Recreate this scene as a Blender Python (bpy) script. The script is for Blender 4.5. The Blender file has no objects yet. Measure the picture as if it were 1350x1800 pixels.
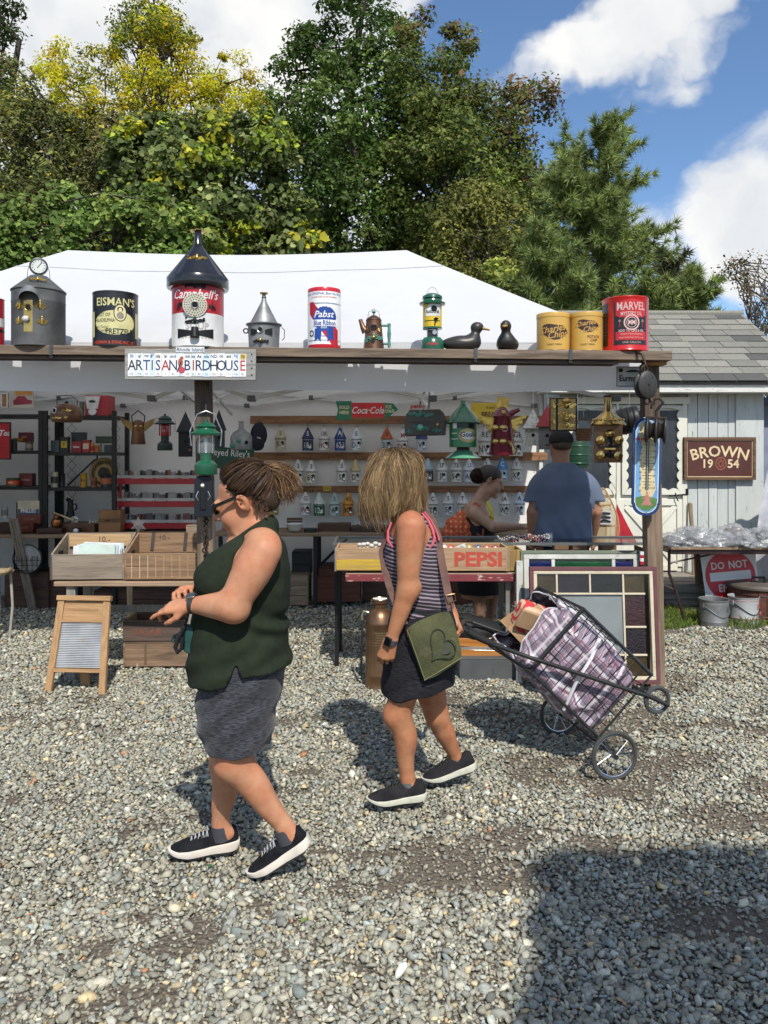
import bpy,bmesh,math,random
import numpy as np
from mathutils import Vector,Matrix,Euler
SC=bpy.context.scene
COL=SC.collection
R=math.radians
PI=math.pi
F,CX,HY,CH=1350.0,675.0,800.0,1.6
cam_d=bpy.data.cameras.new('camera')
cam_d.sensor_fit='HORIZONTAL';cam_d.sensor_width=36.0;cam_d.lens=36.0
cam_d.shift_y=-100.0/1350.0
cam_d.clip_start=0.05;cam_d.clip_end=2000
cam=bpy.data.objects.new('camera',cam_d)
cam.location=(0,0,CH);cam.rotation_euler=(R(90),0,0)
COL.objects.link(cam);SC.camera=cam
SUN_EL=R(49)
SUN_H=Vector((0.225,-1.0,0)).normalized()
SUN_DIR=(SUN_H*math.cos(SUN_EL)+Vector((0,0,math.sin(SUN_EL)))).normalized()
sun_d=bpy.data.lights.new('sun','SUN');sun_d.energy=4.4;sun_d.angle=R(0.8);sun_d.color=(1.0,0.95,0.86)
sun=bpy.data.objects.new('sun',sun_d);sun.rotation_euler=SUN_DIR.to_track_quat('Z','Y').to_euler()
sun.location=SUN_DIR*30
COL.objects.link(sun)
SC.render.engine='CYCLES'
SC.cycles.use_denoising=True
try:
 SC.cycles.denoiser='OPENIMAGEDENOISE';SC.cycles.denoising_prefilter='ACCURATE'
except Exception:pass
SC.cycles.max_bounces=7;SC.cycles.diffuse_bounces=4;SC.cycles.glossy_bounces=3
SC.cycles.transmission_bounces=6;SC.cycles.transparent_max_bounces=12
SC.cycles.caustics_reflective=False;SC.cycles.caustics_refractive=False
SC.cycles.sample_clamp_indirect=6.0
SC.cycles.use_adaptive_sampling=True;SC.cycles.adaptive_threshold=0.02
SC.view_settings.view_transform='Standard';SC.view_settings.look='None'
SC.view_settings.gamma=1.0;SC.view_settings.exposure=0.2
def make_world():
 w=bpy.data.worlds.new('World');SC.world=w;w.use_nodes=True
 nt=w.node_tree;nt.nodes.clear()
 N=nt.nodes.new;L=nt.links.new
 out=N('ShaderNodeOutputWorld');bg=N('ShaderNodeBackground');bg.inputs[1].default_value=0.135
 L(bg.outputs[0],out.inputs[0])
 sky=N('ShaderNodeTexSky');sky.sky_type='NISHITA';sky.sun_disc=False
 sky.sun_elevation=SUN_EL;sky.sun_rotation=math.atan2(SUN_H.x,SUN_H.y)
 sky.air_density=1.0;sky.dust_density=0.35;sky.ozone_density=2.6
 tc=N('ShaderNodeTexCoord')
 nrm=N('ShaderNodeVectorMath');nrm.operation='NORMALIZE';L(tc.outputs['Generated'],nrm.inputs[0])
 D=nrm.outputs[0]
 def Qu(op,a,b=None,clamp=False):
  m=N('ShaderNodeMath');m.operation=op;m.use_clamp=clamp
  for i,v in enumerate((a,b)):
   if v is None:continue
   if isinstance(v,(int,float)):m.inputs[i].default_value=v
   else:L(v,m.inputs[i])
  return m.outputs[0]
 wn=N('ShaderNodeTexNoise');wn.inputs['Scale'].default_value=5.0;wn.inputs['Detail'].default_value=5
 L(D,wn.inputs['Vector'])
 sub=N('ShaderNodeVectorMath');sub.operation='SUBTRACT';L(wn.outputs['Color'],sub.inputs[0]);sub.inputs[1].default_value=(.5,.5,.5)
 scl=N('ShaderNodeVectorMath');scl.operation='SCALE';L(sub.outputs[0],scl.inputs[0]);scl.inputs['Scale'].default_value=0.26
 add=N('ShaderNodeVectorMath');add.operation='ADD';L(D,add.inputs[0]);L(scl.outputs[0],add.inputs[1])
 DW=add.outputs[0]
 big=N('ShaderNodeTexNoise');big.inputs['Scale'].default_value=2.1;big.inputs['Detail'].default_value=7;big.inputs['Roughness'].default_value=.56
 mp=N('ShaderNodeMapping');mp.inputs['Location'].default_value=(3.1,7.7,1.3);mp.inputs['Scale'].default_value=(1,1,1.9);L(DW,mp.inputs['Vector']);L(mp.outputs[0],big.inputs['Vector'])
 dens=Qu('MULTIPLY',Qu('SUBTRACT',big.outputs['Fac'],0.40),4.0)
 blobs=[(150,40,560,260,0,.8),(640,70,180,150,0,.25),(1050,260,260,240,0,-1.0),(930,60,120,110,0,-.6),(1085,110,150,60,-32,1.45),(1235,30,200,50,-14,.9),(1205,160,85,36,-30,1.4),(1325,330,100,110,-20,1.1),(1235,425,150,66,-14,1.35),(1290,140,70,70,0,-.6)]
 for(px,py,hw,hh,tilt,amt) in blobs:
  c=Vector(((px-CX)/F,1.0,(HY-py)/F)).normalized()
  t=R(-tilt)
  u=Vector((math.cos(t),0,math.sin(t)));v=Vector((-math.sin(t),0,math.cos(t)))
  s2=N('ShaderNodeVectorMath');s2.operation='SUBTRACT';L(DW,s2.inputs[0]);s2.inputs[1].default_value=c
  du=N('ShaderNodeVectorMath');du.operation='DOT_PRODUCT';L(s2.outputs[0],du.inputs[0]);du.inputs[1].default_value=u/(hw/F)
  dv=N('ShaderNodeVectorMath');dv.operation='DOT_PRODUCT';L(s2.outputs[0],dv.inputs[0]);dv.inputs[1].default_value=v/(hh/F)
  dw=N('ShaderNodeVectorMath');dw.operation='DOT_PRODUCT';L(s2.outputs[0],dw.inputs[0]);dw.inputs[1].default_value=Vector((0,1.6,0))
  q=Qu('ADD',Qu('ADD',Qu('POWER',Qu('ABSOLUTE',du.outputs['Value']),2.0),Qu('POWER',Qu('ABSOLUTE',dv.outputs['Value']),2.0)),Qu('POWER',Qu('ABSOLUTE',dw.outputs['Value']),2.0))
  f=Qu('MULTIPLY',Qu('SUBTRACT',1.0,Qu('MULTIPLY',q,0.55),True),amt)
  dens=Qu('ADD',dens,f)
 fn=N('ShaderNodeTexNoise');fn.inputs['Scale'].default_value=11.;fn.inputs['Detail'].default_value=7;fn.inputs['Roughness'].default_value=.62;fm=N('ShaderNodeMapping');fm.vector_type='TEXTURE';fm.inputs['Rotation'].default_value=(0,R(-32),0);fm.inputs['Scale'].default_value=(3.2,1,1);L(DW,fm.inputs['Vector']);L(fm.outputs[0],fn.inputs['Vector'])
 dens=Qu('ADD',dens,Qu('MULTIPLY',Qu('SUBTRACT',fn.outputs['Fac'],.5),2.0))
 mr=N('ShaderNodeMapRange');mr.interpolation_type='SMOOTHSTEP';mr.inputs['From Min'].default_value=.12;mr.inputs['From Max'].default_value=1.25
 L(dens,mr.inputs['Value'])
 ln=N('ShaderNodeTexNoise');ln.inputs['Scale'].default_value=6.5;ln.inputs['Detail'].default_value=6;L(DW,ln.inputs['Vector'])
 cr=N('ShaderNodeValToRGB');cr.color_ramp.elements[0].position=.34;cr.color_ramp.elements[0].color=(4.7,4.95,5.3,1)
 cr.color_ramp.elements[1].position=.62;cr.color_ramp.elements[1].color=(6.5,6.45,6.35,1)
 L(ln.outputs['Fac'],cr.inputs['Fac'])
 tint=N('ShaderNodeMix');tint.data_type='RGBA';tint.blend_type='MULTIPLY';tint.inputs['Factor'].default_value=1.0
 L(sky.outputs[0],tint.inputs['A']);tint.inputs['B'].default_value=(.84,.95,1.04,1)
 mx=N('ShaderNodeMix');mx.data_type='RGBA'
 L(mr.outputs[0],mx.inputs['Factor']);L(tint.outputs['Result'],mx.inputs['A']);L(cr.outputs[0],mx.inputs['B'])
 L(mx.outputs['Result'],bg.inputs[0])
make_world()
rnd=random.Random(7)
nrg=np.random.default_rng(11)
def P(px,py,Y):return Vector(((px-CX)/F*Y,Y,CH-(py-HY)/F*Y))
def S(px,Y):return px*Y/F
def gy(py):return CH*F/(py-HY)
_mats={}
def lin(c):
 if isinstance(c,str):
  c=[int(c[i:i+2],16)/255 for i in(0,2,4)]
  c=[x/12.92 if x<=.04045 else((x+.055)/1.055)**2.4 for x in c]
 return(c[0],c[1],c[2],1.0)
def M(key,col=None,rough=.6,metal=0.,c2=None,ns=7.,nd=5.,lo=.38,hi=.66,stretch=(1,1,1),bump=0.,bs=60.,coat=0.,spec=.5,alpha=None,trans=0.,sheen=0.,sss=0.,wave=None,spots=None,attr=None,transl=0.,aniso=0.,bstretch=None,ior=None,emit=None):
 """Procedural principled material; two-tone noise, optional grain, spots, bump, translucency. Cached by key."""
 if key in _mats:return _mats[key]
 m=bpy.data.materials.new(key);_mats[key]=m
 m.use_nodes=True;nt=m.node_tree;N=nt.nodes.new;L=nt.links.new
 b=nt.nodes['Principled BSDF'];out=nt.nodes['Material Output']
 tc=N('ShaderNodeTexCoord');oi=N('ShaderNodeObjectInfo')
 off=N('ShaderNodeMath');off.operation='MULTIPLY';off.inputs[1].default_value=37.0;L(oi.outputs['Random'],off.inputs[0])
 av=N('ShaderNodeVectorMath');av.operation='ADD';L(tc.outputs['Object'],av.inputs[0]);L(off.outputs[0],av.inputs[1])
 mp=N('ShaderNodeMapping');mp.inputs['Scale'].default_value=stretch;L(av.outputs[0],mp.inputs['Vector'])
 no=N('ShaderNodeTexNoise');no.inputs['Scale'].default_value=ns;no.inputs['Detail'].default_value=nd;no.inputs['Roughness'].default_value=.6
 L(mp.outputs[0],no.inputs['Vector'])
 fac=no.outputs['Fac']
 if wave:
  wv=N('ShaderNodeTexWave');wv.inputs['Scale'].default_value=wave[0];wv.inputs['Distortion'].default_value=wave[1];wv.inputs['Detail'].default_value=3
  wv.bands_direction=wave[2];L(mp.outputs[0],wv.inputs['Vector'])
  mm=N('ShaderNodeMath');mm.operation='MULTIPLY_ADD';L(wv.outputs['Fac'],mm.inputs[0]);mm.inputs[1].default_value=wave[3];L(fac,mm.inputs[2])
  fac=mm.outputs[0]
 mr=N('ShaderNodeMapRange');mr.inputs['From Min'].default_value=lo;mr.inputs['From Max'].default_value=hi;L(fac,mr.inputs['Value'])
 mx=N('ShaderNodeMix');mx.data_type='RGBA';L(mr.outputs[0],mx.inputs['Factor'])
 if attr:
  at=N('ShaderNodeAttribute');at.attribute_name=attr
  L(at.outputs['Color'],mx.inputs['A'])
  dk=N('ShaderNodeMix');dk.data_type='RGBA';dk.blend_type='MULTIPLY';dk.inputs['Factor'].default_value=1
  L(at.outputs['Color'],dk.inputs['A']);dk.inputs['B'].default_value=lin(c2 or(.8,.8,.8));L(dk.outputs['Result'],mx.inputs['B'])
 else:
  col=lin(col);mx.inputs['A'].default_value=col
  mx.inputs['B'].default_value=lin(c2) if c2 is not None else(col[0]*.74,col[1]*.74,col[2]*.74,1)
 res=mx.outputs['Result']
 for sp in(spots or[]):
  n2=N('ShaderNodeTexNoise');n2.inputs['Scale'].default_value=sp[1];n2.inputs['Detail'].default_value=6;n2.inputs['Roughness'].default_value=.65
  m2=N('ShaderNodeMapping');m2.inputs['Scale'].default_value=sp[4] if len(sp)>4 else(1,1,1);L(av.outputs[0],m2.inputs['Vector']);L(m2.outputs[0],n2.inputs['Vector'])
  r2=N('ShaderNodeMapRange');r2.inputs['From Min'].default_value=sp[2];r2.inputs['From Max'].default_value=sp[3];L(n2.outputs['Fac'],r2.inputs['Value'])
  x2=N('ShaderNodeMix');x2.data_type='RGBA';L(r2.outputs[0],x2.inputs['Factor']);L(res,x2.inputs['A']);x2.inputs['B'].default_value=lin(sp[0]);res=x2.outputs['Result']
 L(res,b.inputs['Base Color'])
 rr=N('ShaderNodeMapRange');rr.inputs['To Min'].default_value=max(.03,rough-.09);rr.inputs['To Max'].default_value=min(1,rough+.09);L(no.outputs['Fac'],rr.inputs['Value']);L(rr.outputs[0],b.inputs['Roughness'])
 b.inputs['Metallic'].default_value=metal
 b.inputs['Specular IOR Level'].default_value=spec
 if coat:b.inputs['Coat Weight'].default_value=coat;b.inputs['Coat Roughness'].default_value=.12
 if trans:b.inputs['Transmission Weight'].default_value=trans
 if ior:b.inputs['IOR'].default_value=ior
 if sheen:b.inputs['Sheen Weight'].default_value=sheen;b.inputs['Sheen Roughness'].default_value=.5
 if sss:b.inputs['Subsurface Weight'].default_value=sss;b.inputs['Subsurface Radius'].default_value=(.012,.005,.003);b.inputs['Subsurface Scale'].default_value=1.0
 if alpha is not None:b.inputs['Alpha'].default_value=alpha
 if emit:b.inputs['Emission Color'].default_value=lin(emit[0]);b.inputs['Emission Strength'].default_value=emit[1]
 if bump:
  bn=N('ShaderNodeTexNoise');bn.inputs['Scale'].default_value=bs;bn.inputs['Detail'].default_value=4
  bm_=N('ShaderNodeMapping');bm_.inputs['Scale'].default_value=bstretch or stretch;L(av.outputs[0],bm_.inputs['Vector']);L(bm_.outputs[0],bn.inputs['Vector'])
  bp=N('ShaderNodeBump');bp.inputs['Strength'].default_value=bump;bp.inputs['Distance'].default_value=.01;L(bn.outputs['Fac'],bp.inputs['Height'])
  L(bp.outputs[0],b.inputs['Normal'])
 if transl:
  tr=N('ShaderNodeBsdfTranslucent');L(res,tr.inputs['Color'])
  ms=N('ShaderNodeMixShader');ms.inputs[0].default_value=transl;L(b.outputs[0],ms.inputs[1]);L(tr.outputs[0],ms.inputs[2]);L(ms.outputs[0],out.inputs['Surface'])
 return m
def W(key,col,c2,axis='x',**kw):
 """Wood: grain stretched along an axis."""
 st={'x':(.9,14,14),'y':(14,.9,14),'z':(14,14,.9)}[axis]
 kw.setdefault('rough',.75);kw.setdefault('bump',.25);kw.setdefault('bs',9.);kw.setdefault('ns',3.2);kw.setdefault('nd',6.)
 kw.setdefault('lo',.36);kw.setdefault('hi',.64)
 return M(key,col,c2=c2,stretch=st,**kw)
class MB:
 """Mesh builder: collects shapes, then builds ONE mesh object."""
 def __init__(s):s.v=[];s.f=[];s.m=[];s.sm=[]
 def add(s,verts,faces,mi=0,smooth=False,mat=None):
  o=len(s.v)
  if mat is not None:verts=[mat@Vector(p) for p in verts]
  s.v.extend([tuple(p) for p in verts]);s.f.extend([tuple(i+o for i in f) for f in faces])
  s.m.extend([mi]*len(faces));s.sm.extend([smooth]*len(faces));return s
 def box(s,c,d,mi=0,rot=None,taper=None):
  x,y,z=d[0]/2,d[1]/2,d[2]/2
  t=taper or 1.0
  vs=[(-x,-y,-z),(x,-y,-z),(x,y,-z),(-x,y,-z),(-x*t,-y*t,z),(x*t,-y*t,z),(x*t,y*t,z),(-x*t,y*t,z)]
  m=Matrix.Translation(c)
  if rot is not None:m=m@(Euler(rot).to_matrix().to_4x4() if not isinstance(rot,Matrix) else rot)
  return s.add(vs,[(3,2,1,0),(4,5,6,7),(0,1,5,4),(1,2,6,5),(2,3,7,6),(3,0,4,7)],mi,False,m)
 def bar(s,a,b,w,h=None,mi=0,up=(0,0,1)):
  """rectangular bar from a to b: w sideways, h along up"""
  a=Vector(a);b=Vector(b);h=h or w;d=(b-a);L_=d.length;d.normalize()
  u=Vector(up);sx=d.cross(u)
  if sx.length<1e-4:sx=d.cross(Vector((0,1,0)))
  sx.normalize();uz=sx.cross(d).normalized()
  m=Matrix((sx,d,uz)).transposed().to_4x4();m.translation=(a+b)/2
  return s.box((0,0,0),(0,0,0),mi) if L_==0 else s.add([(x*w/2,y*L_/2,z*h/2) for z in(-1,1) for(x,y) in((-1,-1),(1,-1),(1,1),(-1,1))],[(3,2,1,0),(4,5,6,7),(0,1,5,4),(1,2,6,5),(2,3,7,6),(3,0,4,7)],mi,False,m)
 def Qe(s,pts,r,n=8,mi=0,closed=False,cap=True,smooth=True):
  pts=[Vector(p) for p in pts];k=len(pts)
  rs=list(r) if hasattr(r,'__len__') else[r]*k
  vs=[];fs=[];nrm=None
  for i,p in enumerate(pts):
   if closed:t=pts[(i+1)%k]-pts[i-1]
   else:t=pts[min(i+1,k-1)]-pts[max(i-1,0)]
   t.normalize()
   if nrm is None:
    nrm=t.cross(Vector((0,0,1)))
    if nrm.length<1e-3:nrm=t.cross(Vector((1,0,0)))
   nrm=(nrm-t*nrm.dot(t)).normalized();bn=t.cross(nrm)
   for j in range(n):
    a=2*PI*j/n
    vs.append(p+(nrm*math.cos(a)+bn*math.sin(a))*rs[i])
  seg=k if closed else k-1
  for i in range(seg):
   for j in range(n):
    a0=i*n+j;a1=i*n+(j+1)%n;b0=((i+1)%k)*n+j;b1=((i+1)%k)*n+(j+1)%n
    fs.append((a0,a1,b1,b0))
  if cap and not closed:
   fs.append(tuple(range(n-1,-1,-1)));fs.append(tuple((k-1)*n+j for j in range(n)))
  return s.add(vs,fs,mi,smooth)
 def Qf(s,prof,n=32,mats=None,c=(0,0,0),mat=None,smooth=True,a0=0.,a1=2*PI,mi=0):
  """profile [(r,z)...] about z; mats: material index per segment"""
  full=abs(a1-a0-2*PI)<1e-6;nn=n if full else n+1
  m=Matrix.Translation(c)
  if mat is not None:m=m@mat
  for i in range(len(prof)-1):
   (r0,z0),(r1,z1)=prof[i],prof[i+1]
   k=mats[i] if mats else mi
   vs=[];fs=[]
   for(r_,z_) in((r0,z0),(r1,z1)):
    for j in range(nn):
     a=a0+(a1-a0)*j/n;vs.append((r_*math.cos(a),r_*math.sin(a),z_))
   for j in range(n):
    j1=(j+1)%nn
    if r0<1e-6:fs.append((j,nn+j1,nn+j)) if True else None
    elif r1<1e-6:fs.append((j,j1,nn+j))
    else:fs.append((j,j1,nn+j1,nn+j))
   s.add(vs,fs,k,smooth,m)
  return s
 def ell(s,c,r,n=16,k=10,mi=0,rot=None):
  pr=[(max(0,math.sin(PI*i/k)),-math.cos(PI*i/k)) for i in range(k+1)]
  m=Matrix.Translation(c)@((Euler(rot).to_matrix().to_4x4()) if rot else Matrix())@Matrix.Diagonal((r[0],r[1],r[2],1))
  vs=[];fs=[]
  for(a,z) in pr:
   for j in range(n):vs.append((a*math.cos(2*PI*j/n),a*math.sin(2*PI*j/n),z))
  for i in range(k):
   for j in range(n):
    a0=i*n+j;a1=i*n+(j+1)%n;fs.append((a0,a1,a1+n,a0+n))
  return s.add(vs,fs,mi,True,m)
 def prism(s,pts,t,mi=0,mat=None):
  """2-D outline (x,z) extruded along +y by t, front at y=0"""
  n=len(pts)
  vs=[(x,0,z) for x,z in pts]+[(x,t,z) for x,z in pts]
  fs=[tuple(range(n)),tuple(range(2*n-1,n-1,-1))]+[(i,n+i,n+(i+1)%n,(i+1)%n) for i in range(n)]
  return s.add(vs,fs,mi,False,mat)
 def Qa(s,name,mats,parent=None,loc=None,rot=None,bevel=0.,autosmooth=True,fixn=False):
  me=bpy.data.meshes.new(name);me.from_pydata(s.v,[],s.f)
  if not isinstance(mats,(list,tuple)):mats=[mats]
  for m in mats:me.materials.append(m)
  me.polygons.foreach_set('material_index',s.m);me.polygons.foreach_set('use_smooth',s.sm)
  bm=bmesh.new();bm.from_mesh(me)
  bmesh.ops.remove_doubles(bm,verts=bm.verts,dist=1e-6)
  bmesh.ops.recalc_face_normals(bm,faces=bm.faces)
  bm.to_mesh(me);bm.free();me.update()
  if autosmooth:
   try:me.set_sharp_from_angle(angle=R(38))
   except Exception:pass
  return link(me,name,parent,loc,rot,bevel)
def link(me,name,parent=None,loc=None,rot=None,bevel=0.):
 o=bpy.data.objects.new(name,me);COL.objects.link(o)
 if parent is not None:o.parent=parent
 if loc is not None:o.location=loc
 if rot is not None:o.rotation_euler=rot
 if bevel:
  b=o.modifiers.new('bevel','BEVEL');b.width=bevel;b.segments=2;b.limit_method='ANGLE';b.angle_limit=R(40);b.harden_normals=False
 return o
def tag(o,label=None,cat=None,group=None,kind=None):
 if label:o['label']=label
 if cat:o['category']=cat
 if group:o['group']=group
 if kind:o['kind']=kind
 return o
def Qb(name,label,cat,loc=(0,0,0),rot=(0,0,0),group=None):
 o=bpy.data.objects.new(name,None);COL.objects.link(o);o.empty_display_size=.05
 o.location=loc;o.rotation_euler=rot if hasattr(rot,'__len__') else(0,0,rot)
 return tag(o,label,cat,group)
def Qs(name,v,f,mats,parent=None,smooth=False,attr=None,face_attr=None,loc=None,rot=None):
 """fast mesh from numpy verts (n,3) and faces (m,k)"""
 me=bpy.data.meshes.new(name);v=np.asarray(v,np.float32);f=np.asarray(f,np.int32);k=f.shape[1]
 me.vertices.add(len(v));me.vertices.foreach_set('co',v.ravel())
 me.loops.add(f.size);me.loops.foreach_set('vertex_index',f.ravel())
 me.polygons.add(len(f));me.polygons.foreach_set('loop_start',np.arange(0,f.size,k,dtype=np.int32))
 if smooth:me.polygons.foreach_set('use_smooth',np.ones(len(f),bool))
 if not isinstance(mats,(list,tuple)):mats=[mats]
 for m in mats:me.materials.append(m)
 for nm,a in(attr or{}).items():
  a=np.asarray(a,np.float32);at=me.color_attributes.new(nm,'FLOAT_COLOR','POINT')
  if a.shape[1]==3:a=np.concatenate([a,np.ones((len(a),1),np.float32)],1)
  at.data.foreach_set('color',a.ravel())
 if face_attr is not None:me.polygons.foreach_set('material_index',np.asarray(face_attr,np.int32))
 me.update(calc_edges=True);me.validate()
 return link(me,name,parent,loc,rot)
_tc={}
def Qd(body,size,shear=0.,bold=0.,spacing=1.0,xs=1.0):
 key=(body,size,shear,bold,spacing,xs)
 if key in _tc:return _tc[key]
 c=bpy.data.curves.new('t','FONT');c.body=body;c.size=size;c.align_x='CENTER';c.align_y='CENTER'
 c.shear=shear;c.offset=bold;c.space_character=spacing;c.resolution_u=2
 o=bpy.data.objects.new('t',c);me=o.to_mesh()
 v=[(p.co.x*xs,p.co.y) for p in me.vertices];f=[tuple(p.vertices) for p in me.polygons]
 o.to_mesh_clear();bpy.data.objects.remove(o);bpy.data.curves.remove(c)
 if v:
  ys=[p[1] for p in v];xs_=[p[0] for p in v];my=(min(ys)+max(ys))/2;mx=(min(xs_)+max(xs_))/2
  v=[(a-mx,b-my) for a,b in v]
 _tc[key]=(v,f);return v,f
def Ql(pts):return([tuple(p) for p in pts],[tuple(range(len(pts)))])
def Qk(rx,ry,n=32,a0=0,a1=2*PI):return Ql([(rx*math.cos(a0+(a1-a0)*i/n),ry*math.sin(a0+(a1-a0)*i/n)) for i in range(n+(0 if abs(a1-a0-2*PI)<1e-6 else 1))])
def Qh(w,h):return Ql([(-w/2,-h/2),(w/2,-h/2),(w/2,h/2),(-w/2,h/2)])
def ring2d(r0,r1,n=36,sy=1.):
 v=[(r_*math.cos(2*PI*i/n),sy*r_*math.sin(2*PI*i/n)) for r_ in(r0,r1) for i in range(n)]
 return v,[(i,(i+1)%n,n+(i+1)%n,n+i) for i in range(n)]
def arc_text(shape,rad):
 """bend a 2-D text along an arc (rad>0 bulges upward)"""
 v,f=shape;return[(math.sin(x/rad)*(rad+y),math.cos(x/rad)*(rad+y)-rad) for x,y in v],f
def rot2d(shape,a):
 v,f=shape;c,s_=math.cos(a),math.sin(a);return[(x*c-y*s_,x*s_+y*c) for x,y in v],f
def mov2d(shape,dx,dy):return[(x+dx,y+dy) for x,y in shape[0]],shape[1]
def wrap(mb,shape,rad,th=-PI/2,z=0.,eps=.0012,mi=0,step=None,c=(0,0),cone=0.):
 """wrap a 2-D shape round a vertical cylinder (radius rad) at angle th; cone = d radius / d z"""
 v,f=shape;step=step or rad*.22
 bm=bmesh.new();vs=[bm.verts.new((x,y,0)) for x,y in v]
 for q in f:
  try:bm.faces.new([vs[i] for i in q])
  except Exception:pass
 bmesh.ops.triangulate(bm,faces=bm.faces)
 x0=min(p[0] for p in v);x1=max(p[0] for p in v);x=math.ceil(x0/step)*step
 while x<x1:
  bmesh.ops.bisect_plane(bm,geom=bm.verts[:]+bm.edges[:]+bm.faces[:],plane_co=(x,0,0),plane_no=(1,0,0));x+=step
 bm.verts.ensure_lookup_table();bm.verts.index_update()
 out=[]
 for p in bm.verts:
  r_=rad+cone*p.co.y;a=th+p.co.x/max(r_,1e-3)
  out.append((c[0]+(r_+eps)*math.cos(a),c[1]+(r_+eps)*math.sin(a),z+p.co.y))
 fs=[tuple(q.index for q in fa.verts) for fa in bm.faces];bm.free()
 mb.add(out,fs,mi,False);return mb
def Qi(mb,shape,c,y=0.,mi=0,m=None):
 """lay a 2-D shape in the x-z plane facing -y at (c.x, y, c.z)"""
 v,f=shape;mb.add([(c[0]+a,y,c[1]+b) for a,b in v],f,mi,False,m);return mb
def extr(mb,shape,c,y0,t,mi=0,m=None):
 """solid plate from a convex 2-D outline, front at y0, thickness t"""
 v,_=shape;mm=Matrix.Translation((c[0],y0,c[1]))
 if m is not None:mm=m@mm
 mb.prism(v,t,mi,mm);return mb
def Qn(x,y,seed=0):
 """smooth value noise, numpy arrays in, 0..1 out"""
 xi=np.floor(x).astype(int);yi=np.floor(y).astype(int);fx=x-xi;fy=y-yi
 def h(a,b):
  n=(a*374761393+b*668265263+seed*1442695041)&0x7fffffff
  n=((n^(n>>13))*1274126177)&0x7fffffff
  return((n^(n>>16))&0xffff)/65535.0
 fx=fx*fx*(3-2*fx);fy=fy*fy*(3-2*fy)
 return(h(xi,yi)*(1-fx)+h(xi+1,yi)*fx)*(1-fy)+(h(xi,yi+1)*(1-fx)+h(xi+1,yi+1)*fx)*fy
def copy_tree(o,parent=None):
 c=o.copy();COL.objects.link(c);c.parent=parent
 for ch in[k for k in bpy.data.objects if k.parent==o]:copy_tree(ch,c)
 return c
def make_ground():
 m=bpy.data.materials.new('soil and fine gravel');m.use_nodes=True
 nt=m.node_tree;N=nt.nodes.new;L=nt.links.new;b=nt.nodes['Principled BSDF']
 tc=N('ShaderNodeTexCoord')
 vo=N('ShaderNodeTexVoronoi');vo.inputs['Scale'].default_value=46;L(tc.outputs['Object'],vo.inputs['Vector'])
 n1=N('ShaderNodeTexNoise');n1.inputs['Scale'].default_value=120;n1.inputs['Detail'].default_value=4;L(tc.outputs['Object'],n1.inputs['Vector'])
 cr=N('ShaderNodeValToRGB');e=cr.color_ramp.elements;e[0].position=.25;e[0].color=(.06,.048,.036,1);e[1].position=.75;e[1].color=(.21,.18,.14,1)
 L(n1.outputs['Fac'],cr.inputs['Fac'])
 c2=N('ShaderNodeValToRGB');e=c2.color_ramp.elements;e[0].position=.1;e[0].color=(.13,.12,.105,1);e[1].position=.9;e[1].color=(.36,.35,.32,1)
 L(vo.outputs['Color'],c2.inputs['Fac'])
 sx=N('ShaderNodeSeparateXYZ');L(tc.outputs['Object'],sx.inputs[0])
 mr=N('ShaderNodeMapRange');mr.inputs['From Min'].default_value=6.5;mr.inputs['From Max'].default_value=8.2;L(sx.outputs['Y'],mr.inputs['Value'])
 mx=N('ShaderNodeMix');mx.data_type='RGBA';L(mr.outputs[0],mx.inputs['Factor']);L(cr.outputs[0],mx.inputs['A']);L(c2.outputs[0],mx.inputs['B'])
 L(mx.outputs['Result'],b.inputs['Base Color']);b.inputs['Roughness'].default_value=.95;b.inputs['Specular IOR Level'].default_value=.2
 bp=N('ShaderNodeBump');bp.inputs['Strength'].default_value=.7;bp.inputs['Distance'].default_value=.02;L(vo.outputs['Distance'],bp.inputs['Height']);L(bp.outputs[0],b.inputs['Normal'])
 g=MB();g.add([(-400,-60,0),(400,-60,0),(400,900,0),(-400,900,0)],[(0,1,2,3)])
 o=g.Qa('ground',m);tag(o,kind='structure')
make_ground()
ICO_V=np.array([(0,-1,1.618),(0,1,1.618),(0,-1,-1.618),(0,1,-1.618),(1.618,0,1),(1.618,0,-1),(-1.618,0,1),(-1.618,0,-1),(1,1.618,0),(1,-1.618,0),(-1,1.618,0),(-1,-1.618,0)])/1.902
ICO_F=np.array([(0,4,1),(0,9,4),(9,5,4),(4,5,8),(4,8,1),(8,10,1),(8,3,10),(5,3,8),(5,2,3),(2,7,3),(7,10,3),(7,6,10),(7,11,6),(11,0,6),(0,1,6),(6,1,10),(9,0,11),(9,11,2),(9,2,5),(7,2,11)])
def fbm(x,y,sd):return .55*Qn(x,y,sd)+.3*Qn(x*2.1,y*2.1,sd+1)+.15*Qn(x*4.3,y*4.3,sd+2)
OCT_V=np.array([(1,0,0),(-1,0,0),(0,1,0),(0,-1,0),(0,0,1),(0,0,-1)],float)
OCT_F=np.array([(0,2,4),(2,1,4),(1,3,4),(3,0,4),(2,0,5),(1,2,5),(3,1,5),(0,3,5)])
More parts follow.
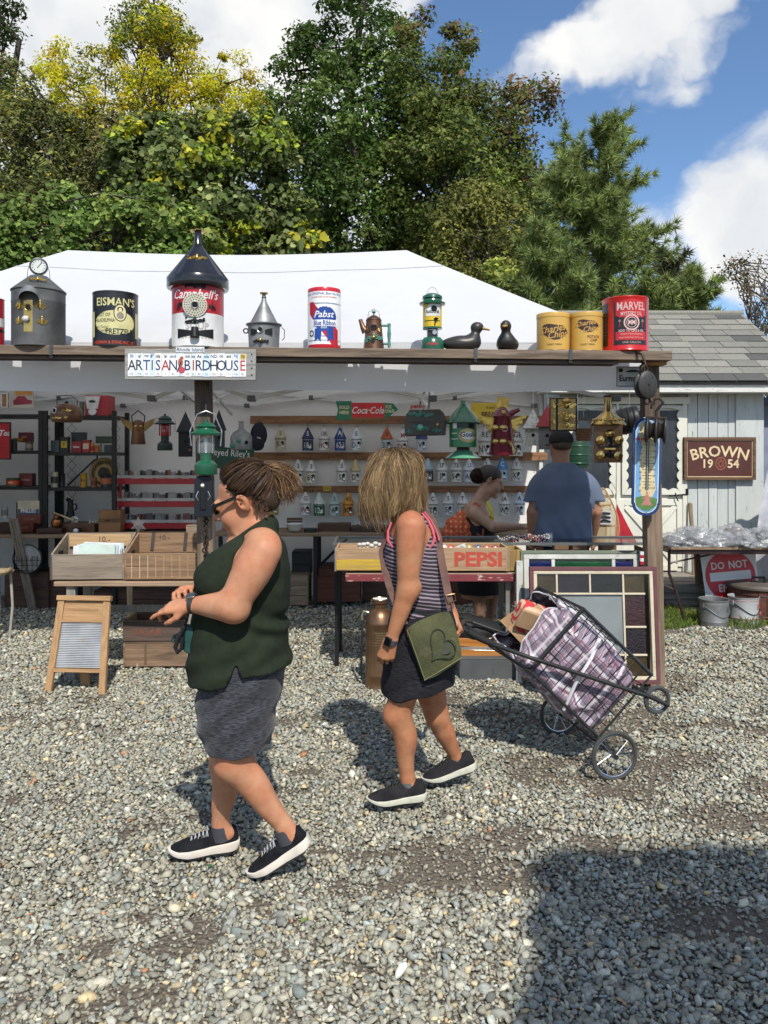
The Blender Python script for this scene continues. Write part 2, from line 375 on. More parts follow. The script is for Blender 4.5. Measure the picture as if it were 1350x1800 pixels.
def make_gravel():
 """crushed stone: angular chips with fines between them, thinner where the soil is worn bare"""
 VV=[];FF=[];CC=[];base_i=0
 for(y0,y1,cell,s0,ico) in((1.75,2.75,.0138,.0084,True),(2.75,4.2,.0142,.0088,False),(4.2,5.6,.0162,.0098,False),(5.6,6.8,.0200,.0116,False),(6.8,8.3,.031,.0155,False)):
  gx=np.arange(-.5*y1-.65,.5*y1+.65,cell);gyy=np.arange(y0,y1,cell)
  X,Y=np.meshgrid(gx,gyy);X=X.ravel()+nrg.uniform(-.6,.6,X.size)*cell;Y=Y.ravel()+nrg.uniform(-.6,.6,Y.size)*cell
  k=np.abs(X)<.5*Y+.6
  d=fbm(X*2.6+3,Y*4.2,5)+.24*(fbm(X*11,Y*11,21)-.5)
  worn=.235+.07*np.clip((2.9-Y)/.8,0,1)+.17*np.clip((X-.6)/.8,0,1)*np.clip((5.6-Y)/1.5,0,1)
  keep=np.clip((d-worn)/.12,.36,1.0)
  k&=nrg.random(X.size)<keep
  k&=~((X>2.45)&(Y>7.05+.1*np.sin(X*9)))
  X,Y,kp=X[k],Y[k],keep[k];n=len(X)
  s_=np.clip(s0*np.exp(nrg.normal(0,.34,n)),.0035,.021)*(.72+.28*kp)
  bv,bf=(ICO_V,ICO_F) if ico else(OCT_V*1.12,OCT_F);m=len(bv)
  var=np.array([bv*(1+nrg.uniform(-.30,.30,(m,1)))+nrg.uniform(-.22,.22,(m,3)) for _ in range(60)])[nrg.integers(0,60,n)]
  sc=np.stack([s_*nrg.uniform(1.0,1.55,n),s_*nrg.uniform(.7,1.05,n),s_*nrg.uniform(.42,.8,n)],1);v=var*sc[:,None,:]
  def rot(v,ang,i,j):
   ca,sa=np.cos(ang)[:,None],np.sin(ang)[:,None];q=v.copy();q[:,:,i]=v[:,:,i]*ca-v[:,:,j]*sa;q[:,:,j]=v[:,:,i]*sa+v[:,:,j]*ca;return q
  v=rot(rot(rot(v,nrg.normal(0,.38,n),1,2),nrg.normal(0,.38,n),0,2),nrg.uniform(0,2*PI,n),0,1)
  v+=np.stack([X,Y,s_*nrg.uniform(.1,1.0,n)],1)[:,None,:]
  base=np.clip(.34*np.exp(nrg.normal(0,.25,n)),.11,.62);hue=nrg.normal(0,1,n);col=np.stack([base*(1.03+.035*hue),base,base*(.815-.045*hue)],1)
  q=nrg.random(n);w=q<.05;col[w]*=np.array([1.35,1.15,.86]);w=(q>.05)&(q<.09);col[w]*=np.array([.84,.97,1.06]);w=q>.997;col[w]*=np.array([1.4,.75,.5]);w=(q>.09)&(q<.12);col[w]*=1.45
  dirty=(1-kp)[:,None]*.55;col=col*(1-dirty)+np.array([.20,.165,.125])*dirty
  VV.append(v.reshape(-1,3));FF.append((bf[None]+(np.arange(n)*m)[:,None,None]).reshape(-1,3)+base_i);CC.append(np.repeat(col,m,0));base_i+=n*m
 mt=M('crushed stone',rough=.9,attr='col',c2=(.80,.79,.77),ns=90.,bump=.3,bs=200.,spec=.2)
 o=Qs('gravel',np.concatenate(VV),np.concatenate(FF),mt,attr={'col':np.concatenate(CC)})
 tag(o,'loose grey crushed stone covering the fairground lane','gravel',kind='stuff');return base_i
NG=make_gravel()
def make_grass():
 n=5200
 x=nrg.uniform(2.5,3.9,n);y=nrg.uniform(7.02,7.95,n)
 k=(y>7.1+.10*np.sin(x*9))&((x<3.1)|(nrg.random(n)<.3));x,y=x[k],y[k];n=len(x)
 h=nrg.uniform(.03,.11,n)*(.5+.9*Qn(x*7,y*7,3));a=nrg.uniform(0,2*PI,n);w=nrg.uniform(.003,.006,n);ln=nrg.normal(0,.03,(n,2))
 p0=np.stack([x-w*np.cos(a),y-w*np.sin(a),np.zeros(n)],1);p1=np.stack([x+w*np.cos(a),y+w*np.sin(a),np.zeros(n)],1)
 p2=np.stack([x+ln[:,0]*.4+w*.6*np.cos(a),y+ln[:,1]*.4,h*.6],1);p3=np.stack([x+ln[:,0],y+ln[:,1],h],1)
 v=np.stack([p0,p1,p2,p3],1).reshape(-1,3);i=np.arange(n)[:,None]*4
 f=np.concatenate([i+np.array([[0,1,2]]),i+np.array([[0,2,3]])],0)
 c=np.array([.13,.20,.035])*nrg.uniform(.5,1.5,(n,1));c[nrg.random(n)<.2]*=np.array([1.6,1.1,.8])
 o=Qs('grass',v,f,M('grass blade',rough=.6,attr='col',transl=.3),attr={'col':np.repeat(c,4,0)})
 tag(o,'tufts of green grass at the foot of the wooden ramp','grass',kind='stuff')
make_grass()
def in_poly(x,y,poly):
 ins=np.zeros(len(x),bool);n=len(poly);j=n-1
 for i in range(n):
  xi,yi=poly[i];xj,yj=poly[j]
  c=((yi>y)!=(yj>y))&(x<(xj-xi)*(y-yi)/(yj-yi+1e-9)+xi);ins^=c;j=i
 return ins
def Qv(poly,n):
 a=np.array(poly,float);lo=a.min(0);hi=a.max(0);out=np.zeros((0,2))
 while len(out)<n:
  q=nrg.uniform(lo,hi,(n*2,2));q=q[in_poly(q[:,0],q[:,1],poly)];out=np.concatenate([out,q])
 return out[:n]
def leaves(cent,rad,nper,size,colf,droop=0.,flat_=.0,shell=(.35,1.05),asp=.62):
 """leaf quads clustered round clump centres; colf(pos, k) -> colours"""
 k=len(cent);n=k*nper
 c=np.repeat(cent,nper,0);r_=np.repeat(rad,nper)
 d=nrg.normal(0,1,(n,3));d/=np.linalg.norm(d,axis=1)[:,None]
 q=nrg.uniform(shell[0],shell[1],n);p=c+d*(r_*q)[:,None]*np.array([1.1,1.0,.8])
 nrm=d*.8+nrg.normal(0,.62,(n,3))+np.array([0,0,.15+flat_])+np.array(SUN_DIR)*.65;nrm/=np.linalg.norm(nrm,axis=1)[:,None]
 t=nrg.normal(0,1,(n,3))+np.array([0,0,-droop]);t-=nrm*(t*nrm).sum(1)[:,None];t/=np.linalg.norm(t,axis=1)[:,None]
 b=np.cross(nrm,t);s=size*np.exp(nrg.normal(0,.28,n))
 L_=t*(s*.5)[:,None];W_=b*(s*.5*asp)[:,None];U=nrm*(s*.13)[:,None]
 if asp>.64:
  v=np.stack([p-L_*.85,p-W_*.9-L_*.55+U,p-W_*.8+L_*.45+U*.7,p+L_,p+W_*.8+L_*.45+U*.7,p+W_*.9-L_*.55+U],1).reshape(-1,3);i=np.arange(n)[:,None]*6
  f=np.concatenate([i+np.array([[0,1,2,3]]),i+np.array([[0,3,4,5]])],0);return v,f,np.repeat(colf(p,np.repeat(np.arange(k),nper)),6,0)
 v=np.stack([p-L_,p-W_*.95-L_*.15+U,p+L_,p+W_*.95-L_*.15+U],1).reshape(-1,3)
 i=np.arange(n)[:,None]*4
 f=np.concatenate([i+np.array([[0,1,2]]),i+np.array([[0,2,3]])],0)
 col=colf(p,np.repeat(np.arange(k),nper));return v,f,np.repeat(col,4,0)
def Qo(cols,weights,clump_var=.25,leaf_var=.25):
 cols=np.array(cols);w=np.array(weights)/sum(weights)
 def fn(p,kk):
  nk=kk.max()+1;ci=nrg.choice(len(cols),nk,p=w);cv=np.exp(nrg.normal(0,clump_var,nk))
  li=nrg.choice(len(cols),len(kk),p=w);own=nrg.random(len(kk))<.3
  c=np.where(own[:,None],cols[li],cols[ci[kk]]);return c*(cv[kk]*np.exp(nrg.normal(0,leaf_var,len(kk))))[:,None]
 return fn
LEAF=None
def leafmat(key,tr=.42,rough=.6):return M(key,rough=rough,attr='col',c2=(.82,.85,.75),ns=3.,transl=tr,spec=.28)
BARK=W('bark',(.075,.06,.047),(.03,.025,.02),'z',rough=.95,bump=.6)
BARK2=W('grey bark',(.16,.14,.12),(.07,.06,.05),'z',rough=.95,bump=.6)
def limb(mb,a,b,r0,r1,seg=6,wob=.12,n=6):
 a=Vector(a);b=Vector(b);L_=(b-a).length;pts=[]
 for i in range(seg+1):
  t=i/seg;p=a.lerp(b,t)
  if 0<i<seg:p+=Vector((rnd.gauss(0,wob),rnd.gauss(0,wob),rnd.gauss(0,wob*.5)))*L_*.12
  p.z+=math.sin(t*PI)*L_*.05;pts.append(p)
 mb.Qe(pts,[r0+(r1-r0)*i/seg for i in range(seg+1)],n);return pts
def tree(name,label,poly,Y,depth,nclump,nper,size,colf,rad=(.35,.7),trunk=None,bark=None,droop=0.,nlimb=14,cat='tree',edge=None,flat_=0.,tr=.42,shell=(.35,1.05),group=None,asp=.62,tw=.16):
 q=Qv(poly,nclump)
 a=np.array(poly,float);cx,cy=a.mean(0)
 dist=np.minimum.reduce([np.hypot(q[:,0]-x0,q[:,1]-y0) for(x0,y0) in[tuple(np.array(poly[i])*(1-t)+np.array(poly[(i+1)%len(poly)])*t) for i in range(len(poly)) for t in(0,.25,.5,.75)]])
 bul=np.sqrt(np.clip(dist/max(dist.max(),1),0,1))
 yy=Y+depth*bul*nrg.uniform(-1,.75,len(q))
 c=np.stack([(q[:,0]-CX)/F*yy,yy,CH-(q[:,1]-HY)/F*yy],1)
 rr=nrg.uniform(rad[0],rad[1],len(q))*(.55+.45*bul)
 t=Qb(name,label,cat,group=group)
 base=P(trunk[0],640,Y);base.z=0
 top=P(trunk[1],trunk[2],Y)
 t.location=base
 mb=MB();r0=trunk[3] if len(trunk)>3 else tw
 pts=limb(mb,base,top,r0,r0*.22,9,.25,9)
 idx=sorted(range(len(c)),key=lambda i:rnd.random())[:nlimb]
 for i in idx:
  e=Vector(c[i]);k=max(1,min(8,int(9*(.25+.55*rnd.random()))))
  cand=[p for p in pts if p.z<e.z+.2] or pts[:2]
  st=cand[-1] if len(cand)<3 else cand[rnd.randint(max(1,len(cand)-4),len(cand)-1)]
  p2=limb(mb,st,e,r0*.28,.012,6,.35,5)
  for _ in range(3):
   j=rnd.randint(2,5);o2=Vector(c[rnd.randrange(len(c))])
   if(o2-p2[j]).length<2.2:limb(mb,p2[j],o2,.02,.006,4,.4,4)
 for v in range(len(mb.v)):mb.v[v]=tuple(Vector(mb.v[v])-base)
 mb.Qa('trunk',bark or BARK,t)
 if edge is not None:
  pass
 v,f,col=leaves(c,rr,nper,size,colf,droop,flat_,shell,asp)
 Qs('crown',v-np.array(base),f,leafmat('leaf %s'%label[:28],tr),t,attr={'col':np.clip(col*np.array([2.2,2.05,1.65]),.004,.8)})
 return t
G1=[(.034,.062,.016),(.05,.085,.02),(.026,.05,.014),(.075,.11,.03)]
tree('oak_tree','tall dark green oak rising behind the middle of the white tent',[(470,140),(498,66),(515,110),(525,38),(556,55),(572,0),(590,-60),(680,-60),(702,10),(722,60),(735,140),(790,260),(800,420),(770,520),(560,520),(500,400),(470,300),(440,210)],17.5,2.6,250,150,.105,Qo(G1,[4,3,3,1],.22),(.35,.75),(612,630,40,.26),nlimb=26)
def maple_col(p,kk):
 px=CX+p[:,0]/p[:,1]*F;py=HY-(p[:,2]-CH)/p[:,1]*F
 base=Qo([(.052,.076,.02),(.075,.10,.027),(.038,.056,.016),(.095,.11,.035)],[3,3,2,1.5],.2)(p,kk)
 red=Qo([(.085,.05,.03),(.105,.068,.036),(.07,.05,.026)],[2,1,2],.2)(p,kk)
 e=np.clip((px-.62*py-740+nrg.normal(0,40,len(px)))/130,0,.6)*(py<330)
 e=np.maximum(e,np.clip((90-py)/100,0,.5));return np.where((nrg.random(len(px))<e)[:,None],red,base)
tree('maple_tree','broad maple with browning leaf tips reaching out over the right of the tent',[(700,90),(715,35),(745,25),(762,75),(800,45),(835,75),(845,120),(890,108),(905,150),(965,150),(985,190),(942,225),(905,250),(960,262),(1008,262),(1020,300),(985,350),(955,420),(880,520),(760,540),(700,420),(680,220)],16.2,2.4,250,140,.095,maple_col,(.3,.62),(800,780,110,.22),nlimb=26)
Yl=[(.36,.29,.014),(.29,.26,.015),(.42,.31,.016),(.16,.19,.02),(.10,.13,.018)]
def yellow_col(p,kk):
 px=CX+p[:,0]/p[:,1]*F;py=HY-(p[:,2]-CH)/p[:,1]*F
 a=Qo(Yl,[4,4,2.2,3,1.5],.2)(p,kk);b=Qo([(.07,.10,.02),(.10,.14,.025),(.05,.075,.018)],[2,2,2],.2)(p,kk)
 e=np.clip((py-170)/110,0,.8)+.45*(Qn(px/70,py/60,4)>.66)+.35*(py<60);return np.where((nrg.random(len(px))<e)[:,None],b,a)
tree('yellow_tree','bright yellow green tree turning to autumn colour at upper left',[(28,200),(45,120),(75,85),(105,70),(150,62),(175,45),(200,70),(215,20),(245,0),(300,12),(322,55),(345,65),(362,55),(385,100),(412,95),(445,120),(458,165),(440,215),(450,310),(200,350),(150,330),(60,340),(30,290)],15.5,1.7,300,125,.070,yellow_col,(.22,.44),(255,285,60,.15),nlimb=34,tr=.55,asp=.5)
tree('wispy_tree','thin leafed treetop standing above the yellow tree',[(185,40),(205,5),(222,25),(232,-12),(300,-15),(318,20),(345,62),(320,100),(240,95),(205,90)],16.3,.8,42,34,.075,Qo([(.12,.12,.03),(.08,.10,.03),(.2,.18,.03),(.06,.05,.03)],[3,3,2,1]),(.2,.45),(262,268,-10,.09),nlimb=24,tr=.4)
def vine_col(p,kk):
 px=CX+p[:,0]/p[:,1]*F;py=HY-(p[:,2]-CH)/p[:,1]*F
 a=Qo([(.06,.085,.034),(.08,.105,.046),(.042,.065,.022),(.11,.13,.065)],[3,3,3,1.2],.28)(p,kk)
 y=Qo([(.16,.20,.022),(.24,.23,.025),(.12,.17,.025)],[3,2,3],.2)(p,kk)
 e=.07+.6*(Qn(px/55,py/45,9)>.66)+.5*((px>440)&(py<260));return np.where((nrg.random(len(px))<e)[:,None],y,a)
tree('vine_covered_tree','tree smothered in broad leaved climbing vine above the soup can',[(195,260),(225,205),(300,215),(345,200),(400,215),(445,190),(490,215),(506,250),(520,320),(540,400),(556,450),(540,500),(200,500),(180,380)],13.2,1.5,230,125,.092,vine_col,(.26,.48),(380,390,240,.14),nlimb=14,droop=.8,asp=.9)
tree('tangled_tree','tangled olive tree with a few yellow sprays at the left edge',[(-70,170),(-20,120),(20,105),(60,150),(110,205),(165,190),(215,215),(230,330),(215,440),(-70,440)],14.6,1.5,230,110,.072,Qo([(.065,.08,.03),(.085,.10,.035),(.045,.058,.022),(.22,.21,.03),(.10,.085,.045)],[4,3,3,.8,1.5],.28),(.26,.5),(90,100,210,.12),nlimb=40)
tree('dark_tree','dark leafed tree cut off by the top left corner',[(-150,-60),(-40,-60),(50,-40),(56,20),(38,60),(30,105),(10,130),(20,230),(-40,330),(-150,330)],18.5,1.5,120,100,.10,Qo([(.022,.036,.014),(.032,.05,.016),(.045,.06,.02)],[3,3,1]),(.3,.6),(-60,-50,-20,.22),nlimb=14)
tree('leafy_shrub','leafy green shrub spilling over the left end of the tent roof',[(-60,380),(0,345),(60,350),(130,330),(200,345),(270,330),(330,360),(380,400),(400,470),(300,520),(-60,540)],11.6,.8,150,110,.082,Qo([(.07,.115,.032),(.10,.145,.045),(.05,.085,.025),(.14,.17,.05)],[3,3,3,1],.25),(.22,.42),(150,160,380,.08),nlimb=20,cat='shrub',asp=.75)
tree('olive_shrub','olive green bushy tree between the maple and the pine',[(770,380),(800,335),(850,320),(905,345),(940,400),(960,470),(950,560),(800,560),(760,470)],13.6,1.0,130,100,.07,Qo([(.085,.095,.03),(.11,.12,.035),(.06,.07,.022),(.16,.17,.045)],[3,3,3,1],.25),(.22,.45),(860,865,350,.09),nlimb=24)
tree('bright_shrub','small bright green shrub peeping over the tent slope',[(850,480),(880,455),(925,470),(948,510),(940,560),(860,560),(830,520)],11.8,.5,40,90,.075,Qo([(.15,.18,.045),(.19,.21,.06),(.10,.135,.03)],[3,2,2]),(.2,.36),(890,890,500,.05),nlimb=8,cat='shrub')
def far_wood():
 poly=[(-200,330),(100,260),(300,250),(450,250),(700,200),(860,230),(930,330),(1000,420),(1060,470),(1060,640),(-200,640)]
 q=Qv(poly,420);yy=23+nrg.uniform(-1.5,1.5,len(q))
 c=np.stack([(q[:,0]-CX)/F*yy,yy,CH-(q[:,1]-HY)/F*yy],1)
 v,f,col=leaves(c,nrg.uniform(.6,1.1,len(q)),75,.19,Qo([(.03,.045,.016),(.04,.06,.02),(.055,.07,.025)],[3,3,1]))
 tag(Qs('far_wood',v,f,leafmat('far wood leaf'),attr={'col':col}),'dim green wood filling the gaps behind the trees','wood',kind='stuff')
far_wood()
def pine(name,label,px,ytop,Y,H,spread,nwh,tuft=.17,col=(.05,.085,.04),dens=1.0,base_y=600):
 base=P(px,640,Y);base.z=0;top=P(px,ytop,Y);t=Qb(name,label,'pine tree' if tuft>.1 else 'tree',base)
 mb=MB();Ht=top.z
 pts=[Vector((0.05*math.sin(i*1.7),0.05*math.cos(i*1.3),Ht*i/12)) for i in range(13)]
 mb.Qe(pts,[.15*(1-.93*i/12) for i in range(13)],8)
 tips=[];z0=1.9
 for w in range(nwh):
  u=(w+.5)/nwh;z=z0+(Ht-z0)*u**.85
  for b in range(6 if u<.9 else 4):
   a=rnd.uniform(0,2*PI);ln=spread*(1-u)**.62*rnd.uniform(.7,1.12)+.22
   up=.28+.75*u;s=Vector((0,0,z));e=s+Vector((math.cos(a)*ln,math.sin(a)*ln,ln*up*rnd.uniform(.6,1.2)))
   q=limb(mb,s,e,.03*(1-u)+.008,.006,6,.18,4)
   for k in range(1,7):
    if k==1 and ln>.9:continue
    tips.append((q[k],(q[k]-q[k-1]).normalized()))
    for _ in range(int((3 if ln>.6 else 1)*dens)):
     d=((q[k]-q[k-1]).normalized()+Vector((rnd.gauss(0,.75),rnd.gauss(0,.75),rnd.gauss(.25,.4)))).normalized();l2=rnd.uniform(.14,.42)*min(1,ln)
     e2=q[k]+d*l2;mb.Qe([q[k],e2],[.007,.004],4);tips.append((e2,d));tips.append((q[k]+d*l2*.55,d))
 mb.Qa('trunk',BARK2,t)
 pos=np.array([list(p) for p,d in tips]);di=np.array([list(d) for p,d in tips]);nn=34 if tuft<.2 else 12;n=len(pos)*nn
 p0=np.repeat(pos,nn,0);dd=np.repeat(di,nn,0)*.75+nrg.normal(0,.62,(n,3));dd/=np.linalg.norm(dd,axis=1)[:,None]
 s=tuft*nrg.uniform(.6,1.15,n);side=np.cross(dd,nrg.normal(0,1,(n,3)));side/=np.linalg.norm(side,axis=1)[:,None]
 w_=tuft*(.055 if tuft<.2 else .09)
 v=np.stack([p0-side*w_,p0+side*w_,p0+dd*s[:,None]],1).reshape(-1,3)
 cc=np.repeat(np.exp(nrg.normal(0,.22,len(pos))),nn)[:,None]*np.array(col)*np.exp(nrg.normal(0,.2,n))[:,None]
 y=nrg.random(n)<.10;cc[y]*=np.array([1.5,1.35,.8])
 Qs('crown',v,np.arange(n*3).reshape(-1,3),leafmat('pine needle',.25,.45),t,attr={'col':np.repeat(cc,3,0)})
 return t
pine('white_pine','young white pine with long soft needles behind the shed roof',1052,250,12.4,0,1.12,14,col=(.25,.31,.11))
pine('low_pine','low pine with drooping side boughs just behind the tent slope',975,430,11.6,0,.75,9,col=(.21,.27,.095))
pine('small_pine','short pine poking over the shingles beside the red oil can',1205,512,11.6,0,.5,8,col=(.24,.30,.11))
pine('far_spruce','small distant brownish spruce above the shed ridge',1172,462,21.0,0,1.15,13,tuft=.26,col=(.075,.075,.04))
tree('sparse_tree','distant sparse grey brown tree at the right edge',[(1255,490),(1275,462),(1310,448),(1350,455),(1400,470),(1400,690),(1345,690),(1310,640),(1320,560),(1290,500)],21.0,1.0,85,26,.085,Qo([(.09,.075,.055),(.12,.09,.06),(.06,.055,.035)],[3,2,2]),(.2,.5),(1330,1322,520,.06),bark=BARK2,nlimb=40,tr=.3,tw=.07)
TX0,TX1,TY0,TY1,TYR=-4.55,1.83,5.46,8.78,7.12
TZE,TZV,TZR=2.40,2.055,3.50
CANVAS=M('white tent canvas',(.80,.81,.83),rough=.75,c2=(.75,.76,.78),ns=1.3,transl=.42,bump=.16,bs=5.)
CANVAS_IN=M('tent wall canvas',(.76,.74,.71),rough=.85,c2=(.66,.645,.62),ns=1.6,transl=.06,bump=.06,bs=5.)
PIPE=M('white powder coated pipe',(.62,.62,.60),rough=.4,c2=(.5,.5,.48))
def make_tent():
 t=Qb('vendor_tent','large white hip roofed pop up tent sheltering the birdhouse stall','tent',(0,TY0,0))
 def loc(p):return(p[0],p[1]-TY0,p[2])
 hip=1.62;mb=MB();RA,RB=(TX0+hip,TYR,TZR),(TX1-hip,TYR,TZR)
 def panel(e0,e1,r0,r1,n,k):
  vs=[];fs=[]
  for j in range(k+1):
   v=j/k
   for i in range(n+1):
    u=i/n;a=Vector(e0).lerp(Vector(e1),u);b=Vector(r0).lerp(Vector(r1),u);p=a.lerp(b,v)
    p.z-=.055*math.sin(PI*v)*(.35+.65*math.sin(PI*u))+.045*v*math.sin(PI*u)*(1 if r0!=r1 else 0)+.006*math.sin(p.x*5.1+p.y*2)*v*(1-v)*4
    vs.append(loc(p))
  for j in range(k):
   for i in range(n):a=j*(n+1)+i;fs.append((a,a+1,a+n+2,a+n+1))
  mb.add(vs,fs,0,True)
 panel((TX0,TY0,TZE),(TX1,TY0,TZE),RA,RB,48,16);panel((TX1,TY1,TZE),(TX0,TY1,TZE),RB,RA,48,16);panel((TX1,TY0,TZE),(TX1,TY1,TZE),RB,RB,24,16);panel((TX0,TY1,TZE),(TX0,TY0,TZE),RA,RA,24,16)
 r_=mb.Qa('roof',CANVAS,t,autosmooth=True)
 sm=MB()
 for v in(.30,):
  pts=[]
  for i in range(41):
   u=i/40;v_=.80;a=Vector((TX0,TY0,TZE)).lerp(Vector((TX1,TY0,TZE)),u);b=Vector(RA).lerp(Vector(RB),u);p=a.lerp(b,v_)
   p.z-=.055*math.sin(PI*v_)*(.35+.65*math.sin(PI*u))+.045*v_*math.sin(PI*u)+.006*math.sin(p.x*5.1+p.y*2)*v_*(1-v_)*4-.004;pts.append(loc(p))
  sm.Qe(pts,.003,4)
 sm.Qa('seam',M('grey seam',(.5,.5,.52)),r_)
 def sheet(name,x0,x1,y,z0,z1,amp,mat,n=90,k=6,par=t):
  vs=[];fs=[]
  for j in range(k+1):
   for i in range(n+1):
    u=i/n;x=x0+(x1-x0)*u;w=j/k
    d=amp*(math.sin(x*7.3+w)*.5+math.sin(x*17.7+1.3+w*3)*.25+math.sin(x*2.1)*.6)*(.3+w)
    vs.append(loc((x,y+d,z1+(z0-z1)*w-(.006*math.sin(x*2.6) if j==k else 0))))
  for j in range(k):
   for i in range(n):a=j*(n+1)+i;fs.append((a,a+1,a+n+2,a+n+1))
  mb=MB();mb.add(vs,fs,0,True);return mb.Qa(name,mat,par,autosmooth=False)
 sheet('valance',TX0,TX1,TY0,TZV,TZE,.012,CANVAS)
 sheet('back_wall',TX0,TX1,TY1,.02,TZE,.02,CANVAS_IN,120,12)
 mb=MB();mb.add([loc((TX0,TY0,.02)),loc((TX0,TY1,.02)),loc((TX0,TY1,TZE)),loc((TX0,TY0,TZE))],[(0,1,2,3)]);mb.Qa('side_wall',CANVAS_IN,t)
 for(x,y) in((TX0+.05,TY0+.06),(TX0+.05,TY1-.06),(TX1-.05,TY1-.06)):
  mb=MB();mb.box(loc((x,y,TZE/2)),(.042,.042,TZE));mb.Qa('leg',PIPE,t,bevel=.004)
 def truss(pts,w=.022):
  for a,b in pts:
   mb=MB();mb.bar(loc(a),loc(b),w,.03);mb.Qa('truss_bar',PIPE,t,bevel=.003)
 JT=M('grey plastic joint',(.10,.10,.10),rough=.5)
 def zig(xs,y,za,zb):
  for i in range(len(xs)-1):
   truss([((xs[i],y,za),(xs[i+1],y,zb)),((xs[i],y+.03,zb),(xs[i+1],y+.03,za))])
   mb=MB();mb.box(loc(((xs[i]+xs[i+1])/2,y+.015,(za+zb)/2)),(.05,.06,.05));mb.Qa('truss_joint',JT,t,bevel=.006)
  for x in xs:
   mb=MB();mb.box(loc((x,y+.015,min(za,zb))),(.06,.07,.045));mb.Qa('truss_joint',JT,t,bevel=.006)
 zig([-4.4,-2.95,-1.55,-.1,1.7],TY1-.1,2.16,2.34)
 zig([-3.2,-1.72,-.98,.36,1.72],TY0+.22,2.02,2.28)
 for x in(-1.72,.36):
  for(a,b) in(((x,TY0+.25,2.03),(x+.05,TY0+1.6,2.30)),((x,TY0+.25,2.26),(x+.05,TY0+1.6,2.04)),((x+.05,TY0+1.6,2.04),(x,TY1-.1,2.3)),((x+.05,TY0+1.6,2.30),(x,TY1-.1,2.06))):truss([(a,b)])
 c=P(1107,662,TY0-.03);mb=MB();mb.box(loc(c),(S(46,TY0),.003,S(34,TY0)));lg=mb.Qa('printed_panel',M('white print',(.72,.73,.74),rough=.8),t)
 mb=MB();y=-.035
 for(w,h,dx,dz) in((46,1.2,0,17),(46,1.2,0,-17),(1.2,34,23,0),(1.2,34,-23,0)):Qi(mb,Qh(S(w,TY0),S(h,TY0)),(c.x+S(dx,TY0),c.z+S(dz,TY0)),y)
 Qi(mb,Qd('Eurmax',S(14.5,TY0),bold=.0016,xs=.82),(c.x,c.z-S(3,TY0)),y)
 Qi(mb,Qh(S(7,TY0),S(6,TY0)),(c.x-S(16,TY0),c.z+S(11,TY0)),y)
 mb.Qa('lettering',M('black print',(.015,.015,.017),rough=.7),lg)
 mb=MB();Qi(mb,Qk(S(12,TY0),S(4.2,TY0),20,0,PI),(c.x+S(5,TY0),c.z+S(7.5,TY0)),y);mb.Qa('leaf_mark',M('dark green print',(.01,.06,.035)),lg)
 return t
make_tent()
OLDW=W('weathered brown plank',(.20,.145,.10),(.09,.062,.042),'x',spots=[((.30,.25,.20),5.,.55,.75,(.6,9,9))])
OLDW2=W('dark stained plank',(.085,.058,.042),(.035,.025,.02),'x')
POST_SHADE=W('shaded timber post',(.11,.075,.052),(.045,.032,.024),'z')  # same timber, darkened to paint in the shelf's shade on the upper post
POST_LIT=W('sunlit timber post',(.26,.185,.125),(.13,.09,.06),'z')  # lighter copy of the timber, sunlight painted into the lower post
BY=5.10
BTILT=math.atan((617-606)/1180*1.0)
def Qt(px):return CH+(HY-(606+(px-0)*11/1180))/F*BY
def make_shelf():
 t=Qb('timber_shelf','long weathered plank shelf carried on timber posts above the stall front','shelf',(0,BY,0))
 xl=(-80-CX)/F*BY;xr=(1182-CX)/F*BY;zl,zr=Qt(-80),Qt(1182)
 def beam(name,mat,y,d,dz0,h,xa,xb,dx=0):
  f=lambda x:zl+(zr-zl)*(x-xl)/(xr-xl)
  mb=MB();mb.bar((xa,y+d/2,f(xa)-dz0-h/2),(xb,y+d/2,f(xb)-dz0-h/2),d,h);return mb.Qa(name,mat,t,bevel=.004)
 beam('plank',OLDW,0.0,.085,0,.062,xl,xr);[beam('plank',OLDW,.10+d,w_,.004,.045,a,b) for a,b,d,w_ in((xl,-1.75,.0,.118),(-1.745,-.95,.006,.095),(-.945,-.55,.0,.12),(-.545,.30,.004,.092),(.305,.75,.0,.12),(.755,xr-.1,.008,.095))]
 [beam('plank',OLDW,.222+d,w_,.002,.045,a,b) for a,b,d,w_ in((xl,-2.15,.0,.06),(-2.145,-1.5,.0,.128),(-1.495,-1.05,.004,.06),(-1.045,-.25,.0,.13),(-.245,.18,.0,.062),(.185,.62,.002,.13),(.625,.95,.0,.06),(.955,1.35,0,.13),(1.355,xr-.06,0,.07))]
 beam('batten',OLDW2,.02,.05,.064,.024,xl,xr-.35);beam('batten',OLDW2,.135,.05,.064,.02,xl,xr-.35)
 for px in(836,1003,300,90):
  x=(px-CX)/F*BY;z=Qt(px);mb=MB();mb.box((x,-.004,z-.03),(.022,.006,.075));mb.box((x,.10,z-.079),(.022,.20,.006));mb.Qa('steel_strap',M('dark steel strap',(.10,.10,.10),rough=.5,metal=.7),t)
 p=P(1163,632,BY);mb=MB();mb.box((p.x,.12,p.z),(S(34,BY),.09,S(14,BY)));mb.Qa('end_block',W('orange pine block',(.42,.22,.08),(.30,.14,.05)),t,bevel=.003)
 p=P(1140,628,BY);mb=MB();mb.box((p.x+.03,.09,Qt(1165)-.03),(.13,.14,.064));mb.Qa('end_cap',OLDW2,t,bevel=.004)
 x0,z0=P(1128,642,5.3).x,P(1128,642,5.3).z
 mb=MB();mb.prism([(x0,z0-.10),(x0+.12,z0),(x0+.17,z0+.03),(x0,z0+.03)],.05,0,Matrix.Translation((0,.16,0)));mb.Qa('bracket',OLDW2,t)
 return t
SHELF=make_shelf()
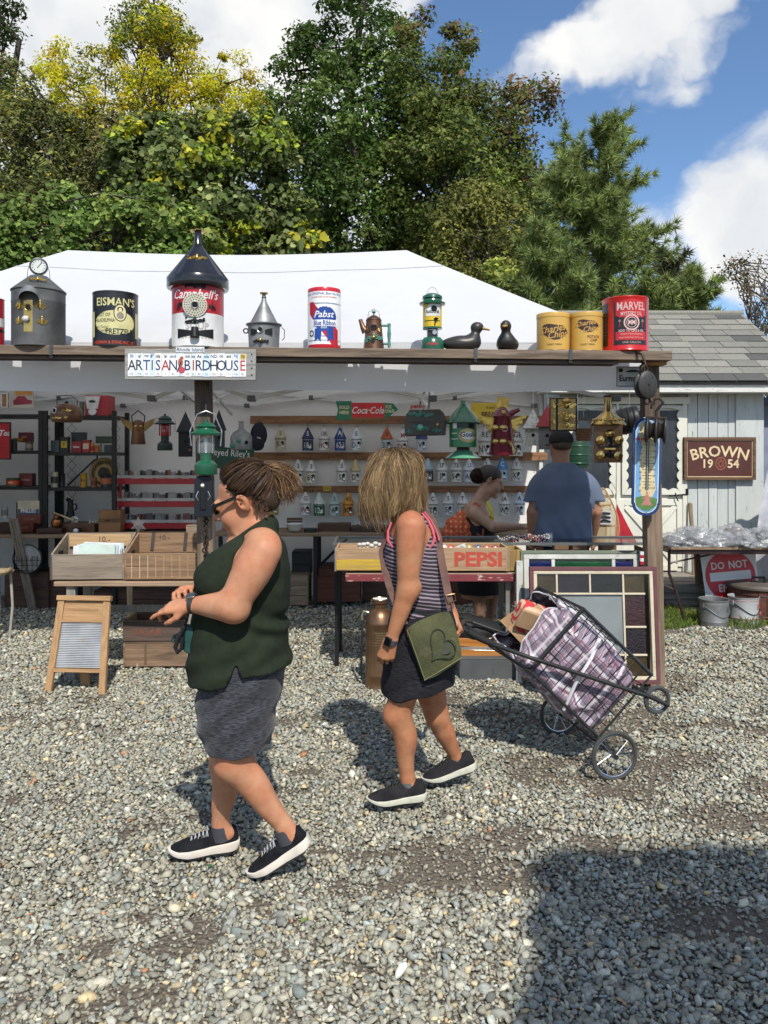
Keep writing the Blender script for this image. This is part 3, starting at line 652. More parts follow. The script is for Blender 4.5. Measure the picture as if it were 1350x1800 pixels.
def make_post(px0,px1,ytop,ybot_w,label,split=None):
 """timber post; leans a little as in the photograph"""
 Yp=5.30;w=S(27,Yp);a=P(px0,ytop,Yp);zt=a.z;b=P(px1,1207,Yp);b.z=0
 t=Qb('timber_post',label,'post',b,group='posts of the timber shelf')
 a=a-b;mb=MB();k=.5 if split is None else split
 mid=Vector((0,0,0)).lerp(a,k);mb.bar((0,0,-.02),mid,w,w,up=(0,1,0));mb.Qa('lower_post',POST_LIT,t,bevel=.005)
 mb=MB();mb.bar(mid+Vector((0,0,.0)),a,w*.98,w*.98,up=(0,1,0));mb.Qa('upper_post',POST_SHADE,t,bevel=.005);return t
make_post(1141,1152,640,0,'timber post at the right end of the plank shelf with a blue thermometer',.63)
make_post(357,368,640,0,'timber post behind the green lantern and the birdhouse sign',.55)
SY=8.6;SX0,SX1=1.96,P(1338,0,SY).x
SHEDW=M('peeling pale shed paint',(.50,.53,.51),rough=.8,c2=(.43,.46,.45),ns=3.,stretch=(5,5,.6),bump=.3,bs=14.,spots=[((.13,.12,.10),9.,.62,.68,(7,7,.7))])
TRIMW=M('peeling white trim paint',(.66,.66,.62),rough=.75,c2=(.55,.55,.5),ns=3.,bump=.25,bs=12.,spots=[((.20,.18,.15),8.,.61,.68,(1.2,5,5))])
DOORW=M('cream door paint',(.66,.65,.56),rough=.6,c2=(.58,.57,.49),ns=2.5,bump=.08,bs=20.)
def scallop(x0,x1,z0,z1,n,d):
 """inner outline with scalloped edges, counter-clockwise"""
 pts=[];
 def run(a,b,nrm,k):
  for i in range(k):
   for j in range(7):
    t=(i+j/7)/k;bulge=abs(math.sin(PI*((i+j/7)%1)))*d
    pts.append((a[0]+(b[0]-a[0])*t+nrm[0]*bulge,a[1]+(b[1]-a[1])*t+nrm[1]*bulge))
 k2=max(2,round(n*(z1-z0)/(x1-x0)))
 run((x0,z0),(x1,z0),(0,1),n);run((x1,z0),(x1,z1),(-1,0),k2);run((x1,z1),(x0,z1),(0,1),max(2,n//2));run((x0,z1),(x0,z0),(1,0),k2);return pts
def make_shed():
 t=Qb('garden_shed','pale weathered shed with a grey shingle roof and cream doors at right','shed',(SX0,SY,0));O=Vector((SX0,SY,0))
 L_=lambda p:tuple(Vector(p)-O)
 zb=.30;ze=2.36
 w=MB();w.box(L_(((SX0+SX1)/2,SY+1.25,(zb+ze)/2)),(SX1-SX0-.02,2.5,ze-zb));wall=w.Qa('wall',SHEDW,t)
 w=MB();w.prism([(-1.25,0),(1.25,0),(0,1.0)],.05,0,Matrix.Translation(L_((SX1-.08,SY+1.28,ze)))@Matrix.Rotation(R(90),4,'Z'));w.Qa('gable',SHEDW,t)
 xb=P(1207,0,SY).x;x=xb;i=0
 while x<SX1-.30:
  bw=.112+.012*math.sin(i*2.3);b=MB();b.box(L_((x+bw/2,SY-.014-.003*(i%3),(zb+ze)/2)),(bw-.006,.024,ze-zb));b.Qa('board',SHEDW,wall,bevel=.002);x+=bw;i+=1
 b=MB();b.box(L_((SX1-.15,SY-.028,(zb+ze)/2)),(.31,.05,ze-zb));b.Qa('corner_board',SHEDW,wall,bevel=.004)
 b=MB();b.box(L_((P(1245,0,SY).x,SY-.05,.62)),(P(1300,0,SY).x-P(1190,0,SY).x,.03,.14));b.Qa('skirt_board',SHEDW,wall,bevel=.003)
 def leaf(xa,xb_,za,zc,wx0,wx1,wz0,wz1,cross):
  d=MB();d.box(L_(((xa+xb_)/2,SY-.02,(za+zc)/2)),(xb_-xa,.04,zc-za));dr=d.Qa('door',DOORW,t,bevel=.003)
  c=MB();c.prism([(wx0,wz0),(wx1,wz0),(wx1,wz1),(wx0,wz1)],.004,0,Matrix.Translation(L_((0,SY-.046,0))));c.Qa('curtain',M('faded denim curtain',(.085,.105,.14),rough=.9,c2=(.05,.065,.09),ns=6,stretch=(3,1,1),bump=.3,bs=12),dr)
  inner=scallop(wx0,wx1,wz0,wz1,5,.028);n=len(inner);out=[]
  cx_,cz_=(wx0+wx1)/2,(wz0+wz1)/2;hw,hh=(wx1-wx0)/2+.045,(wz1-wz0)/2+.045
  for(a,b_) in inner:
   dx,dz=a-cx_,b_-cz_;k=min(hw/max(abs(dx),1e-6),hh/max(abs(dz),1e-6));out.append((cx_+dx*k,cz_+dz*k))
  f=MB();vs=[L_((a,SY-.075,b_)) for a,b_ in inner]+[L_((a,SY-.075,b_)) for a,b_ in out]+[L_((a,SY-.05,b_)) for a,b_ in inner]
  f.add(vs,[(i,(i+1)%n,n+(i+1)%n,n+i) for i in range(n)]+[(i,2*n+i,2*n+(i+1)%n,(i+1)%n) for i in range(n)]);f.Qa('window_frame',DOORW,dr)
  g=MB();g.prism([(wx0+.01,wz0+.01),(wx1-.01,wz0+.01),(wx1-.01,wz1-.01),(wx0+.01,wz1-.01)],.003,0,Matrix.Translation(L_((0,SY-.056,0))));g.Qa('pane',M('old window glass',(.02,.025,.03),rough=.06,alpha=.25,spec=.6),dr)
  zt=wz0-.10
  for(a,b_) in(((xa+.03,za+.06),(xa+.03,zt)),((xb_-.03,za+.06),(xb_-.03,zt)),((xa+.06,zt-.03),(xb_-.06,zt-.03)),((xa+.06,za+.05),(xb_-.06,za+.05))):
   q=MB();q.bar(L_((a[0],SY-.05,a[1])),L_((b_[0],SY-.05,b_[1])),.07,.022,up=(0,1,0));q.Qa('rail',DOORW,dr,bevel=.003)
  for(a,b_) in(((xa+.08,za+.09),(xb_-.08,zt-.07)),((xb_-.08,za+.09),(xa+.08,zt-.07))):
   q=MB();q.bar(L_((a[0],SY-.044-.004*(a[0]>b_[0]),a[1])),L_((b_[0],SY-.044-.004*(a[0]>b_[0]),b_[1])),.06,.022,up=(0,1,0));q.Qa('brace',DOORW,dr,bevel=.003)
  return dr
 X=lambda px:P(px,0,SY).x
 Z=lambda py:P(0,py,SY).z
 d1=leaf(X(1084),X(1197),zb,Z(712),X(1097),X(1190),Z(862),Z(722),True)
 leaf(X(972),X(1081),zb,Z(712),X(1000),X(1072),Z(862),Z(722),True)
 h=MB();h.bar(L_((X(1172),SY-.07,Z(871))),L_((X(1203),SY-.075,Z(868))),.012,.012);h.Qe([L_((X(1183),SY-.075,Z(866))),L_((X(1183),SY-.10,Z(872))),L_((X(1186),SY-.10,Z(880)))],.007,6);h.box(L_((X(1203),SY-.07,Z(864))),(.03,.02,.07));h.Qa('latch',M('black iron latch',(.03,.03,.03),rough=.5,metal=.8),d1)
 for(x,w_) in((1200,.05),(1082.5,.03)):
  f=MB();f.box(L_((X(x),SY-.035,(zb+Z(700))/2)),(w_,.075,Z(700)-zb));f.Qa('door_trim',DOORW,t,bevel=.003)
 f=MB();f.box(L_(((X(960)+X(1208))/2,SY-.04,Z(705))),(X(1208)-X(960),.085,S(12,SY)));f.Qa('door_trim',DOORW,t,bevel=.003)
 ey=SY-.30;ez=P(0,690,ey).z
 f=MB();f.box(L_(((1.70+4.62)/2,ey+.012,ez+.06)),(4.62-1.70,.025,.115));f.Qa('fascia',TRIMW,t,bevel=.003)
 f=MB();f.box(L_(((1.70+4.60)/2,ey+.17,ez+.015)),(4.60-1.72,.29,.02));f.Qa('soffit',TRIMW,t)
 ry,rz=9.95,P(0,553,9.95).z;z0=ez+.125;sl=math.atan2(rz-z0,ry-ey);Ls=math.hypot(rz-z0,ry-ey)
 f=MB();f.box((0,Ls/2-.02,-.02),(4.62-1.66,Ls,.03));roof=f.Qa('roof',M('roof deck',(.12,.12,.11),rough=.9),t,loc=L_(((1.66+4.62)/2,ey-.02,z0)),rot=(sl,0,0))
 f=MB();f.box((0,Ls/2-.02,-.02),(4.62-1.66,Ls,.03));f.Qa('rear_roof',M('roof deck',(.12,.12,.11),rough=.9),t,loc=L_(((1.66+4.62)/2,2*ry-ey,z0)),rot=(sl,0,PI))
 SH=[M('asphalt shingle %d'%k,c,rough=.95,c2=tuple(x*.6 for x in c),ns=90.,nd=3,bump=.5,bs=150.,spots=[(tuple(x*.75 for x in c),4.,.5,.7)]) for k,c in enumerate([(.225,.22,.19),(.26,.25,.215),(.20,.20,.17),(.29,.28,.24),(.10,.10,.095)])]
 rows=11;rh=Ls/rows;Wd=4.62-1.66;tabs={}
 for r_ in range(rows):
  x=-Wd/2-rnd.uniform(0,.3)
  while x<Wd/2:
   w_=rnd.choice([.30,.33,.36]);xa=max(x,-Wd/2);xb_=min(x+w_,Wd/2)
   if xb_-xa>.03:
    f=MB();f.box((0,rh*.6,0),(xb_-xa-.006,rh*1.25,.008),rot=(R(-3.0),0,0))
    k=4 if rnd.random()<.035 else rnd.choice([0,0,1,1,2,3])
    if r_==0 and rnd.random()<.4:k=4
    s_=f.Qa('shingle',SH[k],roof);s_.location=((xa+xb_)/2,r_*rh-.03,.012+rnd.uniform(0,.004));s_.rotation_euler=(R(rnd.uniform(-.5,.4)),0,R(rnd.uniform(-.4,.4)))
   x+=w_
 f=MB();f.Qe([(-Wd/2,Ls-.02,.01),(Wd/2,Ls-.02,.01)],.05,8);f.Qa('ridge_cap',SH[1],roof)
 return t
make_shed()
def make_ramp():
 t=Qb('wooden_ramp','grey weathered plank ramp in front of the shed doors','ramp',(2.5,7.75,0))
 WD=W('grey weathered deck plank',(.27,.245,.205),(.14,.125,.105),'x',spots=[((.33,.28,.20),4,.5,.7,(.6,6,6))])
 x0,x1=2.05,4.1
 y=7.78
 for i in range(5):
  mb=MB();mb.box(((x0+x1)/2-2.5,y+.075-7.75,.285-.006*(i==0)),(x1-x0,.142,.03));mb.Qa('deck_plank',WD,t,bevel=.004);y+=.15
 for i in range(4):
  mb=MB();mb.box(((x0+x1)/2-2.5,.012+.004*i,.035+.068*i),(x1-x0,.03,.062));mb.Qa('riser_plank',W('grey riser plank',(.20,.19,.17),(.10,.095,.085)),t,bevel=.004)
 return t
make_ramp()
def make_shadow_blocker():  # added out of view, outline shaped to cast the shadow at lower right
 H=4.4;k=H/math.tan(SUN_EL);off=Vector((SUN_H.x,SUN_H.y,0))*k
 cs=[(.62,2.95),(.74,3.02),(1.0,3.0),(1.25,3.05),(1.6,3.04),(2.9,3.10),(2.9,1.2),(.15,1.2),(.36,1.95),(.40,2.16),(.50,2.36),(.48,2.52),(.58,2.70),(.56,2.84)]
 pts=[(x+off.x,y+off.y) for x,y in cs]
 t=Qb('shadow_blocker','unseen sheet added behind the viewer to shade the lower right gravel','blocker',(pts[0][0],pts[0][1],0));O=Vector((pts[0][0],pts[0][1],0))
 mb=MB();n=len(pts)
 mb.add([(x-O.x,y-O.y,H) for x,y in pts]+[(x-O.x,y-O.y,H+.12) for x,y in pts],[tuple(range(n)),tuple(range(2*n-1,n-1,-1))]+[(i,n+i,n+(i+1)%n,(i+1)%n) for i in range(n)])
 mb.Qa('blocker_top',M('dark canopy cloth',(.05,.06,.08),rough=.9),t)
 for i in(5,6,7):
  mb=MB();x,y=pts[i];mb.Qe([(x-O.x,y-O.y,0),(x-O.x,y-O.y,H)],.02,8);mb.Qa('pole',PIPE,t)
make_shadow_blocker()
class SDF:
 def __init__(s,lo,hi,h):
  s.ax=[np.arange(a,b+h,h,dtype=np.float32) for a,b in zip(lo,hi)];s.h=h
  s.D=np.full([len(a) for a in s.ax],.5,np.float32)
 def region(s,lo,hi):
  sl=[]
  for a,l,h in zip(s.ax,lo,hi):
   i0=int(np.clip(np.searchsorted(a,l)-1,0,len(a)-1));i1=int(np.clip(np.searchsorted(a,h)+1,1,len(a)));sl.append(slice(i0,max(i1,i0+1)))
  return tuple(sl),s.ax[0][sl[0]][:,None,None],s.ax[1][sl[1]][None,:,None],s.ax[2][sl[2]][None,None,:]
 def put(s,sl,d,k,op):
  A=s.D[sl]
  if op=='u':
   if k>0:h=np.clip(.5+.5*(A-d)/k,0,1);r_=A+(d-A)*h-k*h*(1-h)
   else:r_=np.minimum(A,d)
  elif op=='s':
   if k>0:h=np.clip(.5-.5*(A+d)/k,0,1);r_=A+(-d-A)*h+k*h*(1-h)
   else:r_=np.maximum(A,-d)
  else:r_=np.maximum(A,d)
  s.D[sl]=r_
 def cone(s,a,b,ra,rb,k=.02,op='u',sq=None):
  a=np.array(a,float);b=np.array(b,float);m=max(ra,rb)+k+.03
  sl,X,Y,Z=s.region(np.minimum(a,b)-m,np.maximum(a,b)+m);d=b-a;L2=max(1e-9,float(d@d))
  t=np.clip(((X-a[0])*d[0]+(Y-a[1])*d[1]+(Z-a[2])*d[2])/L2,0,1)
  dx,dy,dz=X-a[0]-t*d[0],Y-a[1]-t*d[1],Z-a[2]-t*d[2]
  if sq is not None:dx,dy,dz=dx/sq[0],dy/sq[1],dz/sq[2]
  s.put(sl,(np.sqrt(dx*dx+dy*dy+dz*dz)-(ra+(rb-ra)*t)).astype(np.float32),k,op);return s
 def chain(s,pts,rs,k=.02,sq=None):
  Pn=np.array([list(p) for p in pts],float);Rn=np.array(rs,float);n=len(Pn);A=np.concatenate([Pn,Rn[:,None]],1)
  A=np.concatenate([2*A[:1]-A[1:2],A,2*A[-1:]-A[-2:-1]]);out=[]
  for i in range(n-1):
   p0,p1,p2,p3=A[i:i+4]
   for t in np.linspace(0,1,5,endpoint=False):out.append(.5*(2*p1+(p2-p0)*t+(2*p0-5*p1+4*p2-p3)*t*t+(3*p1-p0-3*p2+p3)*t**3))
  out.append(A[-2]);out=np.array(out);m=out[:,3].max()+k+.03
  sl,X,Y,Z=s.region(out[:,:3].min(0)-m,out[:,:3].max(0)+m);T_=None
  for a,b in zip(out[:-1],out[1:]):
   d=b[:3]-a[:3];L2=max(1e-9,float(d@d));t=np.clip(((X-a[0])*d[0]+(Y-a[1])*d[1]+(Z-a[2])*d[2])/L2,0,1)
   q=np.sqrt((X-a[0]-t*d[0])**2+(Y-a[1]-t*d[1])**2+(Z-a[2]-t*d[2])**2)-(a[3]+(b[3]-a[3])*t);T_=q if T_ is None else np.minimum(T_,q)
  s.put(sl,T_.astype(np.float32),k,'u');return s
 def ell(s,c,r,k=.02,op='u',rot=None):
  c=np.array(c,float);r=np.array(r,float);m=max(r)+k+.03;sl,X,Y,Z=s.region(c-m,c+m)
  X,Y,Z=X-c[0],Y-c[1],Z-c[2]
  if rot is not None:
   q=np.array(rot);X,Y,Z=(q[0,0]*X+q[1,0]*Y+q[2,0]*Z),(q[0,1]*X+q[1,1]*Y+q[2,1]*Z),(q[0,2]*X+q[1,2]*Y+q[2,2]*Z)
  k0=np.sqrt((X/r[0])**2+(Y/r[1])**2+(Z/r[2])**2);k1=np.sqrt((X/r[0]**2)**2+(Y/r[1]**2)**2+(Z/r[2]**2)**2)
  s.put(sl,(k0*(k0-1)/np.maximum(k1,1e-6)).astype(np.float32),k,op);return s
 def loft(s,secs,k=.02,op='u',inflate=0.,p=2.2):
  """secs: (z, x0, x1, yc, ry) ascending z"""
  secs=sorted(secs);z=np.array([q[0] for q in secs]);A=np.array([[q[1],q[2],q[3],q[4]] for q in secs])
  lo=(A[:,0].min()-.06,(A[:,2]-A[:,3]).min()-.06,z[0]-.03);hi=(A[:,1].max()+.06,(A[:,2]+A[:,3]).max()+.06,z[-1]+.03)
  sl,X,Y,Z=s.region(lo,hi);zz=Z.ravel()
  def ip(col):
   m=np.gradient(A[:,col],z);i=np.clip(np.searchsorted(z,zz)-1,0,len(z)-2);h=z[i+1]-z[i];t=np.clip((zz-z[i])/h,0,1)
   return((2*t**3-3*t**2+1)*A[i,col]+(t**3-2*t**2+t)*h*m[i]+(-2*t**3+3*t**2)*A[i+1,col]+(t**3-t**2)*h*m[i+1])[None,None,:]
  x0,x1,yc,ry=ip(0),ip(1),ip(2),ip(3);rx=np.maximum((x1-x0)/2,.01)+inflate;cx=(x0+x1)/2;ry=np.maximum(ry,.01)+inflate
  d=((np.abs((X-cx)/rx)**p+np.abs((Y-yc)/ry)**p)**(1/p)-1)*np.minimum(rx,ry)
  d=np.maximum(d,np.maximum(z[0]-Z,Z-z[-1]));s.put(sl,d.astype(np.float32),k,op);return s
 def plane(s,pt,n,lo=None,hi=None):
  """cut away everything on the side the normal points to"""
  n=np.array(n,float);n/=np.linalg.norm(n);X,Y,Z=s.ax[0][:,None,None],s.ax[1][None,:,None],s.ax[2][None,None,:]
  s.D=np.maximum(s.D,((X-pt[0])*n[0]+(Y-pt[1])*n[1]+(Z-pt[2])*n[2]).astype(np.float32));return s
 def func(s,fn,op='i'):
  X,Y,Z=s.ax[0][:,None,None],s.ax[1][None,:,None],s.ax[2][None,None,:];d=fn(X,Y,Z).astype(np.float32)
  s.D=np.maximum(s.D,d) if op=='i' else np.maximum(s.D,-d);return s
 def mesh(s):
  D=s.D;ins=D<0;nx,ny,nz=D.shape
  cnt=np.zeros((nx-1,ny-1,nz-1),np.int8);off=[(i,j,k) for i in(0,1) for j in(0,1) for k in(0,1)]
  for(i,j,k) in off:cnt+=ins[i:nx-1+i,j:ny-1+j,k:nz-1+k]
  act=(cnt>0)&(cnt<8);idx=np.full(act.shape,-1,np.int32);I=np.argwhere(act);idx[act]=np.arange(len(I))
  val={o:D[I[:,0]+o[0],I[:,1]+o[1],I[:,2]+o[2]] for o in off}
  acc=np.zeros((len(I),3));n=np.zeros(len(I))
  for a in off:
   for ax in range(3):
    if a[ax]==1:continue
    b=list(a);b[ax]=1;b=tuple(b);va,vb=val[a],val[b];c=(va<0)!=(vb<0)
    t=np.where(c,va/np.where(c,va-vb,1),0);p=np.tile(np.array(a,float),(len(I),1));p[:,ax]=t;acc+=p*c[:,None];n+=c
  v=acc/np.maximum(n,1)[:,None]+I;v=v*s.h+np.array([a[0] for a in s.ax])
  F_=[]
  for ax in range(3):
   u,w=(ax+1)%3,(ax+2)%3
   A=ins[tuple(slice(0,-1) if q==ax else slice(1,-1) for q in range(3))];B=ins[tuple(slice(1,None) if q==ax else slice(1,-1) for q in range(3))]
   for sgn in(0,1):
    E=np.argwhere((A&~B) if sgn==0 else(~A&B))
    if not len(E):continue
    base=E.copy();base[:,u]+=1;base[:,w]+=1
    q=[]
    for(du,dw) in((-1,-1),(0,-1),(0,0),(-1,0)):
     c=base.copy();c[:,u]+=du;c[:,w]+=dw;q.append(idx[c[:,0],c[:,1],c[:,2]])
    q=np.stack(q,1);F_.append(q if sgn==0 else q[:,::-1])
  f=np.concatenate(F_);f=f[(f>=0).all(1)];return v,f
def vnormals(v,f):
 n=np.cross(v[f[:,2]]-v[f[:,0]],v[f[:,3]]-v[f[:,1]]);N_=np.zeros_like(v)
 for i in range(4):np.add.at(N_,f[:,i],n)
 return N_/np.maximum(np.linalg.norm(N_,axis=1),1e-9)[:,None]
def smooth(v,f,it=1,lam=.5):
 for _ in range(it):
  acc=np.zeros_like(v);c=np.zeros(len(v))
  for i in range(4):
   for j in(1,3):np.add.at(acc,f[:,i],v[f[:,(i+j)%4]]);np.add.at(c,f[:,i],1)
  v=v+lam*(acc/np.maximum(c,1)[:,None]-v)
 return v
def hand(s,w,d,nrm,sgn,curls,sc=1.,thumb=(.62,.62,-.35),k=.009,tcurl=.5,spread=.06):
 """w wrist, d along the hand, nrm back of the hand, sgn side the thumb leaves on (+1: along d x nrm)"""
 d=Vector(d).normalized();nrm=Vector(nrm);nrm=(nrm-d*nrm.dot(d)).normalized();ac=d.cross(nrm)*sgn;w=Vector(w)
 kn=[(.086,.030,.0),(.090,.010,.003),(.085,-.011,.001),(.075,-.029,-.003)];ln=[.072,.080,.073,.056];rr=[.0092,.0096,.0092,.0080]
 for(a,b,c),L_,r0,cu,sp in zip(kn,ln,rr,curls,(1,.3,-.4,-1.2)):
  K=w+(d*a+ac*b+nrm*c)*sc;s.cone(w+ac*b*.45*sc,K,.0165*sc,.0118*sc,.012)
  dd=(d+ac*spread*sp).normalized();p=K;ang=0
  for fr,cc in((.45,.75),(.31,1.0),(.24,.7)):
   ang+=cu*cc;q=p+(dd*math.cos(ang)-nrm*math.sin(ang))*L_*fr*sc;s.cone(p,q,r0*sc,r0*.93*sc,.005);p=q;r0*=.92
 p=w+(d*.022+ac*.020-nrm*.004)*sc;dd=(d*thumb[0]+ac*thumb[1]+nrm*thumb[2]).normalized();q=p+dd*.040*sc
 s.cone(p,q,.0155*sc,.0125*sc,.012);d2=(dd*math.cos(tcurl)+(d*.8-ac*.5).normalized()*math.sin(tcurl)).normalized();q2=q+d2*.032*sc;s.cone(q,q2,.0115*sc,.0102*sc,.005)
 s.cone(q2,q2+(d2*.9-ac*.25).normalized()*.024*sc,.0102*sc,.0082*sc,.005)
 return q2
def head(s,c,fwd,up,sc=1.,face=True):
 """head centred on the ear line; fwd = gaze, up = crown"""
 f=Vector(fwd).normalized();u=Vector(up);u=(u-f*u.dot(f)).normalized();l=u.cross(f);Rm=np.array([[f[i],l[i],u[i]] for i in range(3)]);c=np.array(c,float)
 T=lambda p:c+Rm@(np.array(p)*sc)
 E=lambda p,r_,k=.015,op='u':s.ell(T(p),np.array(r_)*sc,k,op,Rm)
 E((-.016,0,.046),(.098,.076,.080));E((.044,0,-.016),(.056,.060,.088),.02);E((.040,0,-.076),(.052,.050,.034),.02);s.ell(T((.086,0,-.106)),[.021*sc]*3,.018)
 E((.062,.034,-.032),(.026,.024,.028),.02);E((.062,-.034,-.032),(.026,.024,.028),.02)
 if face:
  for y in(.033,-.033):
   E((.104,y,.017),(.016,.017,.011),.012,'s');E((.088,y,.016),(.0125,.0125,.0125),.001);s.cone(T((.094,y*.45,.034)),T((.084,y*1.5,.033)),.009*sc,.008*sc,.012)
  s.cone(T((.095,0,.026)),T((.119,0,-.015)),.0085*sc,.0115*sc,.012)
  for y in(.012,-.012):s.ell(T((.106,y,-.021)),[.0085*sc]*3,.007)
  s.ell(T((.112,.006,-.027)),[.004*sc]*3,.003,'s');s.ell(T((.112,-.006,-.027)),[.004*sc]*3,.003,'s')
  E((.092,0,-.052),(.016,.026,.016),.01);E((.102,0,-.0505),(.0085,.021,.0052),.004);E((.100,0,-.0625),(.0090,.018,.0062),.004);s.cone(T((.112,.02,-.0565)),T((.112,-.02,-.0565)),.0025*sc,.0025*sc,.003,'s')
 for y in(1,-1):
  q=Matrix(((f[0],l[0],u[0]),(f[1],l[1],u[1]),(f[2],l[2],u[2])))@Euler((R(-18)*y,R(14),R(18)*y)).to_matrix()
  qa=np.array(q);s.ell(T((-.012,.079*y,.004)),np.array((.020,.0085,.034))*sc,.006,'u',qa);s.ell(T((-.006,.086*y,.006)),np.array((.010,.006,.018))*sc,.005,'s',qa)
 return T
def skin(key,col,c2,**kw):return M(key,col,rough=.46,c2=c2,ns=26.,lo=.35,hi=.7,sss=.10,bump=.12,bs=240.,spots=[(tuple(np.array(c2)*.75),130.,.63,.72)],spec=.42,**kw)
def Qc(sdf,name,mat,parent,sm=1,attr=None,wr=None):
 v,f=sdf.mesh();v=smooth(v,f,sm,.5)
 if wr is not None:v=v+vnormals(v,f)*wr(v)[:,None]
 return Qs(name,v,f,mat,parent,smooth=True,attr=attr(v) if attr else None)
def strands(name,paths,rad,cols,mat,parent,taper=.35):
 """paths (n, k, 3): thin flat ribbons; cols (n,3)"""
 n,k,_=paths.shape;t=np.gradient(paths,axis=1);t/=np.maximum(np.linalg.norm(t,axis=2),1e-9)[:,:,None]
 ref=nrg.normal(0,1,(n,1,3));a=np.cross(t,ref);a/=np.maximum(np.linalg.norm(a,axis=2),1e-9)[:,:,None];b=np.cross(t,a)
 r_=(np.asarray(rad).reshape(-1,1) if np.ndim(rad) else rad)*(1-(1-taper)*np.linspace(0,1,k)**2)[None,:]*np.ones((n,1))
 v=np.stack([paths-a*(1.5*r_)[:,:,None],paths+a*(1.5*r_)[:,:,None]],2).reshape(-1,3)
 base=(np.arange(n)[:,None]*k+np.arange(k-1)[None,:]).ravel()*2;f=np.stack([base,base+1,base+3,base+2],1)
 return Qs(name,v,f,mat,parent,smooth=True,attr={'col':np.repeat(cols,k*2,0) if cols.ndim==2 else np.repeat(cols.reshape(-1,3),2,0)})
HAIR=M('hair strands',rough=.6,attr='col',c2=(.75,.72,.7),ns=20.,spec=.18)
def shoe(parent,heel,toe,up,mats,L_=None,wid=.050,sole=.030,name='shoe',rocker=.018,collar=.085,text=None,side=1,laces=True):
 """running shoe: heel/toe are the ends of the sole bottom; up is the shoe's own up; side=+1: text on the side facing -y"""
 heel=Vector(heel);toe=Vector(toe);f=(toe-heel);L_=L_ or f.length;f.normalize();u=Vector(up);u=(u-f*u.dot(f)).normalized();l=u.cross(f)
 m=Matrix((f,l,u)).transposed().to_4x4();m.translation=heel
 ts=np.linspace(0,1,27)
 wf=lambda t:wid*(np.interp(t,[0,.04,.15,.4,.55,.72,.86,.95,1],[.35,.62,.74,.70,.84,1.0,.86,.55,.12]))
 hf=lambda t:np.interp(t,[0,.03,.10,.22,.33,.42,.55,.70,.85,.95,1],[.045,.085,collar+.012,collar,collar-.006,collar-.004,.075,.058,.048,.040,.028])
 bot=lambda t:rocker*(max(0,(t-.62)/.38)**2*1.2+max(0,(.14-t)/.14)**2*.7)
 st=lambda t:sole+.012*max(0,1-t/.5)+.004*max(0,(t-.85)/.15)*2
 t_=bpy.data.objects.new(name,None);COL.objects.link(t_);t_.parent=parent;t_.empty_display_size=.03
 mb=MB();vs=[];fs=[];n=16
 for t in ts:
  w_,h,s_=wf(t),hf(t),st(t)-.004
  for j in range(n+1):
   a=PI*j/n;c,sn=math.cos(a),math.sin(a);e=.72
   q=(1-.40*max(0,sn)**2*(1 if t<.45 else .35));vs.append((t*L_,w_*math.copysign(abs(c)**e,c)*q,s_+(h-s_)*sn**.8))
 for i in range(len(ts)-1):
  for j in range(n):a=i*(n+1)+j;fs.append((a,a+1,a+n+2,a+n+1))
 fs.append(tuple(range(n+1)));mb.add(vs,fs,0,True,m);up_=mb.Qa('upper',mats[0],t_,autosmooth=False)
 mb=MB();vs=[];fs=[];pr=[(-.80,0),(-.98,.12),(-1.04,.5),(-1.0,.92),(-.9,1),(.9,1),(1.0,.92),(1.04,.5),(.98,.12),(.80,0)];n=len(pr)
 for t in ts:
  w_=wf(t)*1.06+.003;b,s_=bot(t),st(t);b=min(b,s_-.008)
  for(a,z) in pr:vs.append((t*L_*1.02-.01*L_,w_*a,b+(s_-b)*z))
 for i in range(len(ts)-1):
  for j in range(n):a=i*n+j;c=i*n+(j+1)%n;fs.append((a,c,c+n,a+n))
 fs+=[tuple(range(n)),tuple((len(ts)-1)*n+j for j in range(n))];mb.add(vs,fs,0,True,m);mb.Qa('sole',mats[1],t_,autosmooth=True)
 mb=MB();vs=[];fs=[]
 for t in np.linspace(.10,.93,16):
  w_=wf(t)*.97;b=bot(t)
  for a in(-1,1):vs+=[(t*L_,w_*a,b-.005),(t*L_,w_*a,b+.004)]
 for i in range(15):a=i*4;fs+=[(a,a+2,a+6,a+4),(a,a+4,a+5,a+1),(a+2,a+3,a+7,a+6)]
 mb.add(vs,fs,0,False,m);mb.Qa('outsole',mats[2],t_)
 if laces:
  mb=MB()
  for i in range(5):
   t0=.44+.055*i;h=hf(t0)+.002
   mb.Qe([m@Vector((t0*L_,-.024,h-.012)),m@Vector(((t0+.012)*L_,0,h+.003)),m@Vector(((t0+.03)*L_,.024,h-.013))],.0022,5);mb.Qe([m@Vector((t0*L_,.024,h-.012)),m@Vector(((t0+.012)*L_,0,h+.004)),m@Vector(((t0+.03)*L_,-.024,h-.013))],.0022,5)
  for sgn in(1,-1):
   mb.Qe([m@Vector((.43*L_,0,hf(.43)+.004)),m@Vector((.45*L_,-.02+.01*sgn,hf(.45)+.008)),m@Vector((.50*L_,-.036,.070+.008*sgn)),m@Vector((.60*L_,-.045+.004*sgn,.055))],.002,5)
  mb.Qa('laces',mats[3],t_)
 if text:
  v,fc=Qd(text,.030,shear=.25,bold=.0008);mb=MB();o=-1*side
  def surf(t,z):
   h,s_=hf(t),st(t)-.004;sn=np.clip((z-s_)/(h-s_),0,.999)**1.25;c=math.sqrt(1-sn*sn);return wf(t)*c**.72*(1-.40*sn**2)+.003
  mb.add([m@Vector((.20*L_-x*side,o*surf(.20-x*side/L_,.062+z),.062+z)) for x,z in v],fc);mb.Qa('lettering',mats[4],t_)
 return t_
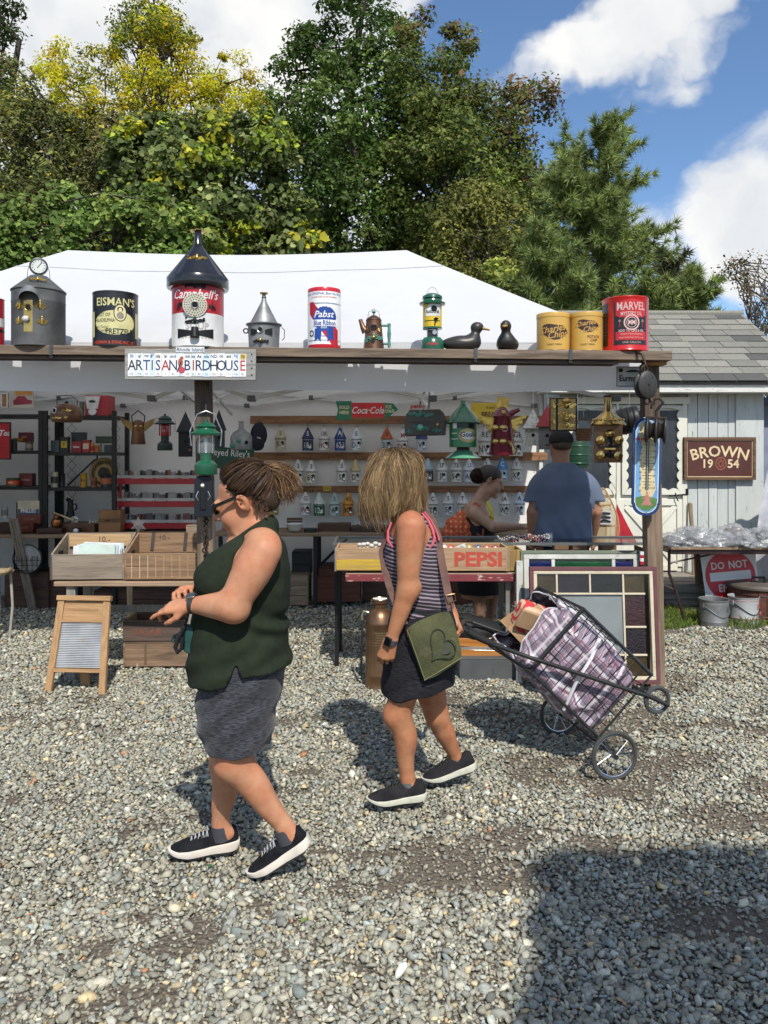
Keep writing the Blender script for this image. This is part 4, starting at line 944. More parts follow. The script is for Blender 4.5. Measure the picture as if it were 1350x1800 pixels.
def woman_green():
 Y0=2.95;O=P(430,800,Y0);O.z=0
 t=Qb('person','woman in olive sleeveless top and grey skirt walking left with sunglasses and ponytail','person',O)
 def q(px,py,y=0.):return P(px,py,Y0+y)-O
 sd=SDF((-.40,-.34,.02),(.30,.34,1.64),.0052)
 hc=q(433,884,-.012);fwd=Vector((-1,.10,-.36));up=Vector((-.36,.0,1))
 T=head(sd,hc,fwd,up,1.12)
 sd.cone(T((-.012,0,-.04)),q(455,945,.0),.060,.070,.03);sd.cone(T((.03,0,-.080)),q(437,952,0),.036,.05,.03);sd.cone(T((.03,0,-.09)),T((.070,0,-.104)),.030,.026,.02)
 tor=[(940,420,478,.115),(955,400,490,.155),(980,378,495,.168),(1005,362,498,.168),(1030,358,500,.163),(1055,362,499,.16),(1090,354,492,.160),(1130,358,490,.158),(1170,360,488,.155),(1205,362,484,.15)]
 def secs(rows,inf=0.):return[(q(0,r[0]).z,q(r[1],0).x-inf,q(r[2],0).x+inf,r[4] if len(r)>4 else 0.,r[3]+inf) for r in rows]
 sd.loft(secs(tor),.03)
 for s_ in(-1,1):sd.cone(q(452,938,.02*s_),q(462,956,.145*s_),.052,.062,.03)
 sh,el,wr=q(462,970,-.185),q(408,1066,-.225),q(336,1063,-.165)
 sd.chain([sh,sh.lerp(el,.3),sh.lerp(el,.62),el],[.066,.070,.063,.050],.035)
 sd.chain([el,el.lerp(wr,.3),el.lerp(wr,.65),wr],[.050,.049,.038,.0265],.03);sd.ell(q(416,1074,-.225),(.042,.040,.038),.03)
 hand(sd,wr,q(300,1066,-.150)-wr,Vector((-.05,-.45,.9)),-1,[.22,.6,.85,1.0],.98,(.7,.45,-.5))
 sh2,el2,wr2=q(455,972,.185),q(405,1062,.235),q(345,1046,.06)
 sd.chain([sh2,sh2.lerp(el2,.4),el2],[.068,.07,.05],.035);sd.chain([el2,el2.lerp(wr2,.35),wr2],[.05,.05,.027],.03)
 hand(sd,wr2,q(318,1032,-.03)-wr2,Vector((-.35,.25,.9)),1,[.75,.95,1.1,1.1],.98,(.8,.25,-.5))
 kn,an=q(411,1340,-.075),q(500,1452,-.055)
 sd.chain([q(425,1200,-.078),q(413,1290,-.080),kn],[.085,.076,.066],.04);sd.ell(q(399,1343,-.075),(.042,.045,.05),.03)
 sd.chain([kn,kn.lerp(an,.34)+Vector((.008,0,.0)),kn.lerp(an,.65),an,q(508,1472,-.055)],[.060,.057,.046,.0335,.034],.03);sd.cone(an,q(520,1470,-.055),.030,.026,.02)
 kn2,an2=q(396,1342,.085),q(388,1448,.10)
 sd.chain([q(430,1200,.075),q(404,1290,.08),kn2],[.085,.072,.059],.04);sd.chain([kn2,kn2.lerp(an2,.33)+Vector((.012,0,0)),kn2.lerp(an2,.7),an2,q(388,1470,.10)],[.056,.056,.042,.033,.034],.03);sd.cone(an2,q(402,1465,.10),.030,.026,.02)
 Ti=lambda p:np.array(T(p))
 def skincol(v):
  c=np.tile(np.array([.47,.228,.132]),(len(v),1));n=Qn(v[:,0]*40+v[:,1]*31,v[:,2]*36,2)
  c*=(.89+.12*n+.12*Qn(v[:,0]*15+v[:,1]*12,v[:,2]*14,5))[:,None]*(1+(Qn(v[:,0]*22+9,v[:,2]*20+v[:,1]*9,8)-.5)[:,None]*np.array([.04,-.14,-.2]))
  lip=np.linalg.norm((v-Ti((.106,0,-.056)))*np.array([1,.8,1.6]),axis=1)<.022;c[lip]=(.36,.13,.10)
  chk=np.exp(-(np.linalg.norm(v-Ti((.07,.05,-.03)),axis=1)/.03)**2)[:,None];c=c*(1-.25*chk)+np.array([.46,.17,.11])*.25*chk
  nose=np.exp(-(np.linalg.norm(v-Ti((.12,0,-.018)),axis=1)/.016)**2)[:,None];c=c*(1-.45*nose)+np.array([.46,.17,.12])*.45*nose
  kne=np.exp(-(np.linalg.norm(v-np.array(q(392,1345,-.1)),axis=1)/.05)**2)[:,None];c=c*(1-.2*kne)+np.array([.44,.17,.10])*.2*kne
  sho=np.clip((v[:,2]-q(0,1000).z)/.12,0,1)*(v[:,2]<q(0,945).z)*(v[:,1]<-.12);c=c*(1-.22*sho[:,None])+np.array([.47,.185,.115])*.22*sho[:,None]
  return{'col':c}
 SK=M('fair skin',rough=.58,attr='col',c2=(.90,.80,.74),ns=24.,lo=.38,hi=.66,sss=.08,bump=.07,bs=230.,spec=.26)
 body=Qc(sd,'body',SK,t,2,skincol)
 st=SDF((-.26,-.27,.70),(.24,.27,1.46),.0052)
 top=[(925,428,474,.09),(938,404,486,.125),(955,384,498,.165),(980,362,505,.185),(1005,347,508,.186),(1030,342,510,.182),(1048,345,509,.176),(1080,340,504,.180),(1110,336,505,.190),(1140,334,509,.198),(1170,334,513,.204),(1200,336,512,.206)]
 st.loft(secs(top),.02,p=2.35)
 for s_ in(-1,1):st.cone(q(452,932,.03*s_),q(464,952,.130*s_),.055,.060,.03)
 st.cone(q(463,926,0),q(438,945,0),.060,.080,.03)
 for y in(-.215,.215):st.ell(q(447,986,y),(.094,.085,.098),.012,'s')
 nb,nf=q(474,907,0),q(398,954,0);dv=nf-nb;st.plane(nb,(-dv.z*-1 if False else dv.z*-1,0,dv.x) if False else Vector((dv.z,0,-dv.x)))
 hz0,hz1=q(340,1190).z,q(512,1163).z;hx0,hx1=q(340,0).x,q(512,0).x
 def hem(X,Y,Z):
  u=np.clip((X-hx0)/(hx1-hx0),0,1);return hz0+(hz1-hz0)*u-.012*np.sin(u*PI*2)+.006*np.sin(X*40)-Z
 st.func(hem)
 sx,sz=q(432,0).x,q(0,1146).z
 st.func(lambda X,Y,Z:np.maximum(np.abs(X-sx)-np.maximum(0,(sz-Z))*.42,np.maximum(Y+.10,Z-sz)),'s')
 def wr_(v):
  x,y,z=v[:,0],v[:,1],v[:,2]
  f1=np.sin((z+.22*np.abs(x-.05)+.3*x)*62+3*Qn(x*9,z*9,3))*np.exp(-((z-q(0,1085).z)/.06)**2)*np.clip((x+.05)/.15,0,1)*.005
  f2=np.sin((z-.55*x)*75+4*Qn(x*6+y*5,z*6,8))*.0024*np.clip((1.0-z)/.2,.25,1)
  return 2.2*f1+1.6*f2+.009*np.sin((z+.9*x)*34+5*Qn(x*5+2,z*5,4))*np.clip((z-q(0,1060).z)/.1,0,1)*np.clip((q(0,985).z-z)/.08,0,1)*np.clip((.02-x)/.1,0,1)+.007*np.exp(-((z-q(0,1052).z+.25*x)/.012)**2)*-1*np.clip((.06-x)/.1,0,1)+.0035*np.sin((z*.6-x)*46+4*Qn(x*6,z*6,11))*np.clip((q(0,1110).z-z)/.08,0,1)+.006*(Qn(x*14+y*9,z*12,5)-.5)
 TOP=M('olive knit',(.021,.028,.017),rough=.95,c2=(.016,.0215,.013),ns=30.,bump=.15,bs=420.,spec=.15)
 Qc(st,'sleeveless_top',TOP,t,1,None,wr_)
 sk=SDF((-.24,-.25,.44),(.22,.25,.92),.0052)
 rows=[(1130,352,496,.178),(1160,350,500,.183),(1190,350,500,.184),(1220,348,492,.180),(1250,349,486,.176),(1280,354,481,.172),(1305,361,478,.166),(1320,365,476,.16)]
 sk.loft(secs(rows),.02,p=2.3);hb=q(0,1307).z
 sk.func(lambda X,Y,Z:hb+.012*np.clip(-X/.12,0,1.4)**2+.004*np.sin(X*30)-Z)
 def wr2(v):
  x,y,z=v[:,0],v[:,1],v[:,2];return np.sin((z-.8*x)*60+5*Qn(x*7,z*7,8))*.0045+.007*(Qn(x*10+y*8,z*10,5)-.5)
 SKM=M('grey marl skirt',(.065,.067,.078),rough=.95,spec=.15,c2=(.020,.021,.027),ns=5.,stretch=(9,9,60),lo=.42,hi=.60,sheen=.15)
 skirt=Qc(sk,'skirt',SKM,t,1,None,wr2)
 mb=MB();mb.Qe([q(388,1190,-.175),q(386,1230,-.166),q(384,1268,-.158),q(378,1286,-.148),q(370,1300,-.135)],.0022,5);mb.Qa('seam',M('dark thread',(.012,.012,.014)),skirt)
 BL=M('black mesh upper',(.006,.0065,.008),rough=.95,spec=.15,c2=(.016,.017,.02),ns=14.,bump=.3,bs=300.);CR=M('cream foam sole',(.66,.60,.52),rough=.8,c2=(.56,.50,.43),ns=12.,bump=.12,bs=50.);OS=M('black rubber',(.02,.02,.02),rough=.8);LC=M('grey laces',(.35,.35,.36),rough=.8);LT=M('grey shoe print',(.30,.31,.34),rough=.6)
 shoe(t,q(548,1484,-.055),q(441,1545,-.06),Vector((-.50,0,.86)),[BL,CR,OS,LC,LT],wid=.048,text='HOKA',side=1)
 shoe(t,q(420,1489,.12),q(296,1506,.055),Vector((-.05,0,1)),[BL,CR,OS,LC,LT],wid=.048,text=None,side=1)
 SO=M('charcoal sock',(.05,.05,.06),rough=.9)
 for(a,b,r_) in((q(497,1455,-.055),q(507,1478,-.055),.0375),(q(388,1449,.10),q(390,1474,.10),.0375)):
  mb=MB();mb.Qe([a,a.lerp(b,.5),b],[r_,r_*1.02,r_*1.05],18);mb.Qa('sock',SO,t)
 cols=lambda n,l0=.0:np.array([.055,.032,.021])*np.exp(nrg.normal(0,.3,(n,1)))+l0*np.array([.22,.13,.06])*nrg.random((n,1))**1.5
 hs=SDF((-.20,-.16,1.18),(.24,.16,1.66),.0052)
 f_=Vector(fwd).normalized();u_=Vector(up);u_=(u_-f_*u_.dot(f_)).normalized();l_=u_.cross(f_);Rm=np.array([[f_[i],l_[i],u_[i]] for i in range(3)])
 hs.ell(T((-.020,0,.050)),np.array((.104,.083,.088))*1.12,.01,'u',Rm);hs.ell(T((-.075,0,.0)),np.array((.045,.062,.06))*1.12,.03,'u',Rm)
 c0=np.array(T((0,0,0)))
 def hairline(X,Y,Z):
  x,y,z=[(X-c0[0])*Rm[0,i]+(Y-c0[1])*Rm[1,i]+(Z-c0[2])*Rm[2,i] for i in range(3)]
  x,y,z=x/1.12,y/1.12,z/1.12
  front=np.where(z>.055,x-(.060-1.4*np.maximum(0,.108-z)),x-(.000-.5*(.055-z)+.02))
  return np.maximum(np.minimum(front,.5),np.where(x>-.045,.016-z,-.055-z))
 hs.func(hairline)
 Qc(hs,'hair',M('dark brown hair base',(.030,.018,.012),rough=.5,c2=(.06,.036,.022),ns=5.,stretch=(3,30,30)),t,2)
 kn_=np.array(T((-.098,0,.088)));n=2000;m=12
 th=nrg.uniform(-1.25,1.25,n);ph=nrg.uniform(0,1,n)
 fr=nrg.random(n);y0=np.where(fr<.5,nrg.uniform(-.062,.062,n),np.sign(nrg.normal(0,1,n))*.074)
 x0=np.where(fr<.5,.052-5*y0**2,np.where(fr<.78,nrg.uniform(-.03,.030,n),nrg.uniform(-.085,-.04,n)));z0=np.where(fr<.5,.116-9*y0**2,np.where(fr<.78,.030+1.3*np.clip(x0,0,1),nrg.uniform(-.05,.02,n)))
 p0=np.stack([x0,y0,z0],1);k_=np.array([-.094,0,.086]);tt=np.linspace(0,1,m)[None,:,None]
 pth=p0[:,None,:]*(1-tt)+k_*tt;cc=np.array([-.020,0,.048]);d=pth-cc;rad=np.array([.107,.086,.091])
 nn=np.linalg.norm(d/rad,axis=2)[:,:,None];want=1.0+.05*nrg.random((n,1,1))+.06*np.sin(PI*tt)*nrg.random((n,1,1))**2;lift=np.clip(tt*6,0,1)*np.clip((1-tt)*5,0,1)
 pth=cc+d*(1+(np.maximum(want/np.maximum(nn,.2),.9)-1)*lift);pth+=nrg.normal(0,.0022,(n,1,3))*np.sin(PI*tt)+nrg.normal(0,.003,(n,1,3))*np.sin(PI*tt*2)
 pw=np.einsum('ij,nkj->nki',Rm,pth*1.12)+c0
 strands('hair',pw,nrg.uniform(.0005,.0011,n),cols(n,.16),HAIR,t)
 n=2300;m=14;ts=np.linspace(0,1,m)[None,:]
 g_=nrg.normal(0,1,(n,3));g_/=np.linalg.norm(g_,axis=1)[:,None];g_*=(nrg.random(n)**.45)[:,None]
 tip=np.array(q(507,858,-.01))+g_*np.array([.052,.062,.074])
 ctl=np.stack([np.array(q(497,0).x)+nrg.normal(.0,.022,n),nrg.normal(-.01,.030,n),q(0,812).z+nrg.normal(-.010,.016,n)],1)
 k0=kn_+nrg.normal(0,.010,(n,3));tq=ts[:,:,None]
 pt=k0[:,None]*(1-tq)**2+2*ctl[:,None]*tq*(1-tq)+tip[:,None]*tq**2
 wv=nrg.uniform(4,9,(n,1));ph=nrg.uniform(0,6.28,(n,1));am=nrg.uniform(.003,.018,(n,1))*np.clip(ts*1.4-.1,0,1)
 pt[:,:,0]+=np.sin(ts*wv+ph)*am;pt[:,:,2]+=np.cos(ts*wv*.8+ph)*am;pt[:,:,1]+=np.sin(ts*wv*1.1+ph*2)*am
 strands('ponytail',pt,nrg.uniform(.0004,.0009,n),cols(n,1.5),HAIR,t)
 g=Qb('sunglasses','black framed sunglasses worn by the woman in the olive top','sunglasses',T((.1,0,.02)));g0=Vector(T((.1,0,.02)))
 g.parent=t;del g['label'];del g['category']
 def gp(x,y,z):return Vector(T((x,y,z)))-g0
 BK=M('black acetate',(.008,.008,.009),rough=.25,coat=.4);LN=M('dark lens',(.012,.012,.014),rough=.08,coat=.5)
 for s_ in(1,-1):
  mb=MB();pts=[gp(.096,.071*s_,.024),gp(.05,.083*s_,.026),gp(-.012,.084*s_,.030)]
  for a,b in zip(pts,pts[1:]):mb.bar(a,b,.005,.013,up=Vector(T((0,0,1)))-Vector(T((0,0,0))))
  mb.Qa('temple',BK,g)
  ring=[gp(.1020+.002*math.cos(a)-.14*abs(.037+.028*math.cos(a))**1.15,(.037+.031*math.cos(a))*s_,.016+.018*math.sin(a)) for a in[2*PI*i/20 for i in range(20)]]
  mb=MB();mb.Qe(ring,.0036,6,closed=True);mb.Qa('rim',BK,g);mb=MB();mb.add(ring,[tuple(range(20))]);mb.Qa('lens',LN,g)
 mb=MB();mb.Qe([gp(.108,-.008,.022),gp(.112,0,.024),gp(.108,.008,.022)],.004,6);mb.Qa('bridge',BK,g)
 wt=Qb('wristwatch','','',wr);wt.parent=t;ax=(q(300,1066,-.150)-wr).normalized();cen=-ax*.008
 n1=ax.cross(Vector((0,-.5,.85))).normalized();n2=ax.cross(n1)
 mb=MB()
 for k in range(2):
  pass
 ring=[cen+(n1*math.cos(a)+n2*math.sin(a))*.0305 for a in[2*PI*i/24 for i in range(24)]];vs=[];fs=[]
 for p in ring:vs+=[p-ax*.011,p+ax*.011]
 vs+=[cen+(p-cen)*1.10-ax*.011 for p in ring]+[cen+(p-cen)*1.10+ax*.011 for p in ring]
 for i in range(24):j=(i+1)%24;fs+=[(48+i,48+j,72+j,72+i),(2*i,48+i,48+j,2*j),(2*i+1,2*j+1,72+j,72+i)]
 mb.add(vs,fs,0,True);mb.Qa('strap',M('dark olive strap',(.025,.025,.02),rough=.6),wt)
 un=Vector((-.1,-.35,.93));un=(un-ax*un.dot(ax)).normalized();mm=Matrix((ax,un.cross(ax)*-1,un)).transposed().to_4x4();mm.translation=cen+un*.036
 mb=MB();mb.box((0,0,0),(.034,.027,.010),rot=mm.to_3x3().to_4x4());[mb.v.__setitem__(i,tuple(Vector(p)+mm.translation)) for i,p in enumerate(mb.v)];mb.Qa('watch_case',M('steel case',(.5,.5,.5),rough=.25,metal=.9),wt,bevel=.003)
 mb=MB();mb.box((0,0,.0055),(.030,.023,.002),rot=None);mb.v=[tuple(mm@Vector(p)) for p in mb.v];mb.Qa('watch_face',M('black glass face',(.006,.006,.007),rough=.05,coat=1),wt)
 b0=q(327,1082,-.135);w=Qb('wristlet','small black and teal tasselled wristlet hanging from her wrist','purse',O+b0)
 BKL=M('black leather',(.012,.012,.013),rough=.4,bump=.1);TE=M('teal leather',(.015,.075,.07),rough=.5,bump=.15,bs=90)
 mb=MB();mb.Qe([q(331,1078,-.14)-b0,q(328,1092,-.135)-b0,q(322,1108,-.135)-b0],.005,6)
 for i in range(7):p=q(330,1080,-.14).lerp(q(322,1108,-.135),i/6)-b0;mb.ell(p,(.006,.006,.005),8,5)
 mb.Qa('chain',M('dark steel',(.09,.09,.09),rough=.35,metal=.9),w)
 mb=MB();mb.Qe([q(322,1106,-.14)-b0,q(313,1122,-.14)-b0,q(308,1138,-.14)-b0,q(312,1147,-.14)-b0,q(319,1140,-.14)-b0,q(321,1120,-.14)-b0],.0085,8);mb.Qa('strap',BKL,w)
 mb=MB();mb.prism([(0,0),(.035,-.008),(.048,-.085),(.03,-.115),(.0,-.10),(-.012,-.05)],.03,0,Matrix.Translation(q(322,1098,-.12)-b0));mb.Qa('pouch',TE,w,bevel=.006)
 for i in range(9):
  a=q(317,1112,-.118)-b0;e=a+Vector((-.035+.006*i,.003*(i%3),-.03-.008*(i%4)));mb=MB();mb.Qe([a,a.lerp(e,.5)+Vector((-.003,0,.004)),e],[.004,.004,.0025],5);mb.Qa('tassel',TE,w)
 return t
woman_green()
def woman_striped():
 Y0=3.55;O=P(720,800,Y0);O.z=0
 t=Qb('person','blonde woman in striped tank top and dark skirt pulling the wire cart','person',O)
 def q(px,py,y=0.):return P(px,py,Y0+y)-O
 def secs(rows,inf=0.):return[(q(0,r[0]).z,q(r[1],0).x-inf,q(r[2],0).x+inf,r[4] if len(r)>4 else 0.,r[3]+inf) for r in rows]
 sd=SDF((-.24,-.34,.02),(.34,.34,1.66),.0052)
 hc=q(694,862,.01);fwd=Vector((-.72,.70,-.06));up=Vector((-.03,0,1))
 T=head(sd,hc,fwd,up,1.06)
 sd.cone(T((-.015,0,-.04)),q(716,922,0),.056,.062,.03)
 sd.loft(secs([(905,700,742,.10),(918,690,755,.145),(935,684,764,.160),(955,680,771,.162),(985,677,778,.160),(1015,682,782,.152),(1045,690,786,.146),(1075,692,792,.152),(1110,688,797,.165),(1150,682,798,.170),(1185,680,795,.165)]),.03)
 for s_ in(-1,1):sd.cone(q(718,912,.02*s_),q(722,922,.14*s_),.05,.055,.03)
 sh,el,wr=q(722,926,-.175),q(716,1040,-.205),q(688,1124,-.215)
 sd.chain([sh,sh.lerp(el,.3),sh.lerp(el,.65),el],[.062,.060,.052,.042],.035);sd.ell(q(728,1032,-.20),(.033,.034,.03),.025)
 sd.chain([el,el.lerp(wr,.3),el.lerp(wr,.7),wr],[.042,.041,.032,.0255],.03)
 hand(sd,wr,q(679,1152,-.21)-wr,Vector((-.10,-.9,.12)),1,[.72,.80,.88,.95],.98,(.8,.25,-.55))
 sh2,el2,wr2=q(722,930,.175),q(768,1030,.23),q(797,1082,.20)
 sd.chain([sh2,sh2.lerp(el2,.5),el2],[.060,.055,.042],.035);sd.chain([el2,el2.lerp(wr2,.4),wr2],[.042,.038,.0255],.03)
 hand(sd,wr2,q(806,1102,.17)-wr2,Vector((.7,.3,.6)),1,[1.25,1.3,1.3,1.3],.95,(.8,.3,-.6),tcurl=.7)
 kn,an=q(699,1258,-.075),q(716,1368,-.075)
 sd.chain([q(722,1170,-.08),q(709,1218,-.078),kn],[.082,.068,.056],.04);sd.ell(q(688,1256,-.075),(.034,.04,.042),.03)
 sd.chain([kn,kn.lerp(an,.32)+Vector((.020,0,0)),kn.lerp(an,.66)+Vector((.006,0,0)),an,q(717,1385,-.075)],[.053,.055,.041,.0325,.034],.03);sd.cone(an,q(726,1386,-.075),.028,.026,.02)
 kn2,an2=q(768,1258,.085),q(801,1330,.15)
 sd.chain([q(745,1170,.08),q(757,1215,.082),kn2],[.088,.072,.052],.04);sd.chain([kn2,kn2.lerp(an2,.35),kn2.lerp(an2,.7),an2,q(805,1346,.15)],[.051,.051,.038,.031,.033],.03);sd.cone(an2,q(812,1343,.15),.026,.025,.02)
 def skincol(v):
  c=np.tile(np.array([.40,.185,.098]),(len(v),1));n=Qn(v[:,0]*40+v[:,1]*31,v[:,2]*36,2);c*=(.88+.14*n+.12*Qn(v[:,0]*15+v[:,1]*12,v[:,2]*14,5))[:,None]*(1+(Qn(v[:,0]*22+9,v[:,2]*20+v[:,1]*9,8)-.5)[:,None]*np.array([.04,-.14,-.2]))
  fr=np.clip((Qn(v[:,0]*210+v[:,1]*90,v[:,2]*210,7)-.8)*6,0,1)[:,None];c*=1-fr*np.array([.10,.16,.2])
  red=np.clip((v[:,2]-q(0,960).z)/.10,0,1)[:,None]*.55;c=c*(1-red)+np.array([.43,.155,.085])*red
  return{'col':c}
 SK=M('tanned skin',rough=.56,attr='col',c2=(.88,.78,.70),ns=24.,lo=.38,hi=.66,sss=.07,bump=.08,bs=230.,spec=.28)
 Qc(sd,'body',SK,t,2,skincol)
 rows=[(905,706,745,.085),(920,692,758,.120),(940,681,768,.150),(960,674,775,.168),(985,670,780,.170),(1010,674,785,.162),(1045,684,790,.155),(1075,687,797,.160),(1100,685,800,.170)]
 st=SDF((-.20,-.24,.76),(.26,.24,1.44),.0052);st.loft(secs(rows),.02,p=2.3)
 for s_ in(-1,1):st.cone(q(722,906,.035*s_),q(735,925,.065*s_),.040,.050,.02)
 nb,nf=q(756,893,0),q(682,928,0);dv=nf-nb;st.plane(nb,Vector((dv.z,0,-dv.x)))
 for y in(-.20,.20):st.ell(q(719,935,y),(.098,.118,.112),.012,'s')
 h0,h1=q(0,1082).z,q(0,1066).z;hx0,hx1=q(690,0).x,q(798,0).x
 st.func(lambda X,Y,Z:h0+(h1-h0)*np.clip((X-hx0)/(hx1-hx0),0,1)+.004*np.sin(X*35)-Z)
 def wr_(v):
  x,y,z=v[:,0],v[:,1],v[:,2];return np.sin((z+.5*x)*70+4*Qn(x*8,z*8,3))*.006*np.clip((q(0,1000).z-z)/.1,0.15,1)+.005*(Qn(x*12+y*9,z*12,5)-.5)
 m=M('striped jersey',(.020,.017,.020),rough=.8,c2=(.026,.022,.026),ns=20.);nt=m.node_tree;N=nt.nodes.new;L=nt.links.new;b=nt.nodes['Principled BSDF']
 tc=N('ShaderNodeTexCoord');mp=N('ShaderNodeMapping');mp.inputs['Rotation'].default_value=(0,R(-9),0);L(tc.outputs['Object'],mp.inputs['Vector']);wv=N('ShaderNodeTexWave');wv.bands_direction='Z';wv.inputs['Scale'].default_value=19.;wv.inputs['Distortion'].default_value=1.3;wv.inputs['Detail Scale'].default_value=1.2;wv.inputs['Detail'].default_value=1
 L(mp.outputs[0],wv.inputs['Vector']);mr=N('ShaderNodeMapRange');mr.inputs['From Min'].default_value=.66;mr.inputs['From Max'].default_value=.74;L(wv.outputs['Fac'],mr.inputs['Value'])
 mx=N('ShaderNodeMix');mx.data_type='RGBA';L(mr.outputs[0],mx.inputs['Factor']);old=b.inputs['Base Color'].links[0].from_socket;L(old,mx.inputs['A']);mx.inputs['B'].default_value=(.26,.20,.25,1);L(mx.outputs['Result'],b.inputs['Base Color'])
 Qc(st,'tank_top',m,t,1,None,wr_)
 PK=M('coral pink binding',(.62,.10,.14),rough=.7)
 for s_ in(-1,):
  c=Vector(q(719,938,-.148));pts=[]
  mb=MB()
  arc=[(688,918,-.125),(682,934,-.135),(682,950,-.145),(690,962,-.150)];mb.Qe([q(*p) for p in arc],[.004,.0055,.007,.004],8);mb.Qa('bra_strap',PK,t);mb=MB()
  arc=[(742,902,-.075),(752,914,-.090),(760,930,-.110),(764,945,-.125),(760,958,-.138),(748,968,-.146)];mb.Qe([q(*p) for p in arc],[.004,.005,.0055,.006,.007,.004],8);mb.Qa('bra_strap',PK,t)
  mb=MB();mb.Qe([q(746,900,-.060),q(757,914,-.075),q(768,934,-.095),q(772,950,-.11)],[.004,.004,.004,.004],8);mb.Qa('bra_strap',PK,t)
 rows=[(1060,690,793,.158),(1080,686,798,.165),(1110,680,802,.178),(1150,674,803,.184),(1185,671,800,.182),(1205,670,797,.178),(1225,670,795,.176)]
 sk=SDF((-.20,-.25,.46),(.28,.25,.92),.0052);sk.loft(secs(rows),.02,p=2.3);a0,a1=q(0,1217).z,q(0,1196).z;hx0,hx1=q(690,0).x,q(797,0).x
 sk.func(lambda X,Y,Z:a0+(a1-a0)*np.clip((X-hx0)/(hx1-hx0),0,1)+.005*np.sin(X*45+1)-Z)
 Qc(sk,'skirt',M('charcoal skirt',(.026,.026,.031),rough=.95,spec=.15,c2=(.011,.011,.014),ns=5.,stretch=(9,9,55),lo=.42,hi=.62),t,1,None,lambda v:np.sin((v[:,2]-.7*v[:,0])*55+5*Qn(v[:,0]*7,v[:,2]*7,8))*.0025)
 UP=M('dark grey knit upper',(.014,.013,.015),rough=.95,spec=.15,c2=(.028,.026,.028),ns=14.,bump=.3,bs=300.);CR=M('pale cream sole',(.56,.55,.45),rough=.75,c2=(.44,.43,.36),ns=16.);OS=M('black rubber',(.02,.02,.02));LC=M('black laces',(.012,.012,.012));LT=M('rust shoe print',(.32,.12,.07))
 shoe(t,q(748,1404,-.075),q(645,1414,-.12),Vector((0,0,1)),[UP,CR,OS,LC,LT],wid=.047,sole=.026,text='HOKA',side=1,rocker=.022)
 shoe(t,q(837,1350,.15),q(744,1378,.11),Vector((-.22,0,1)),[UP,CR,OS,LC,LT],wid=.047,sole=.026,text=None,rocker=.022)
 for(a,b_) in((q(716,1372,-.075),q(718,1390,-.075)),(q(803,1333,.15),q(806,1348,.15))):
  mb=MB();mb.Qe([a,b_],[.036,.039],18);mb.Qa('sock',M('grey ankle sock',(.12,.13,.13),rough=.9),t)
 hs=SDF((-.28,-.20,1.24),(.14,.22,1.70),.0052);f_=Vector(fwd).normalized();l_=Vector(up).cross(f_).normalized()
 hs.ell(q(694,844,.005),(.128,.118,.132),.02);hs.loft([(q(0,900).z,q(648,0).x,q(738,0).x,.0,.100),(q(0,880).z,q(643,0).x,q(742,0).x,.0,.110),(q(0,850).z,q(644,0).x,q(744,0).x,.0,.116),(q(0,820).z,q(655,0).x,q(733,0).x,.0,.10)],.03)
 fc=np.array(T((.13,0,-.02)));hs.ell(fc,(.075,.075,.11),.02,'s')
 BS=M('dark blonde hair base',(.13,.085,.045),rough=.5,c2=(.06,.038,.022),ns=6.,stretch=(30,30,2))
 Qc(hs,'hair',BS,t,2)
 n=8200;k=12;ts=np.linspace(0,1,k)[None,:]
 ang=nrg.uniform(0,2*PI,n);fa=math.atan2(f_.y,f_.x);da=(ang-fa+PI)%(2*PI)-PI;keep=np.abs(da)>.75;ang=ang[keep];n=len(ang)
 top=np.array(q(696,789,.0))+np.stack([nrg.normal(0,.022,n),nrg.normal(0,.030,n),nrg.normal(-.004,.004,n)],1)
 rx=.135+.016*nrg.random(n);ry=.122+.014*nrg.random(n);cx_=q(694,0).x
 zb=q(0,896).z+nrg.normal(0,.024,n)-.022*np.cos(ang)*-1*.0+np.where(np.cos(ang)<-.2,-.034,.016)
 lay=nrg.random(n);zb=np.where(lay<.3,zb+nrg.uniform(.03,.12,n),zb)
 bul=np.sin(np.clip(ts*1.25,0,1)*PI/2)**.8;tz=ts**1.25
 flare=1+.03*ts**2-.30*np.clip((ts-.86)/.14,0,1)**1.5*(nrg.random((n,1))*1.4)
 xx=top[:,:1]+(cx_-top[:,:1]*0-0)*0+(np.cos(ang)*rx)[:,None]*bul*flare;xx+=(cx_-top[:,:1])*bul;yy=top[:,1:2]*(1-bul)+(np.sin(ang)*ry)[:,None]*bul*flare
 zz=top[:,2:3]*(1-tz)+zb[:,None]*tz;zz+=.028*np.sin(ts*PI)*(1-ts)
 lock=np.floor(ang*7+2*lay);wph=(lock*12.9898)%6.28;am=.015*np.clip(ts*1.5-.3,0,1)
 xx+=np.sin(ts*7+wph[:,None])*am-.010*ts**2;yy+=np.cos(ts*6+wph[:,None]*1.7)*am
 pth=np.stack([xx,yy,zz],2)+nrg.normal(0,.0035,(n,1,3))*ts[:,:,None]
 lv=((lock*78.233)%1.0);mixv=np.clip(.8*lv+.45*nrg.random(n)**1.2-.08,0,1)[:,None];cols=np.array([.10,.062,.034])*(1-mixv)+np.array([.42,.29,.15])*mixv
 rt=np.clip(ts*3.2+.25*(nrg.random((n,1))-.5),0,1)[:,:,None];cols=np.array([.085,.054,.032])*(1-rt)+cols[:,None,:]*rt
 strands('hair',pth,nrg.uniform(.0004,.0008,n),cols,HAIR,t,.5)
 wt=Qb('wristwatch','','',wr);wt.parent=t;ax=(q(679,1152,-.21)-wr).normalized();cen=ax*.006;n1=ax.cross(Vector((0,-1,0))).normalized();n2=ax.cross(n1)
